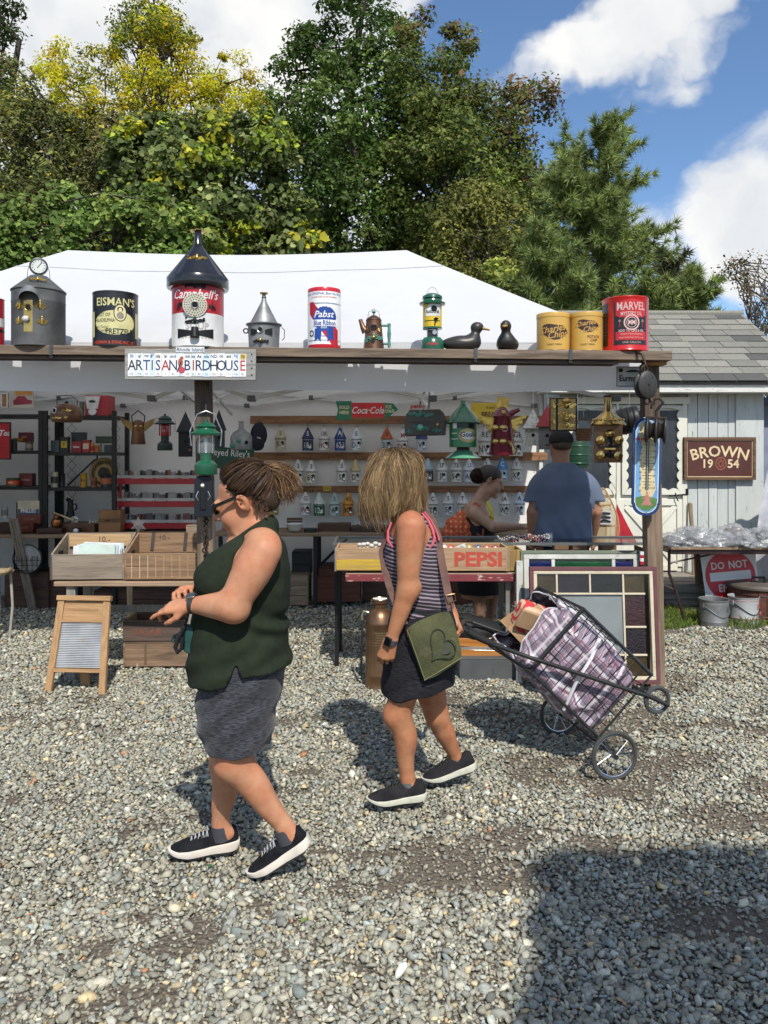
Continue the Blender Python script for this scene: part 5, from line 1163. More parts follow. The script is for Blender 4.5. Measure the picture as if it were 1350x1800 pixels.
 mb=MB();ring=[cen+(n1*math.cos(a)*.0275+n2*math.sin(a)*.0305) for a in[2*PI*i/24 for i in range(24)]];vs=[];fs=[]
 for p in ring:vs+=[p-ax*.010,p+ax*.010]
 for p in ring:p2=cen+(p-cen)*1.1;vs+=[p2-ax*.010,p2+ax*.010]
 for i in range(24):j=(i+1)%24;fs+=[(48+2*i,48+2*j,49+2*j,49+2*i),(2*i,48+2*i,48+2*j,2*j),(2*i+1,2*j+1,49+2*j,49+2*i)]
 mb.add(vs,fs,0,True);mb.Qa('strap',M('slate watch strap',(.05,.05,.075),rough=.6),wt)
 un=Vector((-.45,-.9,.1));un=(un-ax*un.dot(ax)).normalized();mm=Matrix((ax,ax.cross(un)*-1,un)).transposed().to_4x4();mm.translation=cen+un*.032
 mb=MB();mb.box((0,0,0),(.040,.034,.011));mb.v=[tuple(mm@Vector(p)) for p in mb.v];mb.Qa('watch_case',M('black glass face',(.006,.006,.007),rough=.05,coat=1),wt,bevel=.004)
 Yb=Y0-.20
 def r(px,py,y=0.):return P(px,py,Yb+y)
 B0=r(765,1200);bag=Qb('messenger_bag','green canvas shoulder bag with a dark heart shaped patch on her hip','bag',B0)
 GC=M('green waxed canvas',(.085,.086,.034),rough=.85,c2=(.05,.055,.022),ns=9.,bump=.3,bs=90.,spots=[((.115,.11,.05),14.,.58,.72)]);BR=M('brown canvas edge',(.13,.065,.05),rough=.8,c2=(.09,.045,.036),ns=20.)
 def plate(pts,y0,th,amp=.0,n=10):
  """quad-ish canvas panel with a soft bulge: pts = 4 corners (px)"""
  vs=[];fs=[];nn=n+1
  for side_ in(0,1):
   for j in range(nn):
    for i in range(nn):
     s_,t_=2*i/n-1,2*j/n-1;u,v=.5+.5*s_*(1-.10*t_**4),.5+.5*t_*(1-.10*s_**4);a=Vector(pts[0]).lerp(Vector(pts[1]),u);b=Vector(pts[3]).lerp(Vector(pts[2]),u);p=a.lerp(b,v)
     bul=math.sin(PI*u)*math.sin(PI*v);w_=amp*bul+.003*math.sin(u*9+v*5);yy_=y0-w_ if side_==0 else y0+th
     vs.append(r(p.x,p.y,yy_)-B0)
  for s2 in(0,1):
   for j in range(n):
    for i in range(n):a=s2*nn*nn+j*nn+i;fs.append((a,a+1,a+nn+1,a+nn))
  bd=[i for i in range(nn)]+[j*nn+n for j in range(1,nn)]+[n*nn+i for i in range(n-1,-1,-1)]+[j*nn for j in range(n-1,0,-1)]
  for a,b in zip(bd,bd[1:]+bd[:1]):fs.append((a,b,b+nn*nn,a+nn*nn))
  mb=MB();mb.add(vs,fs,0,True);return mb
 plate([(709,1103),(786,1074),(812,1160),(748,1200)],.012,.075,.010).Qa('bag_body',BR,bag,autosmooth=True)
 fl=plate([(714,1100),(791,1069),(816,1158),(745,1202)],-.012,.010,.018).Qa('flap',GC,bag)
 hp=[]
 for i in range(40):
  a=2*PI*i/40;x=16*math.sin(a)**3;y=13*math.cos(a)-5*math.cos(2*a)-2*math.cos(3*a)-math.cos(4*a);hp.append((x,-y))
 ha=R(38);hp=[(x*math.cos(ha)-y*math.sin(ha),x*math.sin(ha)+y*math.cos(ha)) for x,y in hp];cxp,cyp=776,1136
 mb=MB();pts=[r(cxp+x*1.55,cyp+y*1.9,-.0295)-B0 for x,y in hp];mb.Qe(pts,.0032,6,closed=True);mb.Qa('heart_outline',M('dark green paint',(.036,.05,.028),rough=.9),fl)
 mb=MB();c0=r(cxp,cyp+2,-.0297)-B0;inner=[r(cxp+x*1.1,cyp+y*1.35,-.0292)-B0 for x,y in hp];mb.add([c0]+inner,[(0,1+i,1+(i+1)%40) for i in range(40)]);mb.Qa('heart_patch',M('grey print',(.06,.066,.046),rough=.9,c2=(.045,.055,.034),ns=25.),fl)
 mb=MB();mb.Qe([r(746,1196,-.016)-B0,r(780,1176,-.022)-B0,r(812,1156,-.016)-B0],.0022,5);mb.Qe([r(716,1108,-.016)-B0,r(731,1150,-.022)-B0,r(747,1196,-.016)-B0],.0022,5);mb.Qa('stitching',M('pale olive thread',(.18,.19,.08)),fl)
 def strap(pts,w):
  mb=MB()
  vs=[];fs=[]
  for i,p in enumerate(pts):
   d=(pts[min(i+1,len(pts)-1)]-pts[max(i-1,0)]).normalized();sx=d.cross(Vector((.15,-1,.1))).normalized()*w/2;nn_=d.cross(sx).normalized()*.0022
   vs+=[p-sx-nn_-B0,p+sx-nn_-B0,p+sx+nn_-B0,p-sx+nn_-B0]
  for i in range(len(pts)-1):
   for j in range(4):fs.append((i*4+j,i*4+(j+1)%4,i*4+4+(j+1)%4,i*4+4+j))
  mb.add(vs,fs,0,False);return mb
 W2=lambda px,py,y:P(px,py,Y0+y)
 strap([W2(744,898,.02),W2(760,916,-.035),W2(770,945,-.085),W2(776,985,-.135),W2(783,1020,-.165),W2(789,1052,-.19),W2(792,1070,-.205)],.034).Qa('shoulder_strap',BR,bag)
 strap([W2(676,1000,-.10),W2(684,1030,-.135),W2(696,1062,-.165),W2(712,1098,-.20)],.030).Qa('shoulder_strap',BR,bag)
 strap([W2(744,898,.02),W2(722,895,.05),W2(700,908,.03),W2(682,935,-.02),W2(671,970,-.06),W2(676,1000,-.10)],.030).Qa('shoulder_strap',BR,bag)
 mb=MB();mb.Qe([W2(784,1046,-.20)-B0,W2(799,1044,-.195)-B0,W2(801,1056,-.20)-B0,W2(788,1060,-.21)-B0],.003,6,closed=True);mb.Qe([W2(793,1058,-.207)-B0,W2(795,1075,-.215)-B0],.003,6);mb.Qa('buckle',M('antique brass buckle',(.25,.17,.09),rough=.4,metal=.9),bag)
 return t
woman_striped()
def man_blue():
 Y0=6.3;O=P(990,800,Y0);O.z=0
 t=Qb('person','man in grey blue tee shirt and black cap seen from behind','person',O)
 def q(px,py,y=0.):return P(px,py,Y0+y)-O
 def secs(rows):return[(q(0,r[0]).z,q(r[1],0).x,q(r[2],0).x,0.,r[3]) for r in rows]
 sd=SDF((-.36,-.24,.02),(.36,.26,1.84),.0078);hc=q(985,788,.0)
 T=head(sd,hc,Vector((-.12,1,-.12)),Vector((0,.12,1)),1.05,face=True)
 sd.cone(T((-.02,0,-.03)),q(985,832,-.01),.064,.075,.03)
 sd.loft(secs([(825,962,1010,.08),(840,940,1034,.10),(870,938,1042,.115),(950,942,1034,.12),(1010,942,1034,.13)]),.03)
 for s_,px in((-1,940),(1,1040)):
  sh=q(px+11*-s_,850,0);el=q(px-4 if s_<0 else px+8,900,.01);wr=q(px-5 if s_<0 else px+2,945,.06 if s_<0 else .12)
  sd.chain([sh,sh.lerp(el,.5),el],[.052,.050,.044],.03);sd.chain([el,el.lerp(wr,.35),wr],[.044,.045,.03],.02)
  hand(sd,wr,Vector((.05*s_,.1,-1)),Vector((s_,-.3,0)),-s_,[.35,.4,.45,.5],1.05,k=.01)
 for s_ in(-1,1):
  a=q(988+22*s_,1000,0);k=a+Vector((.02*s_,0,-.36));f=Vector((k.x+.01*s_,-.02,.06));sd.chain([a,k,k.lerp(f,.3),f],[.09,.06,.058,.035],.03);sd.cone(f,f+Vector((.02*s_,.16,-.02)),.038,.03,.03)
 Qc(sd,'body',M('ruddy skin',(.34,.17,.105),rough=.5,c2=(.29,.14,.085),ns=30.,sss=.05,bump=.1,bs=200.),t,1)
 st=SDF((-.36,-.20,.86),(.36,.20,1.62),.0078)
 st.loft(secs([(815,962,1012,.075),(828,952,1020,.10),(850,940,1040,.125),(880,940,1040,.132),(910,942,1038,.135),(945,938,1040,.145),(972,937,1042,.15)]),.02,p=2.6)
 for s_,px in((-1,940),(1,1040)):
  sh=q(px+9*-s_,846,0);el=q(px-5 if s_<0 else px+9,884,.005);st.chain([q(985,826,0),sh,el],[.062,.070,.070],.03)
 st.cone(q(985,822,-.01),q(985,850,0),.078,.10,.03);st.plane(q(985,809,0),(0,0,1));st.plane(q(0,965),(0,0,-1))
 ze=q(0,881).z;xl,xr=q(938,0).x,q(1043,0).x
 st.func(lambda X,Y,Z:np.where((X<xl)|(X>xr),ze-Z,-1.))
 TEE=M('slate blue cotton tee',(.13,.16,.225),rough=.95,spec=.2,c2=(.10,.125,.18),ns=4.)
 Qc(st,'tee_shirt',TEE,t,1,None,lambda v:.008*(Qn(v[:,0]*9,v[:,2]*5,3)-.5)+.004*np.sin(v[:,0]*60+v[:,2]*25)*np.clip((1.15-v[:,2])/.2,0,1))
 sh=SDF((-.30,-.20,.40),(.30,.20,1.0),.0075);sh.loft(secs([(955,946,1034,.14),(1000,942,1038,.15),(1040,942,1038,.14)]),.02)
 for s_ in(-1,1):sh.cone(q(988+22*s_,1000),q(990+24*s_,1060),.12,.09,.03)
 Qc(sh,'shorts',M('dark denim',(.03,.035,.05),rough=.9),t)
 cp=SDF((-.16,-.16,1.62),(.14,.26,1.88),.005);f=np.array(Vector((-.12,1,-.12)).normalized())
 cp.ell(T((-.02,0,.058)),(.094*1.05,.112*1.05,.098),.01);cp.plane(T((0,0,.035)),(0,-.10,-1));cp.ell(T((.14,0,.045)),(.08,.07,.008),.01)
 cap=Qc(cp,'cap',M('black cap cloth',(.010,.010,.011),rough=.8,bump=.2,bs=200),t)
 mb=MB();mb.Qe([Vector(T((-.112,.035*math.cos(a),.050+.022*math.sin(a)))) for a in np.linspace(0,PI,9)],.0035,5);mb.Qa('cap_strap',M('grey cap strap',(.05,.05,.05)),cap)
 hb=SDF((-.14,-.16,1.52),(.14,.12,1.78),.005);hb.ell(T((-.028,0,.025)),(.083,.102,.062),.01);hb.plane(T((0,0,-.028)),(0,0,-1));hb.plane(T((.01,0,0)),(0,1,0));Qc(hb,'hair',M('short brown hair',(.05,.034,.024),rough=.8,c2=(.09,.065,.05),ns=60,bump=.4,bs=300),t)
 return t
def woman_backpack():
 Y0=6.9;O=P(850,800,Y0);O.z=0
 t=Qb('person','dark haired woman in black tank dress leaning to the goods table','person',O)
 def q(px,py,y=0.):return P(px,py,Y0+y)-O
 def secs(rows):return[(q(0,r[0]).z,q(r[1],0).x,q(r[2],0).x,0.,r[3]) for r in rows]
 sd=SDF((-.30,-.30,.03),(.56,.28,1.60),.0078);hc=q(862,846,-.01)
 T=head(sd,hc,Vector((1,-.10,-.42)),Vector((.42,0,1)),1.05)
 sd.cone(T((-.012,0,-.04)),q(836,890,0),.052,.062,.03);sd.cone(T((.03,0,-.085)),q(846,886,0),.03,.045,.02)
 sd.loft(secs([(885,818,850,.10),(900,814,858,.135),(925,815,866,.14),(955,818,862,.13),(985,815,864,.135),(1020,808,868,.15),(1050,810,866,.14)]),.03)
 for s_ in(-1,1):sd.cone(q(836,890,.02*s_),q(834,898,.13*s_),.045,.05,.03)
 sh,el,wr=q(834,902,-.16),q(862,934,-.20),q(918,928,-.12)
 wr=q(915,925,-.12);el=q(866,926,-.21);sd.chain([sh,sh.lerp(el,.5),el],[.056,.050,.042],.03);sd.chain([el,el.lerp(wr,.35),wr],[.042,.038,.025],.02);hand(sd,wr,Vector((1,.1,-.15)),Vector((0,-.4,.9)),-1,[.4,.5,.6,.6],.95)
 sh,el,wr=q(834,902,.16),q(868,930,.22),q(925,925,.16);sd.chain([sh,sh.lerp(el,.5),el],[.056,.05,.042],.03);sd.chain([el,wr],[.042,.026],.02);hand(sd,wr,Vector((1,-.1,-.15)),Vector((0,.3,.9)),1,[.5,.6,.7,.7],.95)
 f1=Vector((q(842,0).x,-.09,.06));k1=q(842,1028,-.09);sd.chain([q(838,985,-.06),k1,k1.lerp(f1,.4),f1],[.07,.058,.054,.034],.03)
 k2=q(872,1022,.09);f2=Vector((q(862,0).x,.10,.07));sd.chain([q(842,985,.06),k2,k2.lerp(f2,.4),f2],[.07,.056,.052,.033],.03)
 for f,s_ in((f1,-1),(f2,1)):sd.cone(f,f+Vector((.14,-.02,-.03)),.034,.022,.03)
 SK=M('olive skin',(.40,.235,.16),rough=.45,c2=(.34,.19,.125),ns=30.,sss=.05);Qc(sd,'body',SK,t,1)
 st=SDF((-.26,-.22,.36),(.24,.22,1.30),.0078);st.loft(secs([(893,818,850,.10),(905,813,860,.13),(925,812,870,.155),(955,813,868,.148),(985,808,872,.16),(1020,803,876,.17),(1045,806,880,.17)]),.02)
 for y in(-.175,.175):st.ell(q(838,908,y),(.07,.075,.10),.01,'s')
 for s_ in(-1,1):st.cone(q(828,893,.085*s_),q(830,905,.095*s_),.022,.03,.02)
 Qc(st,'dress',M('black jersey dress',(.008,.008,.009),rough=.9),t)
 hs=SDF((-.22,-.16,1.24),(.24,.16,1.58),.005);f_=Vector((1,-.10,-.42)).normalized();u_=Vector((.42,0,1));u_=(u_-f_*u_.dot(f_)).normalized();l_=u_.cross(f_);Rm=np.array([[f_[i],l_[i],u_[i]] for i in range(3)])
 hs.ell(T((-.022,0,.045)),(.110,.088,.096),.01,'u',Rm);c0=np.array(T((0,0,0)))
 def hl(X,Y,Z):
  x,z=[(X-c0[0])*Rm[0,i]+(Y-c0[1])*Rm[1,i]+(Z-c0[2])*Rm[2,i] for i in(0,2)]
  return np.maximum(np.where(z>.05,x-.072,x-(.045-.8*(.05-z))),np.where(x>-.04,.014-z,-.06-z))
 hs.func(hl);hs.ell(T((-.12,0,.0)),(.055,.06,.05),.02);DH=M('near black hair',(.016,.010,.008),rough=.45,c2=(.035,.022,.016),ns=9,bump=.5,bs=60);Qc(hs,'hair',DH,t,1)
 n=420;kn=np.array(T((-.115,0,.0)));a=nrg.normal(0,1,(n,3));a/=np.linalg.norm(a,axis=1)[:,None];b=np.cross(a,nrg.normal(0,1,(n,3)));b/=np.linalg.norm(b,axis=1)[:,None];ts=np.linspace(0,2.6,9)[None,:,None]
 strands('bun',kn+(a[:,None]*np.cos(ts)+b[:,None]*np.sin(ts))*np.array([.062,.064,.060])*nrg.uniform(.9,1.2,(n,1,1)),.0016,np.array([.03,.018,.013])*np.exp(nrg.normal(0,.4,(n,1))),HAIR,t)
 mb=MB();mb.Qe([q(856,882,-.10),q(862,895,-.14),q(866,912,-.15),q(862,922,-.15)],[.012,.018,.014,.005],8);mb.Qa('scarf_end',M('yellow scarf',(.55,.50,.03),rough=.8),t)
 B=q(808,940,-.02);bp=Qb('backpack','orange polka dot drawstring backpack on the dark haired woman','backpack',O+B)
 bs=SDF((-.26,-.24,-.26),(.26,.24,.32),.007);D_=lambda px,py,y=0:np.array(q(px,py,y)-B)
 bs.ell(D_(810,936),(.165,.15,.165),.02);bs.cone(D_(818,915),D_(830,886),.09,.02,.06);bs.cone(D_(810,936),D_(798,950),.12,.11,.04)
 m=M('orange backpack cloth',(.50,.085,.03),rough=.8,c2=(.40,.06,.022),ns=9);nt=m.node_tree;N=nt.nodes.new;L=nt.links.new;bs_=nt.nodes['Principled BSDF']
 tc=N('ShaderNodeTexCoord');sx=N('ShaderNodeSeparateXYZ');L(tc.outputs['Object'],sx.inputs[0]);mul=None
 for ax,sc in(('X',150.),('Z',150.)):
  w_=N('ShaderNodeMath');w_.operation='MULTIPLY';L(sx.outputs[ax],w_.inputs[0]);w_.inputs[1].default_value=sc;c=N('ShaderNodeMath');c.operation='COSINE';L(w_.outputs[0],c.inputs[0])
  if mul is None:mul=c
  else:a2=N('ShaderNodeMath');a2.operation='ADD';L(mul.outputs[0],a2.inputs[0]);L(c.outputs[0],a2.inputs[1]);mul=a2
 mr=N('ShaderNodeMapRange');mr.inputs['From Min'].default_value=.9;mr.inputs['From Max'].default_value=1.3;L(mul.outputs[0],mr.inputs['Value']);mx=N('ShaderNodeMix');mx.data_type='RGBA';L(mr.outputs[0],mx.inputs['Factor']);L(bs_.inputs['Base Color'].links[0].from_socket,mx.inputs['A']);mx.inputs['B'].default_value=(.62,.27,.10,1);L(mx.outputs['Result'],bs_.inputs['Base Color'])
 Qc(bs,'sack',m,bp,1,None,lambda v:.006*np.sin(np.arctan2(v[:,2],v[:,0])*9))
 mb=MB();mb.Qe([Vector(D_(826,905,-.05)),Vector(D_(826,892,-.10)),Vector(D_(836,884,-.11)),Vector(D_(842,890,-.13))],.012,8);mb.Qa('strap',M('rust strap',(.40,.09,.04),rough=.8),bp)
 mb=MB();mb.Qe([Vector(D_(838,938,-.17)),Vector(D_(848,944,-.165)),Vector(D_(850,930,-.165))],.010,8);mb.Qa('strap',M('rust strap',(.40,.09,.04),rough=.8),bp)
 return t
man_blue();woman_backpack()
BLACK=M('black enamel',(.012,.012,.013),rough=.35,c2=(.02,.02,.022));IRON=M('black cast iron',(.018,.018,.02),rough=.5,metal=.5)
BRASS=M('polished brass',(.62,.43,.15),rough=.24,metal=1.,c2=(.45,.30,.10),ns=14.);OLDBR=M('aged brass',(.30,.205,.085),rough=.38,metal=1.,c2=(.16,.11,.05),ns=10.)
GALV=M('galvanised steel',(.29,.295,.295),rough=.55,metal=.6,c2=(.17,.175,.175),ns=9.,spots=[((.16,.165,.16),5.,.52,.7)]);GALVD=M('dull old galvanised',(.12,.122,.122),rough=.7,metal=.4,c2=(.06,.064,.062),ns=6.,spots=[((.10,.15,.125),5.,.60,.75)])
HOLE=M('dark opening',(.004,.004,.004),rough=.9);WHITE=M('white enamel',(.72,.72,.70),rough=.35);CREAMP=M('cream print',(.70,.62,.36),rough=.45)
REDP=M('red enamel',(.42,.012,.022),rough=.35,c2=(.34,.01,.018));STEEL=M('bright steel',(.55,.55,.55),rough=.3,metal=.9);GOLDP=M('gilded casting',(.56,.37,.09),rough=.35,metal=.9,c2=(.40,.25,.06),ns=30.)
COPPER=M('aged copper',(.20,.105,.062),rough=.42,metal=.85,c2=(.115,.065,.045),ns=8.);VERD=M('verdigris casting',(.09,.26,.20),rough=.65,c2=(.05,.17,.14),ns=20.);DGREEN=M('dark green enamel',(.012,.095,.050),rough=.28,coat=.3,c2=(.010,.075,.04));BLUEP=M('blue print',(.012,.06,.30),rough=.4)
SYI=5.23;UU=S(1,SYI)
def wpt(rad,x,z,th=-PI/2,eps=0.):a=th+x/rad;return((rad+eps)*math.cos(a),(rad+eps)*math.sin(a),z)
def hole(t,rad,x,z,r,ring=None,th=-PI/2,name='entrance_hole'):
 mb=MB();wrap(mb,Qk(r,r,18),rad,th+x/rad,z,.0022);o=mb.Qa(name,HOLE,t)
 if ring is not None:
  mb=MB();mb.Qe([wpt(rad,x+r*1.05*math.cos(a),z+r*1.05*math.sin(a),th,.002) for a in[2*PI*i/18 for i in range(18)]],r*.22,6,closed=True);mb.Qa('hole_ring',ring,t)
 return o
def Qm(t,rad,x,z,w,h,mat,seed=0,th=-PI/2,name='ornament'):
 """cast ornament: symmetrical scrolls and beads on the curved face"""
 rr=random.Random(seed);mb=MB()
 for s_ in(-1,1):
  for k in range(3):
   cx_=w*(.12+.15*k);cz=h*rr.uniform(-.18,.18);r0=w*rr.uniform(.09,.15)
   pts=[wpt(rad,x+s_*(cx_+r0*(1-i/14)*math.cos(i*.8)),z+cz+r0*(1-i/14)*math.sin(i*.8)*h/w*1.3,th,.003) for i in range(11)];mb.Qe(pts,max(.0022,w*.035),5)
  p=wpt(rad,x+s_*w*.47,z+h*rr.uniform(-.1,.25),th,.002);mb.ell(p,(w*.06,w*.06,w*.05),8,5)
 mb.ell(wpt(rad,x,z,th,.002),(w*.10,w*.07,h*.30),10,6);mb.ell(wpt(rad,x,z+h*.32,th,.002),(w*.07,w*.05,h*.14),8,5);return mb.Qa(name,mat,t)
def Qq(mb,c,r,rt,n=24,axis='z',mi=0):
 pts=[]
 for i in range(n):
  a=2*PI*i/n;d={'z':(math.cos(a),math.sin(a),0),'y':(math.cos(a),0,math.sin(a)),'x':(0,math.cos(a),math.sin(a))}[axis];pts.append(Vector(c)+Vector(d)*r)
 mb.Qe(pts,rt,6,closed=True,mi=mi);return mb
def Qp(name,label,cat,px,group='goods lined up on the plank shelf',rz=0.):
 return Qb(name,label,cat,Vector(((px-CX)/F*SYI,SYI,Qt(px))),(0,0,rz-math.atan2((px-CX)/F,1.0)*.9),group)
def hh(py,px):return CH+(HY-py)/F*SYI-Qt(px)
def Qg(t,name,mat,shape,rad,z,x=0.,eps=.0012,th=-PI/2,cone=0.):
 mb=MB();wrap(mb,shape,rad,th+x/rad,z,eps,cone=cone);return mb.Qa(name,mat,t)
def can_profile(r,h,lip=.006):return[(0,0),(r,0),(r+lip*.5,lip*.5),(r,lip),(r,h-lip),(r+lip*.5,h-lip*.5),(r,h),(r-lip,h),(r-lip,h-lip*.7),(0,h-lip*.7)]
def shelf_goods():
 u=UU
 px=-12;t=Qp('red_can','red can cut off by the left edge of the picture','can',px);H=hh(526,px);r=18*u
 MB().Qf(can_profile(r,H),28).Qa('can_body',REDP,t);Qg(t,'label_band',WHITE,Qh(r*5.5,H*.18),r,H*.5,eps=.001);Qg(t,'label_band',BLACK,Qh(r*5.5,H*.06),r,H*.33,eps=.001)
 px=68;t=Qp('gauge_birdhouse','round galvanised can birdhouse topped by a pressure gauge','birdhouse',px);r=44*u;H=hh(514,px);H2=hh(487,px)
 MB().Qf([(0,0),(r,0),(r,H*.78),(r*1.012,H*.80),(r,H*.82),(r,H),(r*1.035,H),(r*1.03,H+.006),(r*.36,H2),(r*.33,H2+.004),(0,H2+.004)],40).Qa('can_body',GALVD,t)
 hz=hh(549,px);X0=-15*u
 mb=MB();pts=[wpt(r,X0+8.5*u*math.cos(a),hz,eps=.002) for a in(0,PI)]
 mb=MB();wrap(mb,Qh(15*u,54*u),r,-PI/2+X0/r,hh(563,px),.0018);pl=mb.Qa('key_plate',BRASS,t);hole(t,r,X0,hz,5*u,BRASS)
 mb=MB()
 for i in range(12):
  a0,a1=PI*i/12,PI*(i+1)/12;q0=[wpt(r,X0+18*u*math.cos(a),hh(533,px)+25*u*math.sin(a)*.9,eps=.001) for a in(a0,a1)];q1=[(Vector(wpt(r,X0+17*u*math.cos(a),hh(536,px)+12*u*math.sin(a)))+Vector((0,-18*u,0))) for a in(a0,a1)]
  mb.add([q0[0],q0[1],q1[1],q1[0]],[(0,1,2,3)],0,True)
 mb.Qa('awning',GALV,t)
 for(dx,dz,w,h,sd) in((-15,545,17,22,1),(19,545,17,22,1),(-17,572,12,18,2),(22,572,16,22,3)):Qm(t,r,X0+dx*u,hh(dz,px),w*u,h*u,GOLDP,sd)
 Qm(t,r*.78,0,hh(498,px),26*u,9*u,GOLDP,4);mb=MB();mb.ell(wpt(r,X0-3*u,hh(569,px),eps=.012),(6*u,6*u,6*u),12,8);mb.Qa('glass_knob',M('old glass knob',(.6,.6,.58),rough=.1,coat=1.),t)
 gz=hh(469,px);mb=MB();mb.Qf([(0,-.02),(14*u,-.02),(15.5*u,0),(15*u,.024),(12.5*u,.026),(12.5*u,.02)],28,mat=Matrix.Rotation(R(90),4,'X'),c=(0,0,gz));g=mb.Qa('gauge',M('gauge rim',(.06,.065,.065),rough=.35,metal=.7),t)
 mb=MB();Qi(mb,Qk(12.6*u,12.6*u),(0,gz),-.021);mb.Qa('dial',M('gauge dial',(.62,.66,.62),rough=.3),g)
 mb=MB()
 for i in range(11):a=R(-45+27*i);mb.bar((8.5*u*math.cos(a),-.0225,gz+8.5*u*math.sin(a)),(11*u*math.cos(a),-.0225,gz+11*u*math.sin(a)),.0025,.001,up=(0,1,0))
 mb.bar((-2*u,-.0235,gz-3*u),(6*u,-.0235,gz+8*u),.003,.001,up=(0,1,0));mb.Qa('needle_and_ticks',BLACK,g)
 for s_ in(-1,1):mb=MB();mb.Qe([(s_*19*u,0,H2-.03),(s_*17*u,0,H2+.05),(s_*9*u,0,gz+.05)],.0018,5);mb.Qa('bail_wire',IRON,t)
 px=203;t=Qp('pretzel_tin','round black and cream pretzel tin with an oval portrait','tin',px);r=38*u;H=hh(518,px);BN=M('tin navy',(.012,.014,.022),rough=.35)
 MB().Qf([(0,0),(r,0),(r,.006),(r,H*.13),(r,H*.155),(r,H*.65),(r,H*.67),(r,H*.965),(r*1.012,H*.97),(r*1.012,H),(r*.98,H),(0,H*.985)],40,mats=[1,1,1,1,0,1,1,1,1,1,1]).Qa('can_body',[BN,BLACK],t)
 CO=M('pale yellow tin print',(.66,.62,.30),rough=.4);Qg(t,'oval_label',CO,Qk(36*u,21*u),r,H*.42);Qg(t,'side_label',CO,Qh(20*u,44*u),r,H*.40,50*u,.0008);Qg(t,'side_label',CO,Qh(20*u,44*u),r,H*.40,-50*u,.0008)
 Qg(t,'lettering',CO,Qd("EISMAN'S",19*u,bold=.0012,xs=.92),r,H*.80,2*u);Qg(t,'lettering',BLACK,Qd('PRETZELS',13.5*u,bold=.0012,xs=.8),r,H*.26,8*u,.0018);Qg(t,'lettering',BLACK,Qd('TOAST OF',8.5*u,bold=.0004,xs=.8),r,H*.56,-23*u,.0018);Qg(t,'lettering',BLACK,Qd('PHILADELPHIA',8.2*u,bold=.0004,xs=.72),r,H*.46,-19*u,.0018)
 Qg(t,'lettering',BLACK,Qd('The Twist',6.6*u,shear=.3),r,H*.34,-24*u,.0018);Qg(t,'lettering',BLACK,Qd('of Quality',6.6*u,shear=.3),r,H*.27,-24*u,.0018);Qg(t,'lettering',M('tin red',(.50,.06,.03)),Qd('HEISMAN & SONS INC. EST.',7.6*u,bold=.0006,xs=.85),r,H*.065,0,.0018)
 Qg(t,'portrait',BLACK,Qk(11*u,15*u),r,H*.60,9*u,.0020);Qg(t,'portrait',CREAMP,Qk(9.5*u,13.5*u),r,H*.60,9*u,.0026);Qg(t,'portrait',BLACK,Qk(5*u,4*u),r,H*.60+6*u,9*u,.0032);Qg(t,'portrait',M('print grey',(.3,.27,.2)),Qk(6*u,6*u),r,H*.60-5*u,9*u,.0032);Qg(t,'portrait',CREAMP,Qk(3*u,3.4*u),r,H*.60+5*u,9*u,.0038)
 px=348;t=Qp('soup_can_birdhouse','big red and white soup can birdhouse under a black funnel roof','birdhouse',px);r=44.5*u;H=hh(498,px);zs=hh(557,px)
 MB().Qf([(0,0),(r,0),(r*1.01,.004),(r,.008),(r,zs),(r,H)],44,mats=[1,1,1,1,0]).Qa('can_body',[REDP,WHITE],t)
 z1=hh(507,px);z2=hh(492,px);z3=hh(432,px);z4=hh(408,px);FB=M('black japanned funnel',(.013,.013,.016),rough=.22,coat=.4)
 MB().Qf([(46*u,z1-.012),(52*u,z1-.01),(53.5*u,z1),(53.5*u,z2),(52*u,z2+.008),(8*u,z3),(7.2*u,z3+.004),(6*u,z4),(0,z4)],44).Qa('funnel_roof',FB,t);mb=MB();Qq(mb,(0,0,z3),7.8*u,1.2*u);mb.Qa('funnel_collar',FB,t)
 for k in range(7):a=2*PI*k/7;mb=MB();mb.ell((math.cos(a)*9*u,math.sin(a)*9*u,z4+.006),(6*u,4*u,1.6*u),8,5,rot=(0,0,a));mb.Qa('finial_petal',BRASS,t)
 mb=MB();mb.ell((0,0,z4+.01),(5*u,5*u,4*u),10,6);mb.Qa('finial',BRASS,t)
 Qg(t,'lettering',WHITE,Qd("Campbell's",22*u,shear=.35,bold=.0011,xs=.88),r,hh(527,px),-3*u,.0016);Qg(t,'lettering',M('faded grey print',(.42,.41,.38)),Qd('SOUP',16*u,bold=.001),r,hh(580,px),0,.0016);Qg(t,'lettering',M('faded tan print',(.45,.36,.2)),Qd('* * * * * * * * * *',8*u),r,hh(600,px),0,.0016)
 dz=hh(545,px);mb=MB();Qi(mb,Qk(20*u,20*u),(0,dz),-r-.006);extr(mb,Qk(20.5*u,20.5*u),(0,dz),-r-.0055,.012);dk=mb.Qa('dial_plate',M('ivory dial',(.56,.52,.40),rough=.4,metal=.3),t);dk.location.x=-4*u
 for rr_,n,s2 in((17.5,26,1.1),(13.5,20,1.0),(9.8,14,1.0)):
  mb=MB()
  for i in range(n):a=2*PI*i/n;Qi(mb,Qk(s2*u,s2*u,8),(rr_*u*math.cos(a),dz+rr_*u*math.sin(a)),-r-.0075)
  mb.Qa('dial_dots',BLACK,dk)
 mb=MB();Qi(mb,Qk(5.5*u,5.5*u),(0,dz),-r-.008);mb.Qa('entrance_hole',HOLE,dk);mb=MB();Qq(mb,(0,-r-.008,dz),6*u,1.3*u,20,'y');mb.Qa('hole_ring',STEEL,dk)
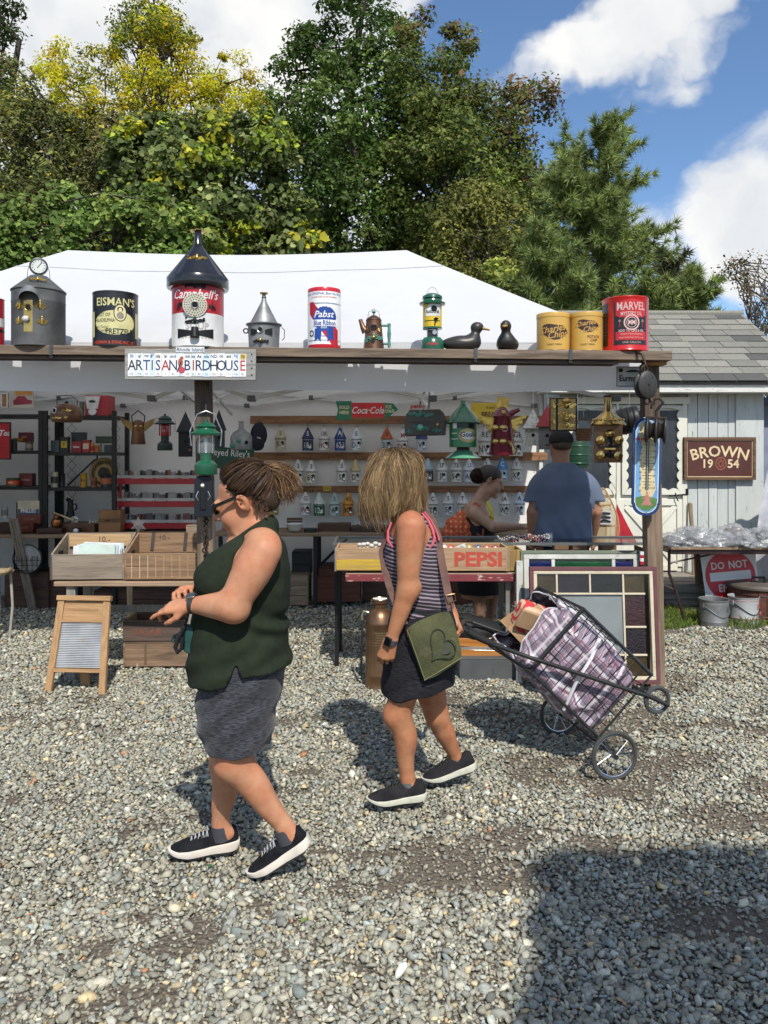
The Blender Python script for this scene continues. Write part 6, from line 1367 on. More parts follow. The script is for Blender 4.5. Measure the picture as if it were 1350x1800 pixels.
 Qm(t,r,-4*u,hh(512,px),34*u,14*u,IRON,5);Qm(t,r,-32*u,hh(546,px),12*u,26*u,IRON,6);Qm(t,r,26*u,hh(546,px),12*u,26*u,IRON,7);Qm(t,r,-4*u,hh(571,px),32*u,20*u,IRON,8);Qm(t,30*u,-1*u,hh(460,px),32*u,13*u,GOLDP,9)
 for s_ in(-1,1):Qg(t,'bow_tie_wing',IRON,Ql([(0,-4*u),(26*u*s_,-8*u),(26*u*s_,8*u),(0,4*u)]),r,hh(592,px),(-4+6*s_)*u,.004)
 mb=MB();mb.Qe([wpt(r,-4*u,hh(583,px),eps=.006),wpt(r,-4*u,hh(600,px),eps=.014)],[6*u,8*u],12);mb.Qa('tap_knob',IRON,t)
 px=464;t=Qp('bucket_birdhouse','small galvanised bucket birdhouse with a funnel roof and brass cap','birdhouse',px);r=28*u;H=hh(572,px)
 MB().Qf([(0,0),(r*.93,0),(r,H*.95),(r*1.12,H),(r*1.12,H+.006),(r*1.0,H+.006)],32).Qa('bucket',GALV,t);z3=hh(530,px);z4=hh(517,px);MB().Qf([(25*u,H+.004),(24*u,H+.016),(4.5*u,z3),(3*u,z4),(0,z4)],32).Qa('funnel_roof',GALV,t)
 MB().Qf([(4.2*u,z3-.004),(3.8*u,z3+.03)],16).Qa('funnel_neck',IRON,t);mb=MB();Qq(mb,(0,0,z4+.004),6*u,1.6*u);mb.ell((0,0,z4+.004),(4*u,4*u,2*u),10,6);mb.Qa('brass_cap',BRASS,t)
 hole(t,r,-6*u,hh(584,px),4.5*u,STEEL)
 for s_ in(-1,1):Qg(t,'bow_tie_wing',IRON,Ql([(0,-3*u),(13*u*s_,-6.5*u),(13*u*s_,6.5*u),(0,3*u)]),r,hh(587,px),(-5+7*s_)*u,.004)
 Qm(t,r,-5*u,hh(604,px),26*u,10*u,IRON,11);mb=MB();mb.ell(wpt(r,-5*u,hh(602,px),eps=.012),(3.6*u,4*u,3.6*u),10,6);mb.Qa('perch_knob',BRASS,t)
 mb=MB();mb.Qe([(r*1.1,0,H-.01),(r*1.28,0,H-.03),(r*1.26,0,H-.085),(r*1.12,0,H-.10)],.003,6);mb.Qa('bail_handle',IRON,t);mb=MB();Qq(mb,(-r*1.12,0,H-.04),4*u,1.2*u,14,'y');mb.Qa('handle_ear',IRON,t)
 px=570;t=Qp('beer_can','tall white beer can with a blue ribbon seal and red stripe','can',px);r=29*u;H=hh(510,px);SV=M('silver band',(.5,.5,.52),rough=.3,metal=.8);RB=M('beer red',(.50,.015,.03),rough=.3);WB=M('beer can white',(.78,.78,.77),rough=.25,c2=(.72,.72,.72))
 MB().Qf([(0,0),(r*.96,0),(r,.008),(r,H*.07),(r,H*.12),(r,H*.14),(r,H*.72),(r,H*.745),(r,H*.93),(r,H-.006),(r*.97,H),(r*.95,H),(r*.95,H-.006),(0,H-.006)],40,mats=[1,1,1,0,2,0,2,0,1,1,1,1,2]).Qa('can_body',[WB,RB,SV],t)
 Qg(t,'red_stripe',RB,Ql([(-28*u,H*.70-H*.41),(-22*u,H*.70-H*.41),(27*u,H*.13-H*.41),(27*u,H*.30-H*.41),(-16*u,H*.70-H*.41+0),(-28*u,H*.55-H*.41+.03)]),r,H*.41)
 Qg(t,'red_stripe',RB,Ql([(-29*u,14*u),(-29*u,34*u),(-20*u,34*u),(27*u,-34*u),(27*u,-48*u),(20*u,-48*u)]),r,H*.44,0,.0014)
 seal=[((22 if i%2 else 20.3)*u*math.cos(PI*i/24),(22 if i%2 else 20.3)*u*math.sin(PI*i/24)) for i in range(48)];cz=H*.48
 Qg(t,'seal',BLUEP,Ql(seal),r,cz,1*u,.0020)
 for s_ in(-1,1):Qg(t,'ribbon_tail',BLUEP,Ql([(4*u*s_,0),(17*u*s_,-2*u),(17*u*s_,-24*u),(11*u*s_,-19*u),(6*u*s_,-25*u)]),r,cz-15*u,0,.0018)
 Qg(t,'lettering',WB,Qd('Pabst',16*u,shear=.3,bold=.0008),r,cz+8*u,0,.0028);Qg(t,'seal_banner',WB,Qh(44*u,11*u),r,cz-7*u,1*u,.0026);Qg(t,'lettering',BLUEP,Qd('Blue Ribbon',12*u,bold=.0010,xs=.68),r,cz-7*u,1*u,.0034);Qg(t,'lettering',WB,Qd('BEER',5*u),r,cz-15*u,0,.0030)
 Qg(t,'lettering',BLUEP,Qd('Finest ORIGINAL Beer the World',6.4*u,shear=.2,xs=.85),r,H*.895,0,.0018);Qg(t,'lettering',RB,Qd('bottled only at the brewery',5*u,shear=.3,xs=.85),r,H*.835,0,.0018);Qg(t,'lettering',BLUEP,Qd('UNION MADE',4*u),r,H*.20,-8*u,.0018);Qg(t,'stamp',BLACK,ring2d(3.5*u,5.5*u,20),r,H*.25,-24*u,.0018)
 px=657;t=Qp('coffee_pot_birdhouse','brown copper coffee pot birdhouse with a green wooden handle','birdhouse',px);H=hh(560,px);r0,r1=18.5*u,13.5*u
 MB().Qf([(0,0),(r0,0),(r0,.006),(r0*.985,.012),(r1*1.03,H*.8),(r1,H*.93),(r1*1.06,H*.94),(r1*.9,H*1.0),(r1*.35,H*1.09),(0,H*1.10)],32).Qa('pot',COPPER,t)
 mb=MB();mb.Qf([(0,0),(1.4*u,0),(1.4*u,4*u),(4*u,6*u),(2.6*u,9*u),(0,9.5*u)],14,c=(0,0,H*1.09));mb.Qa('lid_knob',VERD,t);mb=MB();mb.Qe([(-11*u,0,H*.95),(-9*u,0,H*1.2),(0,0,H*1.3),(9*u,0,H*1.2),(11*u,0,H*.95)],.0016,5);mb.Qa('bail_wire',IRON,t)
 mb=MB();mb.Qe([(-14*u,0,H*.60),(-19*u,0,H*.72),(-24*u,0,H*.97)],[8*u,5*u,3.2*u],10);mb.ell((-23*u,0,H*.95),(4*u,3*u,2*u),8,5);mb.Qa('spout',COPPER,t)
 mb=MB();mb.Qf([(0,0),(2.2*u,0),(3.2*u,6*u),(2.4*u,12*u),(3.4*u,24*u),(2.4*u,34*u),(3.2*u,42*u),(0,43*u)],12,c=(27*u,0,H*.10));mb.Qa('handle',VERD,t)
 for z in(.22,.78):mb=MB();mb.Qe([(14*u,0,H*z),(27*u,0,H*z)],2*u,8);mb.Qa('handle_bracket',VERD,t)
 hole(t,r1*1.1,0,hh(578,px),4.4*u,IRON);Qm(t,r0*.92,0,hh(598,px),34*u,22*u,VERD,12);mb=MB();mb.ell(wpt(r0,0,hh(596,px),eps=.008),(4*u,5*u,4*u),10,6);mb.Qa('perch_knob',BRASS,t);Qm(t,r1*1.15,-12*u,hh(582,px),9*u,14*u,OLDBR,13);Qm(t,r1*1.15,12*u,hh(582,px),9*u,14*u,OLDBR,14)
 px=760;t=Qp('lantern_birdhouse','green camping lantern birdhouse with a yellow coffee tin body','birdhouse',px);z=lambda y:hh(y,px)
 MB().Qf([(0,0),(20*u,0),(20.5*u,.006),(20*u,z(600)),(15*u,z(594)),(0,z(593))],32).Qa('fuel_tank',DGREEN,t);MB().Qf([(10*u,z(595)),(10*u,z(580)),(17*u,z(579)),(17*u,z(576))],24,mats=[0,0,1]).Qa('burner_collar',[M('nickel collar',(.45,.45,.45),rough=.25,metal=.9),DGREEN],t)
 mb=MB();extr(mb,Qh(17*u,13*u),(0,z(588)),-10.8*u,.01);mb.Qa('valve_plate',BLACK,t);mb=MB();extr(mb,Qk(4*u,4*u,16),(4*u,z(586)),-13*u,.01);mb.Qa('valve_knob',STEEL,t)
 YW=M('coffee tin yellow',(.66,.46,.02),rough=.35);rg=16.5*u;MB().Qf([(rg,z(577)),(rg,z(568)),(rg,z(552)),(rg,z(537))],32,mats=[0,0,0]).Qa('tin_globe',YW,t);Qg(t,'white_label',WHITE,Ql([(-13*u,-9*u),(15*u,-9*u),(15*u,12*u),(-4*u,12*u),(-13*u,3*u)]),rg,z(549),0);Qg(t,'lettering',BLACK,Qd('Autocrat',9*u,bold=.0008,xs=.75),rg,z(550),0,.002);Qg(t,'line',BLACK,Qh(30*u,1.2*u),rg,z(566),0,.0016);hole(t,rg,3*u,z(545),4.2*u,IRON);mb=MB();mb.ell(wpt(rg,6*u,z(563),eps=.006),(4*u,4*u,2.4*u),10,6);mb.Qe([wpt(rg,5*u,z(564),eps=.006),wpt(rg,4*u,z(574),eps=.004)],1.2*u,6);mb.Qa('perch',IRON,t)
 MB().Qf([(15*u,z(537)),(22.5*u,z(536)),(23*u,z(533)),(17*u,z(530)),(16*u,z(527)),(18*u,z(525)),(17*u,z(521)),(10*u,z(517)),(0,z(516))],36).Qa('vent_cap',DGREEN,t);mb=MB();mb.Qe([(10*u*math.cos(a),0,z(520)+15*u*math.sin(a)) for a in np.linspace(0,PI,11)],.0022,5);mb.Qa('bail_wire',STEEL,t)
 flatp=Ql([(-9*u,-2*u),(9*u,-2*u),(9*u,3*u),(4*u,3*u),(0,1*u),(-9*u,3*u)]);Qg(t,'badge',M('badge red',(.35,.05,.04),rough=.4),flatp,20.3*u,z(607),0,.002)
 DK=M('dark painted decoy',(.030,.027,.025),rough=.42,c2=(.018,.017,.016),ns=8.,bump=.15,bs=30);BILL=M('ochre bill',(.40,.22,.06),rough=.5);BRH=M('brown decoy head',(.075,.055,.04),rough=.5)
 def duck(px,label,facing):
  t=Qp('duck_decoy',label,'duck decoy',px);t.rotation_euler=(0,0,facing-.1);sd=SDF((-.17,-.09,-.005),(.19,.09,.24),.0042)
  sd.ell((-.005,0,.052),(.122,.075,.058),.02);sd.ell((-.10,0,.058),(.06,.04,.022),.03);sd.ell((.06,0,.06),(.06,.06,.05),.02);sd.plane((0,0,.004),(0,0,-1));sd.chain([(.075,0,.08),(.088,0,.125),(.092,0,.155)],[.042,.030,.032],.03);sd.ell((.10,0,.165),(.043,.033,.035),.02)
  Qc(sd,'decoy_body',DK,t,1);b=SDF((.10,-.04,.11),(.20,.04,.19),.003);b.cone((.130,0,.158),(.178,0,.146),.015,.009,.01,sq=(1,1.3,.7));Qc(b,'bill',BILL,t,1)
  for s_ in(-1,1):mb=MB();mb.ell((.116,.030*s_,.176),(.005,.004,.005),8,5);mb.Qa('eye',M('glass eye',(.25,.12,.02),rough=.1),t)
 duck(813,'dark duck decoy in profile with its bill pointing right',0.);duck(892,'dark duck decoy turned to face the lane',R(-100))
 for px,yt,lab,sml in((972,553,'left mustard potato chip tin with a brown script label',False),(1030,552,'right mustard potato chip tin with small print under its label',True)):
  t=Qp('chip_tin',lab,'tin',px);r=28.3*u;H=hh(yt,px);MU=M('mustard tin',(.56,.34,.075),rough=.4,c2=(.50,.30,.065),ns=4.,spots=[((.3,.17,.05),22.,.68,.74)])
  MB().Qf([(0,0),(r,0),(r,H*.88),(r*1.02,H*.885),(r*1.02,H*.97),(r*1.0,H),(r*.96,H),(0,H*.985)],36).Qa('can_body',MU,t);mb=MB();Qq(mb,(0,0,.004),r*1.005,.003);mb.Qa('base_rim',OLDBR,t)
  DB=M('dark brown print',(.055,.022,.018),rough=.45);sc=.8 if sml else 1.
  bl=[((1+.12*math.sin(5*a+1))*23*u*sc*math.cos(a),(1+.18*math.sin(3*a))*13*u*sc*math.sin(a)) for a in[2*PI*i/40 for i in range(40)]];zc=hh(586 if not sml else 576,px)
  Qg(t,'label_patch',DB,rot2d(Ql(bl),-.12),r,zc,3*u);Qg(t,'lettering',MU,rot2d(Qd('Charles',15.5*u*sc,shear=.35,bold=.0005),.16),r,zc+4*u,-1*u,.0022);Qg(t,'lettering',MU,rot2d(Qd('Chips',15.5*u*sc,shear=.35,bold=.0005),.16),r,zc-7*u,9*u,.0022)
  if sml:Qg(t,'lettering',DB,Qd('POTATO',7*u,bold=.0003,xs=.8),r,hh(596,px),13*u,.0016);Qg(t,'lettering',DB,Qd('CHIP',7*u,bold=.0003,xs=.8),r,hh(602,px),13*u,.0016)
  Qg(t,'lettering',DB,Qd('CRISPY FRESH',4.2*u),r,hh(609,px),2*u,.0016)
 px=1099;t=Qp('oil_can','large red and black mystery oil can at the right end of the shelf','can',px);r=39*u;H=hh(527,px);RO=M('oil can red',(.52,.012,.012),rough=.28,coat=.3,c2=(.45,.01,.01));th=-PI/2+.25
 MB().Qf([(0,0),(r,0),(r*1.02,.006),(r,.012),(r,H-.012),(r*1.02,H-.006),(r,H),(r*.96,H),(r*.95,H-.012),(0,H-.012)],44).Qa('can_body',RO,t);bk=BLACK
 mb=MB();wrap(mb,Qh(60*u,74*u),r,th,H*.50,.0012);mb.Qa('label_panel',bk,t);mb=MB();wrap(mb,Qh(26*u,74*u),r,th-56*u/r,H*.50,.0012);mb.Qa('side_panel',bk,t)
 WR=M('label pink white',(.70,.45,.42),rough=.4)
 def T_(txt,size,z,mat,eps,dx=0,**k):mb=MB();wrap(mb,Qd(txt,size*u,**k),r,th+dx*u/r,z,eps);mb.Qa('lettering',mat,t)
 mb=MB();wrap(mb,Ql([(-27*u,-12*u),(-20*u,-16*u),(20*u,-16*u),(27*u,-12*u),(27*u,10*u),(0,16*u),(-27*u,10*u)]),r,th,hh(548,px),.0018);mb.Qa('title_plate',RO,t)
 T_('MARVEL',19,hh(545,px),WR,.0030,bold=.0014,xs=.72);T_('MYSTERY OIL',9,hh(558,px),WR,.0030,bold=.0008,xs=.68);mb=MB();wrap(mb,ring2d(11*u,13.5*u),r,th,hh(573,px),.002);wrap(mb,ring2d(8*u,9*u),r,th,hh(573,px),.002);mb.Qa('round_emblem',WR,t);T_('MM',11,hh(573,px),WR,.0024,bold=.0012,xs=.75)
 T_('ADD TO GAS & OIL',6,hh(587,px),WR,.0024,bold=.0005,xs=.85);mb=MB();wrap(mb,Qh(54*u,14*u),r,th,hh(596,px),.0018);mb.Qa('text_panel',RO,t);T_('Quiets Noisy Engines',4.4,hh(593,px),WR,.0026);T_('Improves Fuel Economy',4.4,hh(599,px),WR,.0026);T_('ONE GALLON',5,hh(607,px),WR,.0026)
 for i in range(8):mb=MB();wrap(mb,Qh(18*u,1.2*u),r,th-56*u/r,H*(.25+.06*i),.002);mb.Qa('fine_print',M('faded print',(.25,.12,.12)),t)
 for s_ in(-1,1):T_('*',12,hh(570,px),WR,.0024,dx=20*s_);T_('I',12,hh(577,px),RO,.0024,dx=20*s_)
shelf_goods()
def artisan_sign():
 Ys=5.06;u=S(1,Ys);c=P(335,641,Ys);t=Qb('licence_plate_sign','grey board sign spelling artisan birdhouse in cut licence plate letters','sign',c,(0,R(-.3)+R(.6),0))
 BD=W('silvered board',(.34,.33,.31),(.20,.195,.185),'x',spots=[((.10,.09,.08),12,.66,.72)]);mb=MB();mb.box((0,0,0),(230*u,.022,54*u));mb.Qa('board',BD,t,bevel=.003)
 cols=['e4e6e6','dfe9e2','e6e6e8','cfe0ee','e8e6e0','e6e6e8','e8e8e8','dde6ee','e6e6e8','e0e6ea','274c3c','dfe6ec','cfe2f0','e8e6e0','e6e4e0'];cols=[lin(c_)[:3] for c_ in cols]
 txt='ARTISAN BIRDHOUSE';tc={'A':'3a3a44','R':'2c3450','T':'30385a','I':'2c5a44','S':'2c3a6a','N':'2b3a60'};order=['33333c','2c3450','2c4c7a','2c5a44','2c4a80','b03038','2b3a60',None,'23305c','a83040','2a3350','30384c','f0f0f0' if False else '26304a','283454','2a3a60','33405a','b8343c']
 wds=[15,13.5,12.5,8,13.5,14,14,13,13,8,13.5,13.5,13.5,14,13.5,13,12];gaps=[];x=-sum(wds)/2-0.5;tops=['Illi','al','no','gr','ida','Isl','and','','ois','ks','As','ola','ND','co','est','NJ','06'];rr=random.Random(4)
 for i,ch in enumerate(txt):
  w=wds[i]*12.6/13.2;x0=x;x+=w
  dz=rr.uniform(-1,1);pc=M('plate enamel %d'%(i%8),cols[i%len(cols)] if ch!='H' else lin('dfe6ec')[:3],rough=.45,c2=tuple(k*.9 for k in cols[i%len(cols)]),spots=[((.25,.2,.16),16.,.70,.76)])
  mb=MB();mb.box(((x0+w/2)*u,-.0125,dz*.5*u-1*u),((w-.5)*u,.003,40*u));pl=mb.Qa('plate_strip',pc,t)
  if ch!=' ':
   mb=MB();Qi(mb,Qd(ch,26*u,bold=.0006,xs=.82),((x0+w/2)*u,-1.5*u),-.0148);mb.Qa('letter',M('plate ink %s'%order[i],lin(order[i] or '333333')[:3],rough=.5),pl)
  else:
   mb=MB();Qi(mb,Qk(4.5*u,8*u),((x0+w/2)*u,3*u),-.0148);Qi(mb,Qk(3.2*u,3.2*u),((x0+w/2+2)*u,11*u),-.0146);mb.Qa('bird_picture',M('bird red brown',(.40,.10,.05)),pl);mb=MB();Qi(mb,Qk(6*u,6*u,16),((x0+w/2+2)*u,-10*u),-.0149);mb.Qa('flower_picture',M('pink red print',(.50,.06,.09)),pl);mb=MB();Qi(mb,Ql([(-6*u,-14*u),(-4*u,-14*u),(3*u,4*u),(1*u,5*u)]),((x0+w/2-1)*u,0),-.0150);mb.Qa('branch_picture',BLACK,pl)
  if tops[i]:
   if tops[i]=='06':mb=MB();mb.box(((x0+w/2)*u,-.0150,14*u),(9*u,.002,9*u));mb.Qa('sticker',M('yellow sticker',(.62,.40,.03)),pl)
   mb=MB();Qi(mb,Qd(tops[i],8*u,bold=.0003,xs=.9),((x0+w/2)*u,14.5*u),-.0164);mb.Qa('small_print',M('plate ink small %d'%(i%3),[(.03,.10,.35),(.03,.05,.09),(.05,.10,.08)][i%3] if tops[i]!='06' else(.02,.02,.02)),pl)
  mb=MB();Qi(mb,Qd(rr.choice(['N','RI','St','ma','*','Oh']),6*u),((x0+w/2)*u,-17*u),-.0148);mb.Qa('small_print',M('plate ink low',(.10,.16,.28)),pl)
 mb=MB();mb.box((0,-.0140,26*u),(50*u,.003,10*u));pl=mb.Qa('top_plate',M('plate enamel top',(.66,.67,.68),rough=.45),t);mb=MB();Qi(mb,Qd('Rhode Island',9*u,bold=.0003),(0,26*u),-.0162);mb.Qa('letter',M('plate ink blue grey',(.05,.08,.16)),pl)
 for sx in(-108,108):
  for k in range(4):mb=MB();extr(mb,Qk(1.5*u,1.5*u,10),(sx*u,(-18+12*k)*u),-.0125,.003);mb.Qa('nail_head',IRON,t)
artisan_sign()
WALLY=8.60
RAILW=W('orange pine rail',(.27,.135,.06),(.15,.07,.032),'x')
def rail(x0,x1,y0,y1,label):
 a,b=P(x0,y0,WALLY+.09),P(x1,y1,WALLY+.09);t=Qb('hanging_rail',label,'rail',((a.x+b.x)/2,WALLY+.09,b.z),group='wooden rails on the tent back wall')
 mb=MB();mb.box((0,0,(a.z-b.z)/2),(b.x-a.x,.03,a.z-b.z));mb.Qa('board',RAILW,t,bevel=.003)
 n=max(3,int((b.x-a.x)/.19))
 for i in range(n):mb=MB();x=-(b.x-a.x)/2+(i+.5)*(b.x-a.x)/n;mb.Qe([(x,-.014,(a.z-b.z)*.3),(x,-.05,(a.z-b.z)*.25),(x,-.06,(a.z-b.z)*.45)],.003,5);mb.Qa('hook',IRON,t)
rail(440,962,731,745,'top wooden rail behind the hanging birdhouses');rail(440,962,795,809,'middle wooden rail above the second row of birdhouses');rail(505,955,854,866,'thin lower wooden rail above the bottom row of birdhouses')
_pl={}
def pmat(h):
 if h not in _pl:c=lin(h)[:3];_pl[h]=M('plate %s'%h,tuple(x*.8 for x in c),rough=.4,c2=tuple(x*.62 for x in c),ns=9.,spots=[((.16,.13,.10),14.,.70,.76)])
 return _pl[h]
def Qw(px,ytop,body,roof,ink,txt,rtxt,label,sc=1.):
 """cone roof rolled from one plate, drum rolled from another, bottle-cap perch"""
 u=S(1,WALLY)*sc;o=P(px,ytop+42*sc,WALLY);t=Qb('plate_birdhouse',label,'birdhouse',o,(0,0,-math.atan2(o.x,WALLY)),'licence plate birdhouses hanging in rows')
 r=9.6*u;hb=22*u;hr=18*u;zc=hb+hr
 mb=MB();mb.Qf([(0,0),(r,0),(r*1.02,.003),(r,.006),(r,hb)],22);mb.Qa('drum',pmat(body),t)
 mb=MB();mb.Qf([(r*1.16,hb-1.5*u),(r*1.18,hb-1*u),(r*.18,zc),(0,zc+.004)],22);rf=mb.Qa('roof',pmat(roof),t)
 Qg(t,'plate_number',pmat(ink),Qd(txt,13.5*u,bold=.0010,xs=.82),r,hb*.44,0,.002)
 if rtxt:Qg(rf,'plate_number',pmat(ink if ink!=roof else 'f0f0f0'),Qd(rtxt,11*u,bold=.0009,xs=.8),r*.70,hb+hr*.42,0,.006,cone=-.50)
 Qg(t,'trim_band',pmat(ink),Qh(r*4.5,.0035),r,hb*.86,0,.0014);hole(t,r,3.4*u,hb*.60,2.5*u);mb=MB();mb.Qf([(0,0),(2.4*u,0),(2.6*u,1.4*u),(0,2.2*u)],12,mat=Matrix.Rotation(R(90),4,'X'),c=wpt(r,4*u,hb*.24,eps=.001));mb.Qa('bottle_cap',STEEL,t)
 mb=MB();Qq(mb,(0,0,zc+2.5*u),2.2*u,.0022,12,'y');mb.Qa('hanging_ring',IRON,t)
 return t
W_,NV,CRM,MAR='d8d8d4','1c2850','c8c0a0','7a2430'
ROWS=[(493,749,CRM,CRM,'5a4a38','F-9','5','cream plate birdhouse, leftmost in the top row'),(541,750,'24305c','2a2c58','d8d8d8','181','5','navy plate birdhouse next to the cream one in the top row'),(570,750,W_,W_,MAR,'HOE','UK','white plate birdhouse with maroon lettering in the top row'),(598,750,'24408a','1f3a80','e0e0e0','623','AJ','royal blue plate birdhouse in the top row'),(627,750,'dfe2e2','e0e4e8','2a62a8','D-7','E','white plate birdhouse with blue lettering under the drink sign'),(680,750,'c8d0d4','c05a20','1c2438','330','0','orange roofed plate birdhouse beneath the drink sign'),(708,753,W_,'e0dcd8','8a2030','TKX','M','white plate birdhouse half hidden behind the lunch box birdhouse'),(741,750,'c8ccd8','2a3a7a','26346a','VE','S','flag blue plate birdhouse under the lunch box birdhouse'),(853,748,W_,'d0ceca','303034','NV7','RE','white plate birdhouse between the green can and the maroon pot'),(907,748,'d4d0c4','d8d4c8','3a2c2c','L89','RGE','white plate birdhouse right of the maroon pot'),(524,806,W_,W_,'30343c','AC','2','white plate birdhouse beside the ponytail in the middle row'),(547,807,'d8d4c0','dcdcd8','2c2c30','691','3','yellow banded plate birdhouse in the middle row'),(601,806,W_,W_,'28282c','SB','S','plain white plate birdhouse left of the blonde hair in the middle row'),(625,806,'dcd8cc','c8b888','3a3430','D2','','tan roofed plate birdhouse touching the blonde hair'),(732,804,'d4d0bc','d4d4cc','3a4a3a','398','H9','cream plate birdhouse just right of the blonde hair in the middle row'),(752,804,'3a4048','a8c0cc','d8d8d8','130','1','dark plate birdhouse with a pale blue roof in the middle row'),(777,805,'d4d8dc',W_,'2c2c34','JP','SP','white plate birdhouse with a maroon foot in the middle row'),(802,805,W_,W_,'2a2a2c','540','75','white plate birdhouse numbered five forty in the middle row'),(825,805,'d0d8e4','dce0e8','2450a0','AM','U','blue banded plate birdhouse under the green lamp shade'),(857,803,W_,W_,'30303a','7A','L','white plate birdhouse hidden behind the dark haired woman'),(883,803,'9ab8d0','4a88c0','e0e0e0','4','C','sky blue plate birdhouse beyond her face'),(908,803,'d8d8d0','ccccc8','28282c','XK','Y','white plate birdhouse at the right end of the middle row'),(480,863,'c8a030','c8b060','20242c','MX','K','black and yellow plate birdhouse behind the ponytail'),(537,863,W_,W_,'8a2838','WA','G','white plate birdhouse with red letters, leftmost visible in the bottom row'),(561,864,'1f6a40','c8d4c8','e0e4e0','124','BA','green plate birdhouse in the bottom row'),(588,864,'b8c4c0','a8c0b8','3a4448','4E','S','grey green plate birdhouse in the bottom row'),(612,864,'d08818','d08c20','2a2420','908','45','orange plate birdhouse in the bottom row'),(638,864,'ccd4dc','d0d8de','4a5a70','J-2','S','pale blue plate birdhouse touching the hair in the bottom row'),(761,864,W_,W_,'2c2c30','TH','C','white plate birdhouse over the bare shoulder in the bottom row'),(788,863,'ccd4dc','d8dcdc','30405a','5B','5','blue roofed plate birdhouse left of the orange backpack'),(813,863,W_,'dcdcdc','303038','E','T','white plate birdhouse above the orange backpack'),(887,864,'d8dcd8',W_,'2a3a30','WV','IA','white plate birdhouse with green foot right of the woman in black'),(913,863,'d4dce4','c8dcec','28282c','IV','A','white plate birdhouse beside the man in the blue tee')]
for(px,yt,b,r_,ink,tx,rt,lab) in ROWS:Qw(px,yt,b,r_,ink,tx,rt,lab,1.28 if px in(853,907) else 1.)
for px,py,lab in((728,799,'yellow price tag on the middle rail'),(575,859,'yellow price tag on the lower rail')):
 c=P(px,py,WALLY+.07);t=Qb('price_tag',lab,'price tag',c);mb=MB();mb.box((0,0,0),(S(13,8.6),.003,S(8,8.6)));mb.Qa('card',M('yellow card',(.60,.42,.03),rough=.7),t);mb=MB();Qi(mb,Qd('$45',S(7,8.6)),(0,0),-.0025);mb.Qa('price',BLACK,t)
def drink_sign():
 Yd=7.4;u=S(1,Yd);c=P(645,721,Yd);t=Qb('drink_sign','red and green arrow shaped cola sign hung near the tent roof','sign',c);GRN=M('sign green',(.012,.16,.085),rough=.35);RD=M('cola red',(.55,.015,.02),rough=.35)
 mb=MB();extr(mb,Ql([(-55*u,16*u),(-51*u,0),(-55*u,-17*u),(-27*u,-17*u),(-27*u,16*u)]),(0,0),0,.008);mb.Qa('left_panel',GRN,t);mb=MB();extr(mb,Qh(58*u,26*u),(2*u,0),0,.008);mb.Qa('centre_panel',RD,t);mb=MB();extr(mb,Ql([(31*u,13*u),(31*u,-17*u),(55*u,1*u),(46*u,12*u)]),(0,0),0,.008);mb.Qa('arrow_panel',GRN,t)
 mb=MB();Qi(mb,Qd('Coca·Cola',17*u,shear=.35,bold=.0012,xs=.78),(2*u,0),-.0015);mb.Qa('lettering',WHITE,t)
 for s_,x,y,k in(('SOLD',-40,5,8),('HERE',-40,-4,8),('ICE',38,6,8),('COLD',39.5,-1.5,7)):mb=MB();Qi(mb,Qd(s_,k*u,bold=.0012,xs=.9),(x*u,y*u),-.0015);mb.Qa('lettering',CREAMP,t)
drink_sign()
def Qr(px,py,w,h,Y,label,face,frame=None,texts=(),name='sign',cat='sign',tilt=0.,thick=.012,fw=3.,extra=None,group=None,ry=0.):
 u=S(1,Y);c=P(px,py,Y);t=Qb(name,label,cat,c,(tilt,ry,0),group);mb=MB();mb.box((0,thick/2,0),(w*u,thick,h*u));mb.Qa('face',face,t)
 if frame is not None:
  for(a,b,ww,hh_) in((0,(h-fw)/2,w,fw),(0,-(h-fw)/2,w,fw),((w-fw)/2,0,fw,h-2*fw),(-(w-fw)/2,0,fw,h-2*fw)):mb=MB();mb.box((a*u,0,b*u),(ww*u,thick*1.6,hh_*u));mb.Qa('frame_bar',frame,t,bevel=.0015)
 for(tx,x,y,k,m,kw) in texts:mb=MB();Qi(mb,Qd(tx,k*u,**kw),(x*u,y*u),-.0016);mb.Qa('lettering',m,t)
 if extra:extra(t,u)
 return t
def brown_extra(t,u):
 CR=M('cream sign paint',(.70,.55,.33),rough=.5);mb=MB()
 for(a,b,ww,hh_) in((0,32,117,1.6),(0,-32,117,1.6),(57.5,0,1.6,65),(-57.5,0,1.6,65)):Qi(mb,Qh(ww*u,hh_*u),(a*u,b*u),-.0016)
 mb.Qa('border_line',CR,t);mb=MB();Qi(mb,arc_text(Qd('BROWN',27*u,bold=.0030,xs=1.02),180*u),(0,13*u),-.0018);mb.Qa('lettering',CR,t)
 for tx,x in(('19',-20),('54',24)):mb=MB();Qi(mb,Qd(tx,21*u,bold=.0028),(x*u,-9*u),-.0018);mb.Qa('lettering',CR,t)
 RS=M('rust emblem',(.30,.09,.05),rough=.5);mb=MB();Qi(mb,ring2d(8.2*u,10*u,28,1.15),(2*u,-9*u),-.0017);Qi(mb,ring2d(3*u,4.4*u,20,1.3),(2*u,-9*u),-.0017)
 for i in range(8):a=2*PI*i/8;Qi(mb,Qk(1.1*u,1.1*u,8),(2*u+6.2*u*math.cos(a),-9*u+7*u*math.sin(a)),-.0017)
 mb.Qa('emblem',RS,t)
Qr(1265,806,126,75,8.50,'framed dark brown sign reading brown nineteen fifty four on the shed',M('chocolate board',(.085,.022,.016),rough=.5),W('walnut frame',(.16,.085,.045),(.08,.04,.02),'x'),fw=5.,thick=.02,extra=brown_extra)
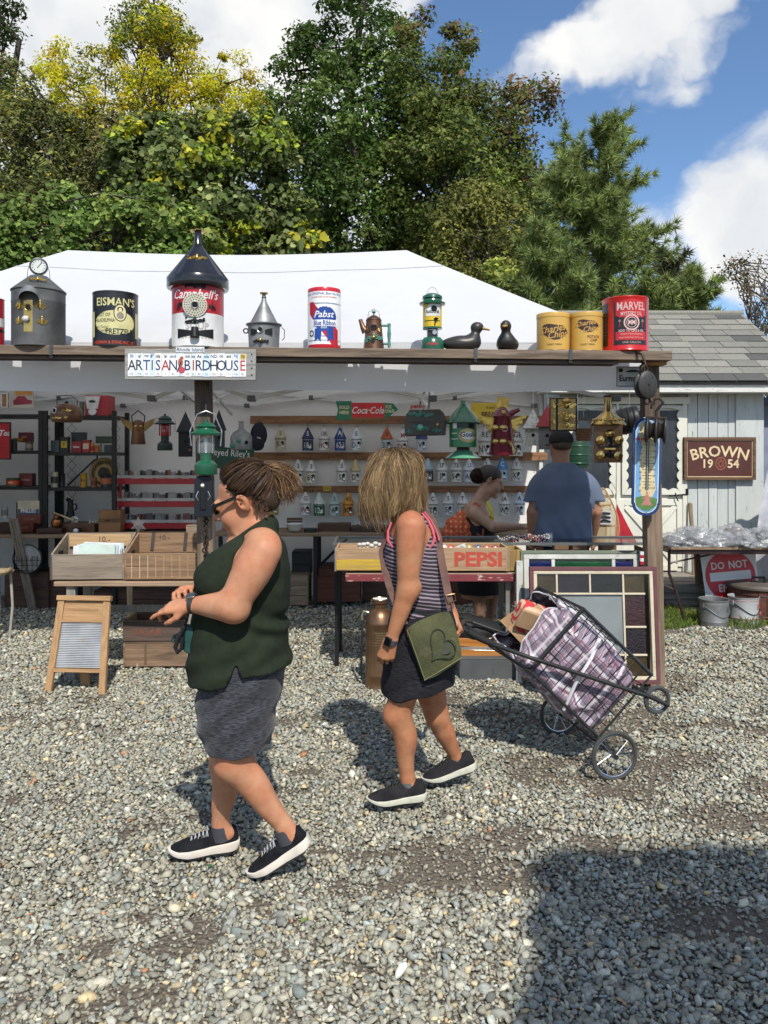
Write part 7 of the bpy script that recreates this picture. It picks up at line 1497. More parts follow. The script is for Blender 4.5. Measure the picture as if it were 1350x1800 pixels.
Qr(407,806,78,38,7.9,'dark green pub sign with white celtic lettering behind the ponytail',M('pub green',(.010,.060,.036),rough=.5),None,[("eyed Riley's",0,8,17,WHITE,dict(xs=.8))],ry=R(4))
Qr(854,724,52,32,8.2,'yellow bread advertising sign under the tent roof',M('bread yellow',(.62,.44,.03),rough=.5),None,[('BREAD',8,-4,12,M('dark maroon ink',(.09,.012,.015)),dict(bold=.002,xs=.85)),('fresh',8,8,8,M('dark maroon ink',(.09,.012,.015)),dict(shear=.3))])
Qr(735,716,36,12,8.2,'small white sign with red penny lettering',M('sign cream',(.6,.57,.5),rough=.5),None,[('penny',0,0,11,REDP,dict(bold=.002))])
Qr(38,702,42,30,8.1,'tin sign with a red saloon car on the top shelf',M('sign pale',(.50,.45,.38),rough=.5),None,[],extra=lambda t,u:[MB.Qa(Qi(MB(),Ql([(-16*u,-8*u),(16*u,-6*u),(17*u,0),(8*u,2*u),(3*u,8*u),(-9*u,8*u),(-13*u,2*u),(-17*u,0)]),(2*u,-2*u),-.0016),'car_picture',M('car print red',(.30,.03,.05)),t),MB.Qa(Qi(MB(),Qh(30*u,7*u),(4*u,11*u),-.0014),'banner',M('banner orange',(.5,.22,.04)),t)])
Qr(8,704,12,26,8.1,'small orange framed picture at the left edge of the top shelf',M('orange print',(.35,.16,.06)),WHITE,[],fw=2.)
Qr(5,775,28,66,8.0,'tall red oval sign cut by the left edge',REDP,BLACK,[('Tea',4,14,14,WHITE,dict(shear=.3,bold=.002))],fw=2.)
def lamp_mat():return M('green shade enamel',(.02,.14,.075),rough=.25,coat=.5)
def hanging():
 G='curios hanging from the tent frame'
 def wire(t,z,top=2.28,n=1):
  mb=MB();mb.Qe([(0,0,z),(.003,0,(z+top-t.location.z)/2),(0,0,top-t.location.z)],.0016,5);mb.Qa('hanging_wire',STEEL,t)
 def at(name,label,cat,px,py,Y,face=True):o=P(px,py,Y);return Qb(name,label,cat,o,(0,0,-math.atan2(o.x,Y) if face else 0),G),S(1,Y)
 t,u=at('oil_can_birdhouse','green oil can birdhouse capped by a green enamel lamp shade','birdhouse',814,806,5.75);GE=M('oil can green',(.012,.17,.06),rough=.3,coat=.3)
 mb=MB();mb.Qf([(31*u,0),(32*u,1*u),(20*u,10*u),(10*u,15*u),(9*u,18*u),(0,18*u)],32);mb.Qa('lower_shade',M('pale green enamel',(.10,.30,.18),rough=.2,coat=.6),t);mb=MB();mb.Qf([(11*u,14*u),(12*u,19*u),(7*u,21*u)],24);mb.Qa('shade_collar',BLACK,t)
 r=24*u;mb=MB();mb.Qf([(0,20*u),(r,20*u),(r,62*u),(0,62*u)],32);mb.Qa('can_body',GE,t);mb=MB();mb.Qf([(30.5*u,62*u),(31*u,63*u),(22*u,76*u),(7*u,92*u),(6*u,96*u),(4*u,98*u),(4*u,102*u),(0,102*u)],32);mb.Qa('lamp_shade',lamp_mat(),t)
 Qg(t,'label_patch',M('label gold',(.55,.42,.16),rough=.4),Qk(17*u,12*u),r,40*u,9*u,.002);Qg(t,'label_patch',WHITE,Qk(12*u,7*u),r,40*u,9*u,.003);Qg(t,'lettering',BLACK,Qd('Gould',12*u,bold=.0012),r,42*u,10*u,.004);Qg(t,'lettering',WHITE,Qh(16*u,1.4*u),r,34*u,-16*u,.002);Qg(t,'lettering',WHITE,Qh(12*u,1.4*u),r,44*u,-16*u,.002);Qg(t,'label_band',BLACK,Qh(40*u,9*u),r,57*u,2*u,.0016);Qg(t,'price_sticker',WHITE,Qh(8*u,9*u),r,57*u,-15*u,.003);hole(t,r,14*u,57*u,4*u,IRON);wire(t,100*u)
 t,u=at('maroon_pot_birdhouse','maroon coffee pot birdhouse with gilded wings and spoon handles','birdhouse',883,800,5.72);MR=M('maroon enamel',(.15,.006,.022),rough=.25,coat=.4)
 mb=MB();mb.Qf([(0,0),(23*u,0),(23.5*u,1*u),(15*u,64*u),(16*u,66*u),(15*u,68*u),(0,68*u)],32);mb.Qa('pot',MR,t);mb=MB();mb.Qf([(17*u,66*u),(18*u,68*u),(13*u,78*u),(5*u,84*u),(0,85*u)],28);mb.Qa('lid',MR,t);mb=MB();mb.Qe([(12*u,0,70*u),(20*u,-2*u,76*u),(30*u,-3*u,80*u)],[6*u,5*u,3.6*u],10);mb.Qa('spout',MR,t)
 mb=MB();pts=[(-10*u,80*u),(10*u,80*u),(12*u,100*u),(-9*u,103*u)];extr(mb,Ql(pts),(0,0),4*u,.004);mb.Qa('crest',GOLDP,t)
 for s_ in(-1,1):
  for k in range(5):mb=MB();a=R(25+13*k);L_=(38-4*k)*u;c=Vector((s_*15*u,3*u,58*u-4*k*u));e=c+Vector((s_*math.cos(a)*L_*.75,4*u,-math.sin(a)*L_*.2+14*u-5*k*u));mb.bar(c,e,5.5*u,.003,up=(0,1,0));mb.Qa('wing_feather',GOLDP,t)
 hole(t,17*u,4*u,46*u,4.6*u,STEEL)
 for(x,z) in((-5,48),(-5,24)):
  for s_ in(-1,1):mb=MB();mb.ell(wpt(19*u,(x+6*s_)*u,z*u,eps=.008),(6.4*u,2.5*u,4.6*u),12,8);mb.Qa('shell_ornament',BRASS,t)
 mb=MB();mb.ell((2*u,-16*u,74*u),(4.5*u,3*u,4.5*u),12,8);mb.Qa('eye_button',BRASS,t)
 for k in range(4):mb=MB();a=wpt(21*u,8*u,24*u,eps=.01);mb.Qe([a,Vector(a)+Vector((6*u+2*u*k,-3*u,-5*u*k)),Vector(a)+Vector((9*u,-3*u,-10*u-5*u*k))],.0028,5);mb.Qa('wire_foot',BRASS,t)
 wire(t,84*u)
 t,u=at('lunch_box_birdhouse','brown barn shaped lunch box birdhouse with verdigris fittings','birdhouse',747,767,5.85);LB=M('brown metal box',(.085,.07,.06),rough=.5,metal=.5,c2=(.05,.042,.038),ns=6)
 prof=[(-35,0),(36,2),(37,26),(33,40),(26,47),(-26,46),(-33,38),(-36,24)];mb=MB();mb.prism([(x*u,z*u) for x,z in prof],26*u,0,Matrix.Translation((0,-13*u,0)));mb.Qa('box',LB,t,bevel=.006);mb=MB();mb.box((0,-13.6*u,25*u),(72*u,1.4*u,2.4*u));mb.Qa('rim',LB,t)
 for(x,z,w,h,sd) in((-8,38,40,14,1),(-6,14,26,16,2),(20,10,14,14,3),(-28,8,14,12,4)):Qm(t,9.,x*u,z*u,w*u,h*u,VERD,sd).location.y=9.-13.5*u
 mb=MB();Qi(mb,Qk(4.5*u,4.5*u),(-8*u,38*u),-14.6*u);mb.Qa('entrance_hole',HOLE,t);mb=MB();mb.ell((-8*u,-15*u,15*u),(6*u,4*u,6*u),12,8);mb.Qa('glass_knob',M('green glass knob',(.10,.35,.25),rough=.1,coat=1.),t);mb=MB();mb.ell((22*u,-14*u,20*u),(3.4*u,2*u,3.4*u),10,6);mb.Qa('brass_stud',BRASS,t);wire(t,46*u)
 t,u=at('book_birdhouse','tall black box birdhouse covered in ornate brass plates','birdhouse',990,758,5.75);mb=MB();mb.box((0,0,29*u),(47*u,22*u,58*u));mb.Qa('box',IRON,t,bevel=.003);mb=MB();mb.box((6*u,-11.6*u,29*u),(30*u,1.5*u,54*u));mb.Qa('brass_plate',OLDBR,t,bevel=.001);mb=MB();mb.box((-17*u,-11.4*u,29*u),(9*u,1*u,54*u));mb.Qa('side_plate',OLDBR,t)
 for(x,z,w,h,sd) in((6,45,30,16,1),(6,27,28,16,2),(6,10,26,14,3),(-17,44,8,20,4),(-17,16,8,20,5)):Qm(t,9.,x*u,z*u,w*u,h*u,BRASS,sd).location.y=9.-12.4*u
 mb=MB();mb.ell((6*u,-12*u,52*u),(8*u,7*u,5*u),14,8);mb.Qa('hood',BRASS,t);mb=MB();Qi(mb,Qk(4.2*u,4.2*u),(6*u,43*u),-13.6*u);mb.Qa('entrance_hole',HOLE,t);mb=MB();mb.ell((6*u,-15*u,21*u),(5*u,4*u,5*u),12,8);mb.Qa('door_knob',BRASS,t);wire(t,58*u,2.3)
 t,u=at('brass_birdhouse','copper box birdhouse with a fluted brass funnel roof','birdhouse',1069,813,5.55);mb=MB();mb.box((0,0,33*u),(48*u,40*u,66*u));mb.Qa('box',M('dark copper sheet',(.13,.07,.04),rough=.4,metal=.8,c2=(.08,.045,.028),ns=6),t,bevel=.003)
 mb=MB();mb.Qf([(30*u,65*u),(31*u,67*u),(24*u,76*u),(9*u,88*u),(7.5*u,90*u),(4.6*u,114*u),(8.5*u,116*u),(8.5*u,117.5*u),(0,117.5*u)],36);mb.Qa('funnel_roof',BRASS,t)
 for k in range(18):a=2*PI*k/18;mb=MB();mb.ell((24.5*u*math.cos(a),24.5*u*math.sin(a),75*u),(3.4*u,3.4*u,2.2*u),8,5);mb.Qa('flute',BRASS,t)
 mb=MB();Qq(mb,(0,0,117*u),8*u,1.2*u);mb.Qa('rim_ring',M('dark red rim',(.07,.02,.02),rough=.5),t)
 for s_ in(-1,1):mb=MB();mb.Qe([(s_*4*u,0,97*u),(s_*6*u,0,104*u),(s_*7*u,0,115*u)],.002,5);mb.Qa('wire_loop',IRON,t)
 mb=MB();mb.ell((3*u,-20*u,50*u),(10*u,9*u,7*u),14,8);mb.Qa('hood',BRASS,t);mb=MB();Qi(mb,Qk(5*u,5*u),(3*u,38*u),-22.5*u);mb.Qa('entrance_hole',HOLE,t);mb=MB();Qq(mb,(3*u,-22.4*u,38*u),5.4*u,1.1*u,18,'y');mb.Qa('hole_ring',IRON,t)
 for(x,z) in((-13,39),(18,39),(-13,13),(17,12)):mb=MB();mb.Qf([(8*u,0),(7*u,3*u),(3*u,4*u),(2.6*u,7*u),(0,8*u)],16,mat=Matrix.Rotation(R(90),4,'X'),c=(x*u,-20.4*u,z*u));mb.Qa('rosette',BRASS,t)
 mb=MB();mb.box((3*u,-21*u,24*u),(18*u,2*u,3*u));mb.Qa('letter_slot',BRASS,t);f=Qm(t,9.,3*u,14*u,34*u,20*u,IRON,9);f.location.y=9.-20.8*u;f=Qm(t,9.,3*u,29*u,36*u,12*u,IRON,8);f.location.y=9.-20.8*u;wire(t,116*u,2.3)
 t,u=at('kettle_birdhouse','hanging brown copper kettle birdhouse shaped like a fish head','birdhouse',117,742,5.7);mb=MB();mb.Qf([(0,0),(24*u,0),(26.5*u,4*u),(26.5*u,16*u),(24*u,24*u),(14*u,31*u),(6*u,33*u),(0,33.5*u)],32);mb.Qa('kettle',COPPER,t);mb=MB();Qq(mb,(0,0,12*u),26.6*u,.8*u);mb.Qa('seam_ring',COPPER,t);mb=MB();mb.ell((0,0,35*u),(3.5*u,3.5*u,2.5*u),10,6);mb.Qa('lid_knob',BLACK,t)
 mb=MB();mb.Qe([(-16*u,0,28*u),(-15*u,0,40*u),(-8*u,0,47*u),(8*u,0,47*u),(18*u,0,38*u),(17*u,0,26*u)],.0028,6);mb.Qa('bail_handle',IRON,t);hole(t,26*u,-22*u,19*u,4.4*u,STEEL)
 for(x,z,w,h,m) in((0,19,14,8,BRASS),(-18,6,18,7,BRASS)):Qm(t,26.5*u,x*u,z*u,w*u,h*u,m,3)
 mb=MB();mb.ell(wpt(26.5*u,-1*u,7*u,eps=.004),(3.4*u,2.4*u,3.4*u),10,6);mb.Qa('brass_stud',BRASS,t);wire(t,47*u)
 t,u=at('winged_pitcher','copper pitcher birdhouse with spread brass wings','birdhouse',243,781,7.6);mb=MB();mb.Qf([(0,0),(12*u,0),(12.4*u,1*u),(9.5*u,30*u),(10*u,38*u),(6*u,42*u),(0,43*u)],24);mb.Qa('pitcher',COPPER,t);mb=MB();mb.Qe([(-10*u,0,38*u),(-11*u,0,50*u),(0,0,59*u),(11*u,0,50*u),(10*u,0,38*u)],1.2*u,6);mb.Qa('bail_handle',IRON,t)
 for s_ in(-1,1):mb=MB();extr(mb,Ql([(8*u*s_,20*u),(26*u*s_,36*u),(32*u*s_,48*u),(14*u*s_,40*u),(9*u*s_,36*u)]),(0,0),0,.004);mb.Qa('wing',OLDBR,t)
 mb=MB();mb.Qf([(4*u,0),(0,5*u)],4,mat=Matrix.Rotation(R(90),4,'X'),c=(0,-10*u,26*u));mb.Qa('beak',BRASS,t);wire(t,58*u)
 for s_ in(-1,1):mb=MB();mb.ell((4*u*s_,-9.5*u,31*u),(2.4*u,1.5*u,2.4*u),8,5);mb.Qa('eye',BRASS,t)
 def lantern(px,py,Y,label,sc,globe,tank,roof):
  t,u=at('camp_lantern',label,'lantern',px,py,Y);u*=sc
  mb=MB();mb.Qf([(0,0),(13*u,0),(13.5*u,1*u),(13*u,12*u),(9*u,16*u),(7*u,17*u),(7*u,26*u),(0,26*u)],28);mb.Qa('fuel_tank',tank,t);mb=MB();mb.Qf([(10*u,26*u),(10.5*u,28*u),(10.5*u,48*u),(10*u,49*u)],28);mb.Qa('globe',globe,t)
  mb=MB();mb.Qf([(10*u,48*u),(18*u,47*u),(18.5*u,49*u),(12*u,53*u),(11*u,55*u),(12.5*u,57*u),(8*u,61*u),(2*u,63*u),(2*u,66*u),(0,66*u)],32);mb.Qa('vent_cap',roof,t)
  for k in range(4):a=PI/4+k*PI/2;mb=MB();mb.Qe([(10.8*u*math.cos(a),10.8*u*math.sin(a),25*u),(10.8*u*math.cos(a),10.8*u*math.sin(a),49*u)],.5*u,5);mb.Qa('guard_wire',STEEL,t)
  mb=MB();mb.Qe([(-17*u,0,34*u),(-18.5*u,0,52*u),(-10*u,0,72*u),(0,0,76*u),(10*u,0,72*u),(18.5*u,0,52*u),(17*u,0,34*u)],.8*u,6);mb.Qa('bail_handle',STEEL,t);return t,u
 t,u=lantern(290,792,7.2,'dark camping lantern with a red globe inside the tent',.98,M('red glass globe',(.30,.01,.02),rough=.12,coat=.6),M('dark tank',(.03,.04,.04),rough=.4,metal=.4),M('dark green cap',(.02,.04,.034),rough=.4));wire(t,75*u)
 GL=M('clear lantern glass',(.9,.95,.95),rough=.05,alpha=.16,spec=.9)
 t,u=lantern(362,834,5.12,'bright green camping lantern with a clear globe hung on the post',1.47,GL,DGREEN,DGREEN);mb=MB();mb.Qf([(6*u,17*u),(5*u,26*u),(2*u,27*u),(1.4*u,42*u)],16);mb.Qa('burner',M('nickel burner',(.55,.55,.55),rough=.25,metal=.9),t);mb=MB();mb.ell((0,0,40*u),(2.6*u,2.6*u,5*u),10,8);mb.Qa('mantle',M('white mantle',(.7,.7,.66),rough=.9),t)
 mb=MB();mb.Qe([(0,0,76*u),(0,.02,84*u)],.003,6);mb.Qa('hook',IRON,t)
 t,u=at('iron_wall_box','black cast iron box with a bright knob fixed to the post','wall box',357,905,5.13);mb=MB();mb.prism([(-15*u,0),(-12*u,-3*u),(13*u,-3*u),(16*u,0),(16*u,62*u),(11*u,68*u),(-10*u,68*u),(-15*u,62*u)],22*u,0,Matrix.Translation((0,-12*u,0)));mb.Qa('box',M('navy black iron',(.012,.014,.022),rough=.45,metal=.3),t,bevel=.004);mb=MB();mb.ell((-1*u,-14*u,52*u),(3.6*u,3*u,3.6*u),12,8);mb.Qa('knob',M('milk glass knob',(.65,.68,.55),rough=.15,coat=1),t);mb=MB();mb.box((0,-13*u,30*u),(9*u,3*u,40*u));mb.Qa('rib',IRON,t,bevel=.003)
 for s_ in(-1,1):mb=MB();mb.Qe([(8*u*s_,-12.5*u,26*u),(12*u*s_,-13.5*u,33*u),(8*u*s_,-12.5*u,42*u)],1.2*u,6);mb.Qa('scroll',STEEL,t)
 t,u=at('iron_chain','short rusty chain dangling below the iron box','chain',360,985,5.14)
 for k in range(16):mb=MB();z=(2+5.2*k)*u;pts=[(4*u*math.cos(a)*(1 if k%2 else .35)+(2*u if k%3 else 0),4*u*math.cos(a)*(.35 if k%2 else 1),z+4.5*u*math.sin(a)) for a in[2*PI*i/10 for i in range(10)]];mb.Qe(pts,1.3*u,5,closed=True);mb.Qa('link',M('rusty chain',(.05,.035,.028),rough=.7,metal=.5),t)
 def steeple(px,py,Y,w,hb,hr,label,m1,m2,orn=None):
  t,u=at('steeple_birdhouse',label,'birdhouse',px,py,Y);mb=MB();mb.box((0,0,hb*u/2),(w*u,w*u*.8,hb*u));mb.Qa('box',m1,t,bevel=.002);mb=MB();mb.Qf([(w*.92*u,hb*u-.002),(0,(hb+hr)*u)],4,mat=Matrix.Rotation(R(45),4,'Z'),smooth=False);mb.Qa('roof',m2,t)
  mb=MB();Qi(mb,Qk(3*u,3*u),(0,hb*.6*u),-w*.4*u-.002);mb.Qa('entrance_hole',HOLE,t)
  if orn:
   for z in(.25,.5,.8):mb=MB();mb.ell((w*.3*u,-w*.4*u,hb*z*u),(3*u,2*u,3*u),10,6);mb.Qa('knob',orn,t)
  wire(t,(hb+hr)*u);return t,u
 steeple(326,803,6.6,24,44,36,'black tall steeple birdhouse with brass knobs beside the post',IRON,IRON,COPPER);steeple(385,788,7.0,20,32,36,'dark steeple birdhouse behind the green lantern',M('teal black',(.02,.035,.035)),IRON)
 t,u=at('zinc_birdhouse','grey zinc drum birdhouse with a green foot and tall neck','birdhouse',424,790,7.4);mb=MB();mb.Qf([(0,0),(19*u,0),(19*u,22*u),(15*u,29*u),(5*u,36*u),(4*u,48*u),(6*u,49*u),(0,49*u)],28);mb.Qa('drum',GALV,t);mb=MB();mb.ell((-12*u,-14*u,6*u),(8*u,3*u,5*u),10,6);mb.ell((-4*u,-18*u,15*u),(5*u,2*u,4*u),10,6);mb.Qa('green_foot',VERD,t);mb=MB();Qi(mb,Qk(3.4*u,3.4*u),(9*u,12*u),-19.5*u);mb.Qa('entrance_hole',HOLE,t);wire(t,48*u)
 t,u=at('baseball_cap','dark navy baseball cap hanging on the end of the top rail','cap',455,792,8.3);sd=SDF((-.14,-.12,-.02),(.14,.10,.34),.006);sd.ell((0,0,.17),(.09,.06,.13),.02);sd.ell((-.02,-.05,.06),(.08,.03,.065),.03);sd.cone((0,0,.27),(.02,0,.30),.03,.012,.03);Qc(sd,'crown',M('navy cotton',(.010,.012,.022),rough=.9),t);mb=MB();mb.Qe([(-.02,-.075,.14),(.02,-.075,.13)],.008,6);mb.Qa('emblem',M('white stitch',(.5,.5,.5)),t)
 steeple(937,783,6.9,28,30,34,'white lace pattern birdhouse left of the man',M('white carved tile',(.55,.55,.5),rough=.6,c2=(.3,.36,.34),ns=30.,lo=.48,hi=.55),M('white carved tile',(.55,.55,.5)))
 steeple(962,790,6.6,30,40,38,'red white and blue roofed birdhouse behind the cap',M('barn grey',(.2,.2,.2)),M('flag red roof',(.35,.02,.03),rough=.5),REDP)
 t,u=at('hanging_basket','small woven basket hanging between the two brass birdhouses','basket',1026,775,6.2);BK=W('brown wicker',(.23,.115,.05),(.12,.06,.028),'z',ns=20);mb=MB();mb.Qf([(0,0),(12*u,0),(15*u,22*u),(14*u,22*u),(11*u,3*u)],24);mb.Qa('bowl',BK,t)
 for k in range(5):mb=MB();Qq(mb,(0,0,(3+4.5*k)*u),(12.2+.62*k*1.1)*u,1.1*u,24);mb.Qa('wicker_band',BK,t)
 mb=MB();mb.Qe([(14*u*math.cos(a),0,20*u+20*u*math.sin(a)) for a in np.linspace(0,PI,11)],1.2*u,6);mb.Qa('handle',BK,t);wire(t,40*u)
 t,u=at('green_keg','dark green ribbed keg hanging behind the man','keg',1015,822,7.2);mb=MB();mb.Qf([(0,0),(20*u,0),(22*u,10*u),(22*u,36*u),(20*u,46*u),(0,46*u)],28);mb.Qa('drum',M('keg green',(.012,.05,.025),rough=.4),t)
 for z in(8,23,38):mb=MB();Qq(mb,(0,0,z*u),22.2*u,1*u,28);mb.Qa('hoop',DGREEN,t)
 wire(t,46*u)
 t,u=at('black_drum','black ribbed drum hung just left of the end post','drum',1106,762,6.0);mb=MB();mb.Qf([(0,-18*u),(21*u,-18*u),(23*u,-14*u),(23*u,14*u),(21*u,18*u),(0,18*u)],28,mat=Matrix.Rotation(R(78),4,'Y'),c=(0,0,23*u));mb.Qa('drum',IRON,t)
 for k in range(3):mb=MB();mb.Qe([Vector((0,0,23*u))+Matrix.Rotation(R(78),3,'Y')@Vector((23.4*u*math.cos(a),23.4*u*math.sin(a),(-10+10*k)*u)) for a in[2*PI*i/24 for i in range(24)]],1.2*u,5,closed=True);mb.Qa('hoop',IRON,t)
 wire(t,44*u)
hanging()
SHK=M('black shelving steel',(.014,.014,.015),rough=.5,metal=.3)
def steel_shelves():
 Yf,Yb=8.05,8.45
 def unit(xs,zs,label,brace):
  a=P(xs[0],0,Yf).x;b=P(xs[1],0,Yf).x;t=Qb('steel_shelving',label,'shelving',((a+b)/2,Yf,0),group='black steel shelving units');c=(a+b)/2
  for x in(a,b):
   for y in(Yf,Yb):mb=MB();mb.box((x-c,y-Yf,P(0,722,Yf).z/2),(.045,.035,P(0,722,Yf).z));mb.Qa('upright',SHK,t,bevel=.002)
  for py in zs:z=P(0,py,Yf).z;mb=MB();mb.box((0,(Yb-Yf)/2,z),(b-a,Yb-Yf,.035));mb.Qa('shelf_board',SHK,t,bevel=.002)
  if brace:
   for i in range(len(zs)-1):
    z0,z1=P(0,zs[i],Yf).z,P(0,zs[i+1],Yf).z
    if i==1:
     for s_ in(-1,1):mb=MB();mb.bar((0,Yb-Yf+.02,z0-.06),(s_*(b-a)*.42,Yb-Yf+.02,z1+.02),.018,.004,up=(0,1,0));mb.Qa('brace',SHK,t)
    if i>=1:mb=MB();mb.box((.02,Yb-Yf+.03,(z0+z1)/2),(.016,.01,z0-z1));mb.Qa('rod',SHK,t)
  for x in(a+.12,b-.12):
   mb=MB()
   for k in range(9):
    z0=P(0,735,Yf).z-k*.10
    if z0<.9:break
    mb.Qe([(x-c-.05,.38,z0),(x-c+.05,.38,z0-.10)],.002,4);mb.Qe([(x-c+.05,.38,z0),(x-c-.05,.38,z0-.10)],.002,4)
   mb.Qa('wire_mesh',SHK,t)
  return t
 unit((-60,72),(731,795,858),'black steel shelving unit cut off by the left edge',False);unit((80,201),(733,798,860),'black steel shelving unit holding old tins',True)
steel_shelves()
GT='old tins and packets on the steel shelves'
def tin(px0,px1,py0,py1,Y,col,label,kind='box',band=None,txt=None,ink=None,lid=None,depth=None,cat='tin',group=GT,name=None,rz=0.):
 u=S(1,Y);o=P((px0+px1)/2,py1,Y);w=(px1-px0)*u;h=(py1-py0)*u;t=Qb(name or('tin_can' if kind=='can' else 'tin_box'),label,cat,o,(0,0,rz),group);c=lin(col)[:3];m=M('tin %s'%col,c,rough=.42,c2=tuple(x*.7 for x in c),ns=8.,spots=[((.05,.04,.035),16.,.66,.72)])
 dp=depth or w*.6
 if kind=='can':
  r=w/2;mb=MB();mb.Qf([(0,0),(r,0),(r*1.02,h*.02),(r,h*.04),(r,h*.96),(r*1.02,h*.98),(r*.96,h),(0,h*.985)],22);mb.Qa('body',m,t)
  if band:Qg(t,'label_band',M('tin %s'%band,lin(band)[:3],rough=.45),Qh(r*3.,h*.45),r,h*.5,0,.0015)
  if txt:Qg(t,'lettering',M('tin %s'%(ink or '202020'),lin(ink or '202020')[:3]),Qd(txt,h*.22,bold=.0012,xs=.8),r,h*.52,0,.003)
 else:
  mb=MB();mb.box((0,dp/2,h/2),(w,dp,h));mb.Qa('body',m,t,bevel=.004)
  if lid:mb=MB();mb.box((0,dp/2,h*.93),(w*1.03,dp*1.03,h*.15));mb.Qa('lid',M('tin %s'%lid,lin(lid)[:3],rough=.4),t,bevel=.003)
  if band:mb=MB();Qi(mb,Qh(w*.7,h*.42),(0,h*.52),-.002);mb.Qa('label_band',M('tin %s'%band,lin(band)[:3],rough=.45),t)
  if txt:mb=MB();Qi(mb,Qd(txt,min(h*.30,w*1.5/max(2,len(txt))),bold=.0012),(0,h*.54),-.004);mb.Qa('lettering',M('tin %s'%(ink or 'e0dcd0'),lin(ink or 'e0dcd0')[:3]),t)
 return t
Ys=8.15
tin(89,104,774,795,Ys,'4a5a5c','plain slate tin at the left of the upper shelf','box');tin(105,120,768,796,Ys,'22241f','black tin with a yellow label on the upper shelf','box','c0a828','T','202020',lid='1c1c1c');tin(125,148,760,777,Ys+.12,'303a40','dark slate tin stacked at the back of the upper shelf','box',lid='22262a');tin(125,143,776,797,Ys,'8a1a28','crimson packet with white script on the upper shelf','box',None,'Velvet','e8d8d0');tin(144,158,773,797,Ys,'a02430','red tin with a white oval portrait on the upper shelf','box','c8b8a0',lid='7a1a20');tin(159,166,779,797,Ys,'b87820','small amber and red jar on the upper shelf','can','a02020');tin(167,175,783,797,Ys,'a05a20','small orange drum on the upper shelf','can');tin(168,198,767,779,Ys+.1,'24402c','dark green tin laid flat on the slate tins','box',lid='1c3424');tin(176,179,780,796,Ys,'506a50','slim green bottle tin on the upper shelf','can');tin(183,199,782,797,Ys,'2c343a','dark slate tin at the right of the upper shelf','box')
tin(19,30,772,794,Ys,'2a3430','dark green jar left on the upper shelf','can');tin(22,40,770,776,Ys+.1,'b08020','flat yellow tin behind the dark jar','box');tin(32,54,760,777,Ys+.14,'7a3040','maroon book shaped tin at the back','box',None,'RED','c8a0a0');tin(45,58,776,792,Ys,'5a5248','steel and brown drum on the left shelf','can','8a8078')
tin(90,102,830,857,Ys,'a8a890','white and orange tin with a black oval on the lower shelf','can','303028');tin(103,114,832,856,Ys+.1,'1c1e1f','black oil bottle on the lower shelf','can');tin(141,153,832,857,Ys,'a87c18','mustard yellow drum on the lower shelf','can',None,'TEA','5a3c10');tin(178,196,834,857,Ys,'20262e','navy can with an orange emblem on the lower shelf','can','a86038');tin(160,170,840,858,Ys,'8a5a38','tan figured tin on the lower shelf','can','6a3020');tin(12,35,840,856,Ys,'384828','green and red flat tin on the lower left shelf','can','b83c1c','Linden','d8d0a0');tin(33,57,832,856,Ys+.05,'6a2428','dark red carton on the lower left shelf','box',None,'Neilson','c09080')
def tray():
 o=P(182,857,8.3);t=Qb('round_tray','round gold beer tray standing behind the lower shelf tins','tray',o,group=GT);u=S(1,8.3);mb=MB();mb.Qf([(0,0),(22*u,0),(26*u,1.5*u),(26.5*u,3*u),(25*u,3*u)],36,mat=Matrix.Rotation(R(80),4,'X'),c=(0,.02,26*u));mb.Qa('tray',M('tray gold',(.34,.22,.07),rough=.4,metal=.3),t);mb=MB();v=ring2d(17*u,21*u,30);Qi(mb,v,(0,26*u),-.012);mb.Qa('lettered_ring',M('tray brown',(.10,.06,.03)),t);mb=MB();Qi(mb,Qk(9*u,10*u),(0,26*u),-.014);mb.Qa('picture',M('tray dark',(.03,.025,.02)),t)
tray()
def tall_red():
 o=P(170,731,8.2);t=Qb('face_bank','white faced tin on a red cabinet on the top shelf','tin',o,group=GT);u=S(1,8.2);mb=MB();mb.box((0,.1,18*u),(42*u,.2,36*u));mb.Qa('cabinet',REDP,t,bevel=.004);mb=MB();extr(mb,Ql([(-9*u,12*u),(9*u,12*u),(13*u,34*u),(-13*u,34*u)]),(-6*u,0),-.03,.03);mb.Qa('face_plate',WHITE,t);mb=MB();extr(mb,Qk(7*u,6*u),(-6*u,7*u),-.032,.03);mb.Qa('chin_plate',WHITE,t);mb=MB();Qi(mb,Qk(6*u,2.4*u),(-6*u,25*u),-.034);mb.Qa('mouth',BLACK,t)
tall_red()
tin(140,148,706,731,8.2,'5a6a5c','grey green milk bottle tin on the top shelf','can')
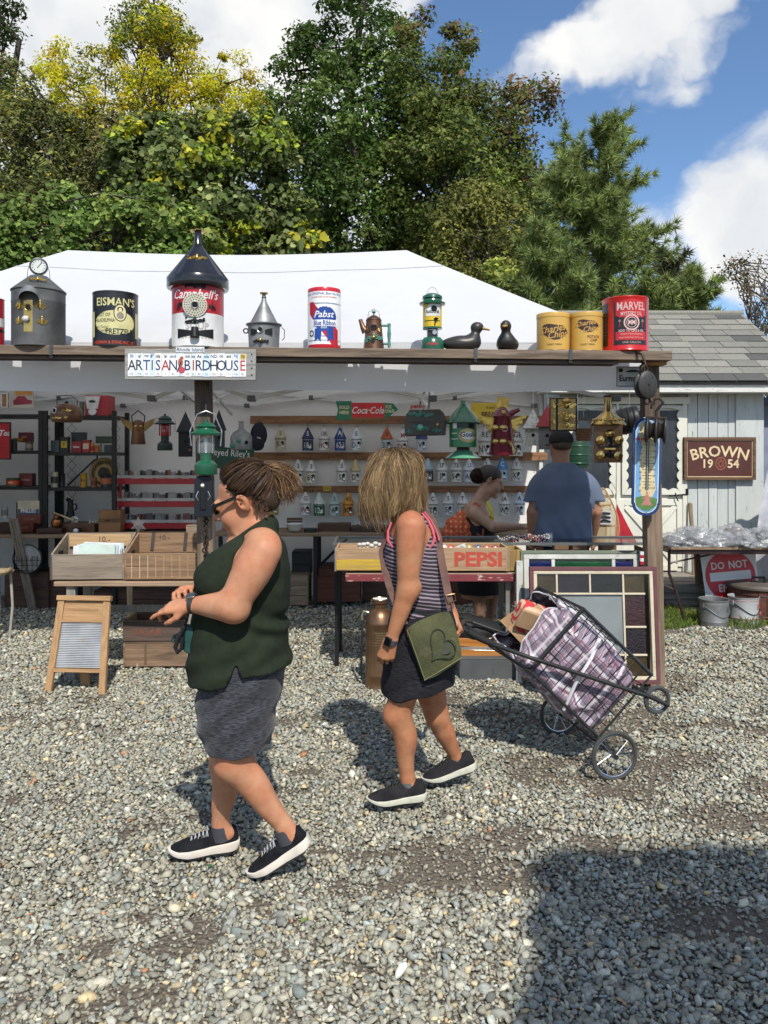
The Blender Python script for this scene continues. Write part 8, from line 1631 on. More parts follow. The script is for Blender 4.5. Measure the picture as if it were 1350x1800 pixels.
def red_rack():
 Yr=8.2;u=S(1,Yr);x0,x1=P(206,0,Yr).x,P(352,0,Yr).x;c=(x0+x1)/2;t=Qb('red_display_rack','three tiered red steel rack full of flat cards','display rack',(c,Yr,.76))
 RR=M('rack red',(.36,.008,.016),rough=.4);WT=M('white shelf edge',(.45,.44,.42),rough=.6)
 mb=MB();mb.box((x0-c+.02,.02,P(0,895,Yr).z-.76),(.03,.05,S(110,Yr)));mb.Qa('upright',RR,t,bevel=.003);mb=MB();mb.box((x1-c,.02,P(0,895,Yr).z-.76),(.03,.05,S(110,Yr)));mb.Qa('upright',RR,t,bevel=.003)
 rr=random.Random(3)
 for py in(846,886,924):
  z=P(0,py,Yr).z-.76;mb=MB();mb.box((0,-.02,z),(x1-x0,.02,10*u));mb.Qa('shelf_front',RR,t,bevel=.002);mb=MB();mb.box((0,-.01,z+8*u),(x1-x0,.02,5*u));mb.Qa('label_strip',WT,t);mb=MB();mb.box((0,.12,z-2*u),(x1-x0,.26,.01));mb.Qa('shelf',RR,t)
  x=x0-c+.05;k=0
  while x<x1-c-.03:
   w=rr.uniform(.05,.09);ht=rr.uniform(8,15)*u;col=rr.choice([(.32,.31,.29),(.40,.39,.36),(.22,.20,.19),(.12,.12,.13),(.28,.12,.10)]);mb=MB();mb.box((x+w/2,.06+rr.uniform(0,.05),z+9*u+ht/2-3*u),(w,.012,ht),rot=(R(-18),R(rr.uniform(-9,9)),R(rr.uniform(-20,20))));mb.Qa('card',M('card %.2f %.2f'%col[:2],col,rough=.8),t);x+=w*rr.uniform(.5,.8)
  for k in range(6):mb=MB();xx=x0-c+.10+k*(x1-x0-.15)/5.5;mb.prism([(xx,z),(xx+.012,z),(xx+.012,z+19*u),(xx+.004,z+19*u)],.10,0,Matrix.Translation((0,.02,0)));mb.Qa('divider',M('dark divider',(.05,.05,.05)),t)
red_rack()
TBW=W('table top ply',(.26,.18,.11),(.16,.11,.07),'x')
def trestle(x0,x1,yf,yb,pyf,label,legs=(),mat=TBW,name='goods_table',apron=None):
 a,b=P(x0,pyf,yf),P(x1,pyf,yf);c=(a.x+b.x)/2;t=Qb(name,label,'table',(c,yf,0));mb=MB();mb.box((0,(yb-yf)/2,a.z-.015),(b.x-a.x,yb-yf,.03));mb.Qa('table_top',mat,t,bevel=.003)
 if apron:mb=MB();mb.box((0,.02,a.z-.03-apron[0]/2),(b.x-a.x-.06,.025,apron[0]));mb.Qa('apron',apron[1],t)
 for px in legs:
  x=P(px,0,yf).x-c
  for y in(.08,yb-yf-.08):mb=MB();mb.box((x,y,(a.z-.03)/2),(.04,.04,a.z-.03));mb.Qa('leg',SHK,t,bevel=.003)
 return t,a.z
trestle(-60,345,7.75,8.65,941,'long plywood goods table under the steel shelves',(-40,130,330));trestle(372,1000,7.85,8.5,938,'long plywood goods table under the plate birdhouses',(385,553,760,970))
mb=MB();[mb.bar(P(556,1000,7.95)-Vector((0,0,0)),P(612,945,8.4),.02,.02)];br=mb.Qa('table_strut',SHK);tag(br,'diagonal black folding strut under the back table','strut')
TB='curios laid out on the back tables'
tin(28,68,883,921,8.05,'3a3830','cigar box standing open with a blue phillies lid','box',None,None,group=TB,cat='cigar box',name='cigar_box',depth=.05)
Qr(50,894,38,28,8.03,'cream and blue cigar label inside a lid',M('cream paper',(.50,.44,.33),rough=.8),None,[('PHILLIES',0,-4,8.5,WHITE,dict(bold=.0016,xs=.85))],name='box_label',cat='label',extra=lambda t,u:MB.Qa(Qi(MB(),Qh(37*u,12*u),(0,-7*u),-.0008),'blue_band',M('slate blue band',(.06,.09,.14)),t))
tin(32,71,905,921,7.98,'6a3428','red brown cigar box in front of the open one','box',None,'PHILLIES','9a6050',group=TB,cat='cigar box',name='cigar_box');tin(24,58,920,936,7.9,'5a2418','long mahogany box at the front of the table','box',None,'PHILLIES','8a5040',group=TB,cat='box',name='wooden_box');tin(63,108,929,937,7.88,'3a2418','flat dark wooden tray on the table','box',group=TB,cat='tray',name='wooden_tray');tin(3,14,890,912,8.0,'9a9a94','grey jar at the left end of the table','can','6a6a66',group=TB);tin(-6,24,919,937,7.9,'3a2018','dark wooden box at the left edge of the table','box',group=TB,cat='box',name='wooden_box');tin(108,166,919,937,8.0,'5a3a24','long low wooden box in the middle of the table','box',group=TB,cat='box',name='wooden_box');tin(173,212,897,936,8.0,'8a6038','tan dynamite style crate with faint lettering','box',None,'COMPOST','4a3020',group=TB,cat='crate',name='small_crate')
def misc_table():
 u=S(1,8.0)
 o=P(99,926,7.95);t=Qb('copper_pot','round polished copper pot on the back table','pot',o,group=TB);mb=MB();mb.Qf([(0,0),(7*u,0),(9*u,6*u),(8*u,12*u),(4*u,15*u),(4*u,19*u),(5*u,20*u)],24);mb.Qa('pot',M('warm copper',(.42,.17,.06),rough=.3,metal=1.),t);mb=MB();Qq(mb,(0,0,16*u),4.2*u,.8*u);mb.Qa('collar',COPPER,t)
 o=P(124,910,8.2);t=Qb('black_pump','black cast iron pump silhouetted against the tent wall','pump',o,group=TB);mb=MB();mb.Qf([(0,0),(9*u,0),(8*u,4*u),(5*u,14*u),(4.5*u,32*u),(0,33*u)],18);mb.Qa('barrel',IRON,t);mb=MB();mb.Qe([(0,0,31*u),(-5*u,0,34*u),(-7*u,0,31*u)],2.6*u,8);mb.Qa('spout',IRON,t);mb=MB();mb.Qe([(4*u,0,24*u),(10*u,0,25*u),(11*u,0,17*u),(7*u,0,13*u)],1.4*u,6);mb.Qa('handle',IRON,t)
 o=P(112,908,8.0);t=Qb('wooden_bat','pale wooden stick lying aslant on the table','stick',o,group=TB);mb=MB();mb.Qe([(-18*u,0,7*u),(18*u,0,-7*u)],[1.3*u,2*u],10);mb.Qa('shaft',W('pale ash',(.5,.38,.22),(.36,.26,.15),'x'),t);mb=MB();mb.Qe([(-20*u,0,7.7*u),(-18*u,0,7*u)],[1.9*u,1.6*u],10);mb.Qa('knob',OLDBR,t)
 o=P(131,920,8.05);t=Qb('white_reel','white film reel propped on the table','reel',o,group=TB);mb=MB();extr(mb,Qk(6.5*u,6.5*u),(0,6.5*u),0,.01);mb.Qa('disc',M('reel white',(.50,.48,.44)),t);mb=MB();[Qi(mb,Qk(1.1*u,1.1*u,10),(3.6*u*math.cos(a),6.5*u+3.6*u*math.sin(a)),-.002) for a in(0,2.1,4.2)];Qi(mb,Qk(1.5*u,1.5*u,10),(0,6.5*u),-.002);mb.Qa('reel_holes',BLACK,t)
 o=P(135,937,7.9);t=Qb('black_iron','small black dome iron beside the price crates','iron',o,group=TB);mb=MB();mb.ell((0,0,4*u),(8*u,6*u,6*u),16,10);mb.Qa('dome',IRON,t);mb=MB();mb.Qf([(5*u,0),(4*u,1.5*u),(0,2*u)],14,mat=Matrix.Rotation(R(90),4,'X'),c=(0,-5*u,4*u));mb.Qa('plate',STEEL,t)
 for i,(px,py) in enumerate(((158,917),(163,915),(168,918),(172,914))):
  o=P(px,921,8.0+.02*i);t=Qb('china_dog',['small pale china figure, left of four by the tan crate','small pale china figure, second of four by the tan crate','small pale china figure, third of four by the tan crate','small pale china figure, right of four by the tan crate'][i],'figurine',o,group='china figures');mb=MB();mb.ell((0,0,3*u),(2.2*u,1.8*u,3*u),10,7);mb.Qa('body',M('china cream',(.45,.40,.36),rough=.3),t);mb=MB();mb.ell((0,-.4*u,7*u),(1.5*u,1.5*u,1.5*u),10,7);mb.Qa('head',M('china cream',(.45,.40,.36)),t)
 o=P(243,934,7.85);t=Qb('starfish','pale starfish propped on the table corner','starfish',o,group=TB);pts=[]
 for i in range(12):a=PI/2+2*PI*i/12;r_=(15 if i%2==0 else 7.5)*u;pts.append((r_*math.cos(a),11*u+r_*math.sin(a)))
 mb=MB();n=12;mb.add([(0,-.02,11*u)]+[(x,0,z) for x,z in pts]+[(0,.02,11*u)],[(0,1+i,1+(i+1)%n) for i in range(n)]+[(n+1,1+(i+1)%n,1+i) for i in range(n)]);mb.Qa('star',M('starfish chalk',(.50,.42,.38),rough=.9,bump=.5,bs=60),t)
 mb=MB();mb.box((0,.05,1*u),(10*u,.08,2*u));mb.Qa('stand',TBW,t)
 o=P(518,933,8.0);t=Qb('mixing_bowl','white enamel bowl on the back table by the ponytail','bowl',o,group=TB);mb=MB();mb.Qf([(0,0),(9*u,0),(14*u,8*u),(15*u,12*u),(15.6*u,12.5*u),(14*u,12*u),(9*u,2*u)],28);mb.Qa('bowl',M('enamel bowl white',(.58,.57,.52),rough=.3),t);mb=MB();Qq(mb,(0,0,12.3*u),15.3*u,.7*u);mb.Qa('rim',WHITE,t)
 o=P(518,930,8.25);t=Qb('slatted_box','brown slatted box behind the white bowl','box',o,group=TB);
 for k in range(4):mb=MB();mb.box((0,0,(2+5.4*k)*u),(28*u,.02,4.6*u));mb.Qa('slat',W('brown slat',(.13,.07,.04),(.07,.04,.025),'x'),t)
misc_table()
tin(558,616,921,937,8.05,'4a2a18','arched dark wooden cash box on the table','box',None,None,group=TB,cat='box',name='wooden_box');tin(617,690,926,938,8.0,'3e2416','long wooden box with faint lettering behind the blonde woman','box',None,"AVES'S",'1c100a',group=TB,cat='box',name='wooden_box');tin(534,557,929,937,8.0,'1c1c1e','flat black dish on the back table','can',group=TB,cat='dish',name='black_dish')
def silver_heap():
 o=P(640,925,8.05);t=Qb('cutlery_heap','loose heap of silver cutlery in the long box','cutlery',o,group=TB)
 rr=random.Random(5)
 for i in range(14):mb=MB();x=rr.uniform(-.13,.13);a=rr.uniform(-1,1);mb.Qe([(x,rr.uniform(-.03,.03),.01+.02*rr.random()),(x+.09*math.cos(a),.05*math.sin(a),.02+.03*rr.random())],[.004,.007],6);mb.Qa('spoon',STEEL,t)
silver_heap()
def Qj(px0,px1,py0,py1,Y,d,label,mat,slats=2,txt=None,ink=None,group='wooden crates under the tables',open_top=True,front_h=1.,band=None,handles=False,cat='crate',name='wooden_crate',th=.014,rz=0.,size=None):
 """slatted wooden crate, boards built one by one"""
 u=S(1,Y);w=(px1-px0)*u;h=(py1-py0)*u;o=P((px0+px1)/2,py1,Y);t=Qb(name,label,cat,o,(0,0,rz),group);hf=h*front_h
 for side,y in(('front',0),('back',d)):
  H=hf if side=='front' else h;n=slats if side=='front' else slats
  for k in range(n):mb=MB();mb.box((0,y+(th/2 if side=='front' else-th/2),H*(k+.5)/n),(w-2*th,th,H/n-.004));mb.Qa('%s_board'%side,mat,t,bevel=.002)
 for s_ in(-1,1):
  x=s_*(w/2-th/2);mb=MB();mb.add([(x-th/2,0,0),(x+th/2,0,0),(x+th/2,d,0),(x-th/2,d,0),(x-th/2,0,hf),(x+th/2,0,hf),(x+th/2,d,h),(x-th/2,d,h)],[(3,2,1,0),(4,5,6,7),(0,1,5,4),(1,2,6,5),(2,3,7,6),(3,0,4,7)]);e=mb.Qa('end_board',mat,t,bevel=.002)
  if handles:mb=MB();mb.box((x-s_*th*.55,d*.5,(h+hf)/2*.72),(.004,.085,.026));mb.Qa('hand_hole',HOLE,e)
 mb=MB();mb.box((0,d/2,.008),(w-2*th-.002,d-2*th-.002,.014));mb.Qa('bottom_board',mat,t)
 if not open_top:mb=MB();mb.box((0,d/2,h+.006),(w,d,.012));mb.Qa('lid_board',mat,t,bevel=.002)
 if txt:mb=MB();Qi(mb,Qd(txt[0],txt[1]*u,**(txt[2] if len(txt)>2 else{})),((txt[3] if len(txt)>3 else 0)*u,(txt[4] if len(txt)>4 else(py1-py0)*front_h*.5)*u),-.0016);mb.Qa('lettering',ink,t)
 return t,u,w,h
DKW=W('dark old crate wood',(.10,.055,.035),(.05,.028,.02),'x');RDW=W('red brown chest wood',(.13,.045,.025),(.07,.025,.015),'x');MIDW=W('tan crate wood',(.30,.185,.10),(.17,.10,.055),'x',spots=[((.10,.06,.04),4,.58,.72,(.8,6,6))]);GRW=W('grey tan crate wood',(.30,.225,.15),(.17,.125,.085),'x',spots=[((.10,.075,.05),4,.6,.74,(.8,6,6))])
Qj(8,85,1008,1068,7.95,.4,'dark wooden chest under the table left of the price crates',DKW,2,('STORE',9),M('faint ink',(.05,.03,.02)),open_top=False);Qj(86,126,1014,1067,8.0,.4,'small dark crate beside the chest under the table',DKW,3,open_top=False);Qj(165,320,1040,1068,8.1,.4,'long low dark crate behind the price crate bench',DKW,2,open_top=False);Qj(505,542,1013,1064,8.0,.35,'weathered grey crate under the table behind the olive top',GRW,3,open_top=False);Qj(555,633,1015,1058,8.05,.4,'red brown panelled chest under the birdhouse table',RDW,1,open_top=False);Qj(560,640,998,1014,8.1,.35,'flat dark red case on top of the panelled chest',RDW,1,open_top=False);Qj(637,680,1012,1056,8.2,.3,'plain brown panel box behind the extinguisher',DKW,1,open_top=False);Qj(513,545,972,1012,8.2,.3,'black framed box standing on the weathered crate',M('black box',(.02,.02,.02)),2,open_top=False);Qj(790,905,1008,1072,8.15,.4,'wide brown chest in the shade behind the red edged bench',RDW,2,open_top=False)
def fan_disc():
 o=P(50,1010,7.8);t=Qb('table_fan','old round fan with a wire guard under the left table','fan',o);u=S(1,7.8);mb=MB();mb.Qf([(0,0),(20*u,2*u),(24*u,0)],32,mat=Matrix.Rotation(R(90),4,'X'),c=(0,0,28*u));mb.Qa('dish',M('fan dish',(.34,.34,.33),rough=.5),t);mb=MB();Qq(mb,(0,-.03,28*u),25*u,.9*u,32,'y');mb.Qa('guard_ring',IRON,t)
 for k in range(-2,3):mb=MB();L_=math.sqrt(max(0,25**2-(9*k)**2))*u;mb.Qe([(9*k*u,-.035,28*u-L_),(9*k*u,-.035,28*u+min(L_,6*u))],.5*u,5);mb.Qa('guard_wire',IRON,t);mb=MB();mb.Qe([(-L_,-.036,28*u-9*abs(k)*u-2*u),(L_,-.036,28*u-9*abs(k)*u-2*u)],.5*u,5) if k>=0 else None;(mb.Qa('guard_wire',IRON,t) if k>=0 else None)
 mb=MB();Qq(mb,(12*u,-.03,26*u),6*u,.8*u,20,'y');mb.Qa('hub_ring',M('fan hub',(.2,.2,.2)),t);mb=MB();mb.box((0,.03,2*u),(20*u,.06,4*u));mb.Qa('foot',IRON,t)
fan_disc()
WH=M('lath edge',(.30,.26,.20),rough=.8)
for i,(xa,xb,lab) in enumerate(((18,54,'leftmost of three laths leaning on the table at left'),(24,58,'middle of three laths leaning on the table at left'),(29,63,'rightmost of three laths leaning on the table at left'))):
 a=P(xb,1073,7.9-.02*i);a.z=0;b=P(xa,911,7.72);t=Qb('wooden_lath',lab,'lath',a,group='three laths leaning on the left table');mb=MB();mb.bar((0,0,0),b-a,.022,.03,up=(0,1,0));mb.Qa('lath',W('lath wood',(.26,.22,.17),(.15,.125,.10),'z'),t,bevel=.002);mb=MB();mb.bar(Vector((-.009,-.018,0)),b-a+Vector((-.009,-.018,0)),.006,.004,up=(0,1,0));mb.Qa('pale_edge',WH,t)
def side_stool():
 o=P(-6,1075,6.6);o.z=0;t=Qb('bentwood_stool','bentwood and cane stool cut by the left edge','stool',o);u=S(1,6.6);BW=W('bent cane wood',(.34,.25,.15),(.22,.16,.09),'z');z=P(0,1004,6.6).z
 mb=MB();mb.Qf([(0,z-.02),(.13,z-.02),(.14,z),(.12,z+.015),(0,z+.01)],28);mb.Qa('seat',BW,t);mb=MB();mb.Qe([(.05,-.05,z+.01),(.12,-.06,z+.005),(.16,-.06,z+.03)],[.02,.018,.02],10);mb.Qa('arm_stub',BW,t)
 for k in range(4):a=2*PI*k/4+.3;mb=MB();mb.Qe([(.11*math.cos(a),.11*math.sin(a),z-.02),(.125*math.cos(a),.125*math.sin(a),z*.5),(.10*math.cos(a),.10*math.sin(a),0)],.011,8);mb.Qa('leg',M('pale cane',(.36,.33,.28),rough=.7),t)
side_stool()
BEN_Y=5.42
def bench():
 a,b=P(95,1022,BEN_Y),P(352,1022,BEN_Y);c=(a.x+b.x)/2;t=Qb('plank_bench','low plank bench carrying the two ten dollar crates','bench',(c,BEN_Y,0));BW=W('bench pine',(.34,.235,.15),(.22,.15,.10),'x');L_=b.x-a.x
 mb=MB();mb.box((0,.19,a.z-.018),(L_,.40,.034));mb.Qa('seat',BW,t,bevel=.005);GP=W('greyed leg',(.30,.28,.24),(.19,.175,.15),'z')
 for(x,y) in((-L_/2+.11,.04),(-L_/2+.11,.34),(L_/2-.07,.04),(L_/2-.07,.34)):mb=MB();mb.box((x,y,(a.z-.035)/2),(.062,.05,a.z-.035));mb.Qa('leg',GP,t,bevel=.004)
 mb=MB();mb.box((0,.34,.45),(L_-.2,.03,.05));mb.Qa('stretcher',GP,t,bevel=.003)
 tp=Qb('turned_leg','tapered wooden table leg standing behind the bench','table leg',(P(228,0,7.2).x,7.2,0));mb=MB();mb.Qf([(.016,0),(.020,.05),(.032,.5),(.034,.72),(0,.72)],12);mb.Qa('leg',W('pale beech',(.40,.29,.18),(.28,.2,.12),'z'),tp)
 return a.z
BZ=bench()
GC_='ten dollar price crates on the bench'
t,u,w,h=Qj(90,217,944,1019,BEN_Y+.02,.33,'weathered wooden crate of papers marked ten, left on the bench',W('weathered crate board',(.28,.225,.17),(.16,.13,.10),'x',spots=[((.12,.09,.06),3,.58,.72,(.8,6,6)),((.34,.26,.16),3,.56,.75,(1,5,5))]),1,front_h=.60,handles=True,group=GC_,rz=.06)
mb=MB();Qi(mb,Qd('10.-',15*u),(8*u,58*u),.33-.017);mb.Qa('pencilled_price',M('pencil',(.06,.045,.035)),t)
mb=MB();mb.box((0,.30,h*.82),(w-.06,.004,h*.30));mb.Qa('back_liner',W('fresh pine liner',(.50,.33,.17),(.38,.24,.12),'x'),t)
mb=MB();Qi(mb,Qd('10.-',15*u),(8*u,63*u),.2965);mb.Qa('pencilled_price',M('pencil',(.06,.045,.035)),t)
IRN=M('rusty iron strap',(.09,.075,.065),rough=.7,metal=.4)
for x in(-w/2+.004,):mb=MB();mb.box((x,-.002,h*.3),(.012,.006,h*.60));mb.Qa('corner_strap',IRN,t)
def papers(parent_loc):
 o=P(165,1000,BEN_Y+.10);tt=Qb('paper_stack','stack of white printed sheets filed in the left price crate','papers',o);u=S(1,BEN_Y);rr=random.Random(2)
 for k in range(16):mb=MB();mb.box((rr.uniform(-.01,.02),.012*k,.075+rr.uniform(-.01,.018)),(.29+rr.uniform(-.03,.02),.0022,.16),rot=(R(-12),R(rr.uniform(-3,3)),0));mb.Qa('sheet',[M('white paper',(.66,.67,.68),rough=.8),M('pale blue paper',(.50,.60,.68),rough=.8),M('dark paper',(.08,.08,.09)),M('mint paper',(.52,.62,.55))][rr.choice([0,0,0,1,1,2,3])],tt)
papers(None)
t,u,w,h=Qj(219,353,944,1019,BEN_Y+.02,.33,'tan wooden crate with iron straps marked ten, right on the bench',MIDW,2,front_h=.62,handles=True,group=GC_,rz=.03)
for x in(-38,22):mb=MB();mb.box((x*u,.312,h*.78),(6*u,.006,h*.44),rot=(0,R(6 if x<0 else 5),0));mb.Qa('iron_strap',IRN,t)
mb=MB();Qi(mb,Qd('10.-',14*u),(-16*u,66*u),.314);mb.Qa('pencilled_price',M('pencil',(.06,.045,.035)),t)
for k in range(8):mb=MB();Qi(mb,Qh((1.2 if k<3 else .6)*u,40*u),((-54+14*k)*u,23*u),-.0016);mb.Qa('chalk_line',M('pale line',(.55,.42,.28)),t)
mb=MB();Qi(mb,Qh(118*u,.6*u),(0,17*u),-.0017);mb.Qa('chalk_line',M('pale line',(.55,.42,.28)),t)
Qj(327,356,926,944,5.9,.14,'small grey wooden block box behind the right price crate',GRW,1,open_top=False,group='curios laid out on the back tables',cat='box',name='wooden_box')
def washboard():
 o=P(132,1222,5.14);o.z=0;t=Qb('washboard_sign','wooden framed washboard propped up as an easel on the gravel','washboard',o,(0,0,R(-4)));u=S(1,5.14);WD=W('honey pine',(.42,.25,.12),(.30,.17,.075),'z');WX=W('honey pine rail',(.42,.25,.12),(.30,.17,.075),'x');lean=R(-13)
 m=Matrix.Rotation(lean,4,'X');H=170*u
 def bx(c,d,name,mat,bev=.003):mb=MB();mb.box(c,d);mb.v=[tuple(m@Vector(p)) for p in mb.v];return mb.Qa(name,mat,t,bevel=bev)
 for s_ in(-1,1):
  mb=MB();mb.bar((s_*49*u,0,0),(s_*42*u,0,H*.96),12*u,.03,up=(0,1,0));mb.v=[tuple(m@Vector(p)) for p in mb.v];mb.Qa('leg',WD,t,bevel=.003)
 bx((0,-.004,H-4*u),(100*u,.042,9*u),'top_rail',WX);pn=bx((0,.006,H-26*u),(77*u,.014,34*u),'head_panel',WX);bx((0,0,H-44*u),(80*u,.026,6*u),'cross_rail',WX);bx((0,0,40*u),(84*u,.026,6.5*u),'cross_rail',WX)
 mb=MB();n=56;z0,z1=44*u,H-47*u;vs=[];fs=[]
 for i in range(n*4+1):
  z=z0+(z1-z0)*i/(n*4);d=.0035*math.sin(i*PI/2+.0)*1.0;wd=(83-7*i/(n*4))*u/2-.006
  for x in(-wd,wd):vs.append(m@Vector((x,d+.004,z)))
 n=26;vs=[];fs=[]
 for i in range(n*6+1):
  f=i/(n*6);z=z0+(z1-z0)*f;d=.006*math.cos(2*PI*i/6);wd=(83-7*f)*u/2-.004;vs+=[m@Vector((-wd,d,z)),m@Vector((wd,d,z))]
 for i in range(n*6):fs.append((2*i,2*i+1,2*i+3,2*i+2))
 mb.add(vs,fs,0,True);mb.Qa('ribbed_zinc',M('ribbed zinc',(.56,.57,.58),rough=.45,metal=.25,c2=(.44,.45,.46),ns=9),t,autosmooth=False)
 mb=MB();Qi(mb,Qd('RIVAL WASHBOARD',6*u),(0,H-24*u),-.004);mb.v=[tuple(m@Vector(p)) for p in mb.v];mb.Qa('faded_lettering',M('faded stamp',(.36,.20,.09)),t)
 b=MB();b.bar((0,.16,0),(0,.30*.3,.35),.06,.02,up=(0,1,0));b.Qa('prop_leg',WD,t)
washboard()
t,u,w,h=Qj(217,335,1090,1172,5.72,.34,'tall wooden sugar crate open on the gravel beside the washboard',W('sugar crate wood',(.27,.17,.105),(.15,.095,.06),'x',spots=[((.08,.05,.035),3,.56,.70,(.8,6,6))]),2,('SUGAR',18,dict(bold=.0012),-20,62),M('faint red ink',(.20,.07,.05)),rz=.03)
mb=MB();mb.box((0,-.004,h*.76),(w*1.005,.008,h*.42));mb.Qa('upper_board',W('dark sugar board',(.12,.08,.06),(.065,.045,.035),'x'),t,bevel=.002);mb=MB();Qi(mb,Qd('SUGAR',17*u,bold=.0014),(-18*u,62*u),-.0095);mb.Qa('lettering',M('faint red ink',(.20,.07,.05)),t);mb=MB();Qi(mb,Qh(4*u,44*u),(-20*u,26*u),-.0016);mb.Qa('batten_mark',M('stain',(.14,.09,.055)),t)
RB_Y=5.45
def red_bench():
 a,b=P(608,1008,RB_Y),P(910,1006,RB_Y);c=(a.x+b.x)/2;t=Qb('red_edged_bench','bench with a chipped red painted edge carrying the soda crates','bench',(c,RB_Y,0));L_=b.x-a.x
 RE=M('chipped red paint',(.20,.035,.04),rough=.7,c2=(.15,.025,.03),ns=6,spots=[((.55,.45,.36),7.,.60,.64,(1.5,6,6))]);mb=MB();mb.box((0,.22,a.z-.012),(L_,.46,.022));mb.Qa('seat',W('bench top',(.42,.33,.25),(.3,.23,.17),'x'),t);mb=MB();mb.box((0,-.012,a.z-.028),(L_+.004,.022,.052));mb.Qa('red_edge',RE,t,bevel=.003)
 for x in(-L_/2+.35,L_/2-.06):
  for y in(.06,.38):mb=MB();mb.box((x,y,(a.z-.03)/2),(.035,.035,a.z-.03));mb.Qa('leg',M('pale steel leg',(.3,.29,.25),rough=.5,metal=.4),t,bevel=.003)
 return a.z
RZ_=red_bench()
YEL=W('yellow stencilled board',(.52,.34,.03),(.36,.24,.05),'x',spots=[((.30,.20,.11),4,.58,.70,(.8,7,7))]);SODA=W('soda crate wood',(.44,.285,.165),(.30,.19,.105),'x',spots=[((.17,.10,.06),4,.62,.74,(.8,6,6))])
GS='soda crates on the red edged bench'
t,u,w,h=Qj(590,722,963,1004,RB_Y+.01,.30,'yellow sided soda crate half hidden by the striped tank top',SODA,2,group=GS);mb=MB();mb.box((0,-.003,h*.27),(w*.985,.006,h*.46));mb.Qa('yellow_board',YEL,t,bevel=.002)
mb=MB();mb.box((-w/2-.003,.004,h*.5),(.006,.03,h*1.0));mb.Qa('corner_strap',M('zinc strap',(.4,.4,.4),rough=.5,metal=.6),t)
t,u,w,h=Qj(740,893,962,1004,RB_Y+.01,.30,'wooden soda crate stencilled pepsi in red',SODA,2,('PEPSI',34,dict(bold=.0050,xs=1.14),24,21),M('stencil red',(.48,.06,.035),rough=.7,c2=(.36,.06,.04),ns=30),group=GS)
for s_ in(-1,1):mb=MB();mb.box((s_*(w/2+.003),.012,h*.5),(.006,.035,h*1.0));mb.Qa('corner_strap',M('zinc strap',(.4,.4,.4),rough=.5,metal=.6),t)
t,u,w,h=Qj(893,918,966,1004,RB_Y+.05,.25,'yellow edged crate end beside the soda crate',W('ochre end',(.38,.25,.06),(.22,.13,.05),'z'),1,group=GS)
def balls():
 rr=random.Random(9);cols=[('d03818',792,'orange red'),('c8c0a8',812,'ivory'),('c8a860',824,'cream and yellow'),('3a5a80',840,'blue striped'),('c85020',855,'orange'),('a02818',870,'dark red'),('d8d4c8',780,'white')]
 for c,px,nm in cols:
  o=P(px,968,RB_Y+.14);o.z=RZ_+.158;t=Qb('pool_ball','%s pool ball heaped in the pepsi crate'%nm,'ball',o,group='pool balls in the crate');mb=MB();mb.ell((0,0,0),(.03,.03,.03),18,12);mb.Qa('ball',M('ball %s'%c,lin(c)[:3],rough=.15,coat=.8),t);mb=MB();mb.Qf([(0,.0302),(.010,.0288)],14,mat=Matrix.Rotation(R(70),4,'X'));mb.Qa('number_spot',WHITE,t)
  mb=MB();mb.Qf([(.031,-.002),(.0315,0),(.031,.002)],18,mat=Matrix.Rotation(R(60),4,'Y'));mb.Qa('seam_line',M('ball seam',(.3,.28,.25)),t)
 for i in range(9):
  o=P(632+7*i,958+rr.uniform(-3,2),RB_Y+.12+.02*(i%3));t=Qb('china_doorknob','white china doorknob, number %s from the left in the yellow crate'%['one','two','three','four','five','six','seven','eight','nine'][i],'doorknob',o,group='china doorknobs in the yellow crate');mb=MB();mb.ell((0,0,0),(.02,.02,.014),14,8);mb.Qa('head',M('china white',(.6,.57,.5),rough=.2),t);mb=MB();mb.Qe([(0,0,-.01),(0,0,-.05)],.009,8);mb.Qa('stem',M('china white',(.6,.57,.5)),t)
balls()
o=P(800,966,RB_Y+.05);t=Qb('price_card','white hand written price card tilted over the pepsi crate','price card',o,(0,R(-21),0));mb=MB();mb.box((0,0,0),(S(40,RB_Y),.002,S(9,RB_Y)));mb.Qa('card',M('white card',(.66,.66,.62),rough=.8),t);mb=MB();Qi(mb,Qd('Pool Balls',S(8,RB_Y),shear=.2),(0,0),-.002);mb.Qa('handwriting',BLACK,t)
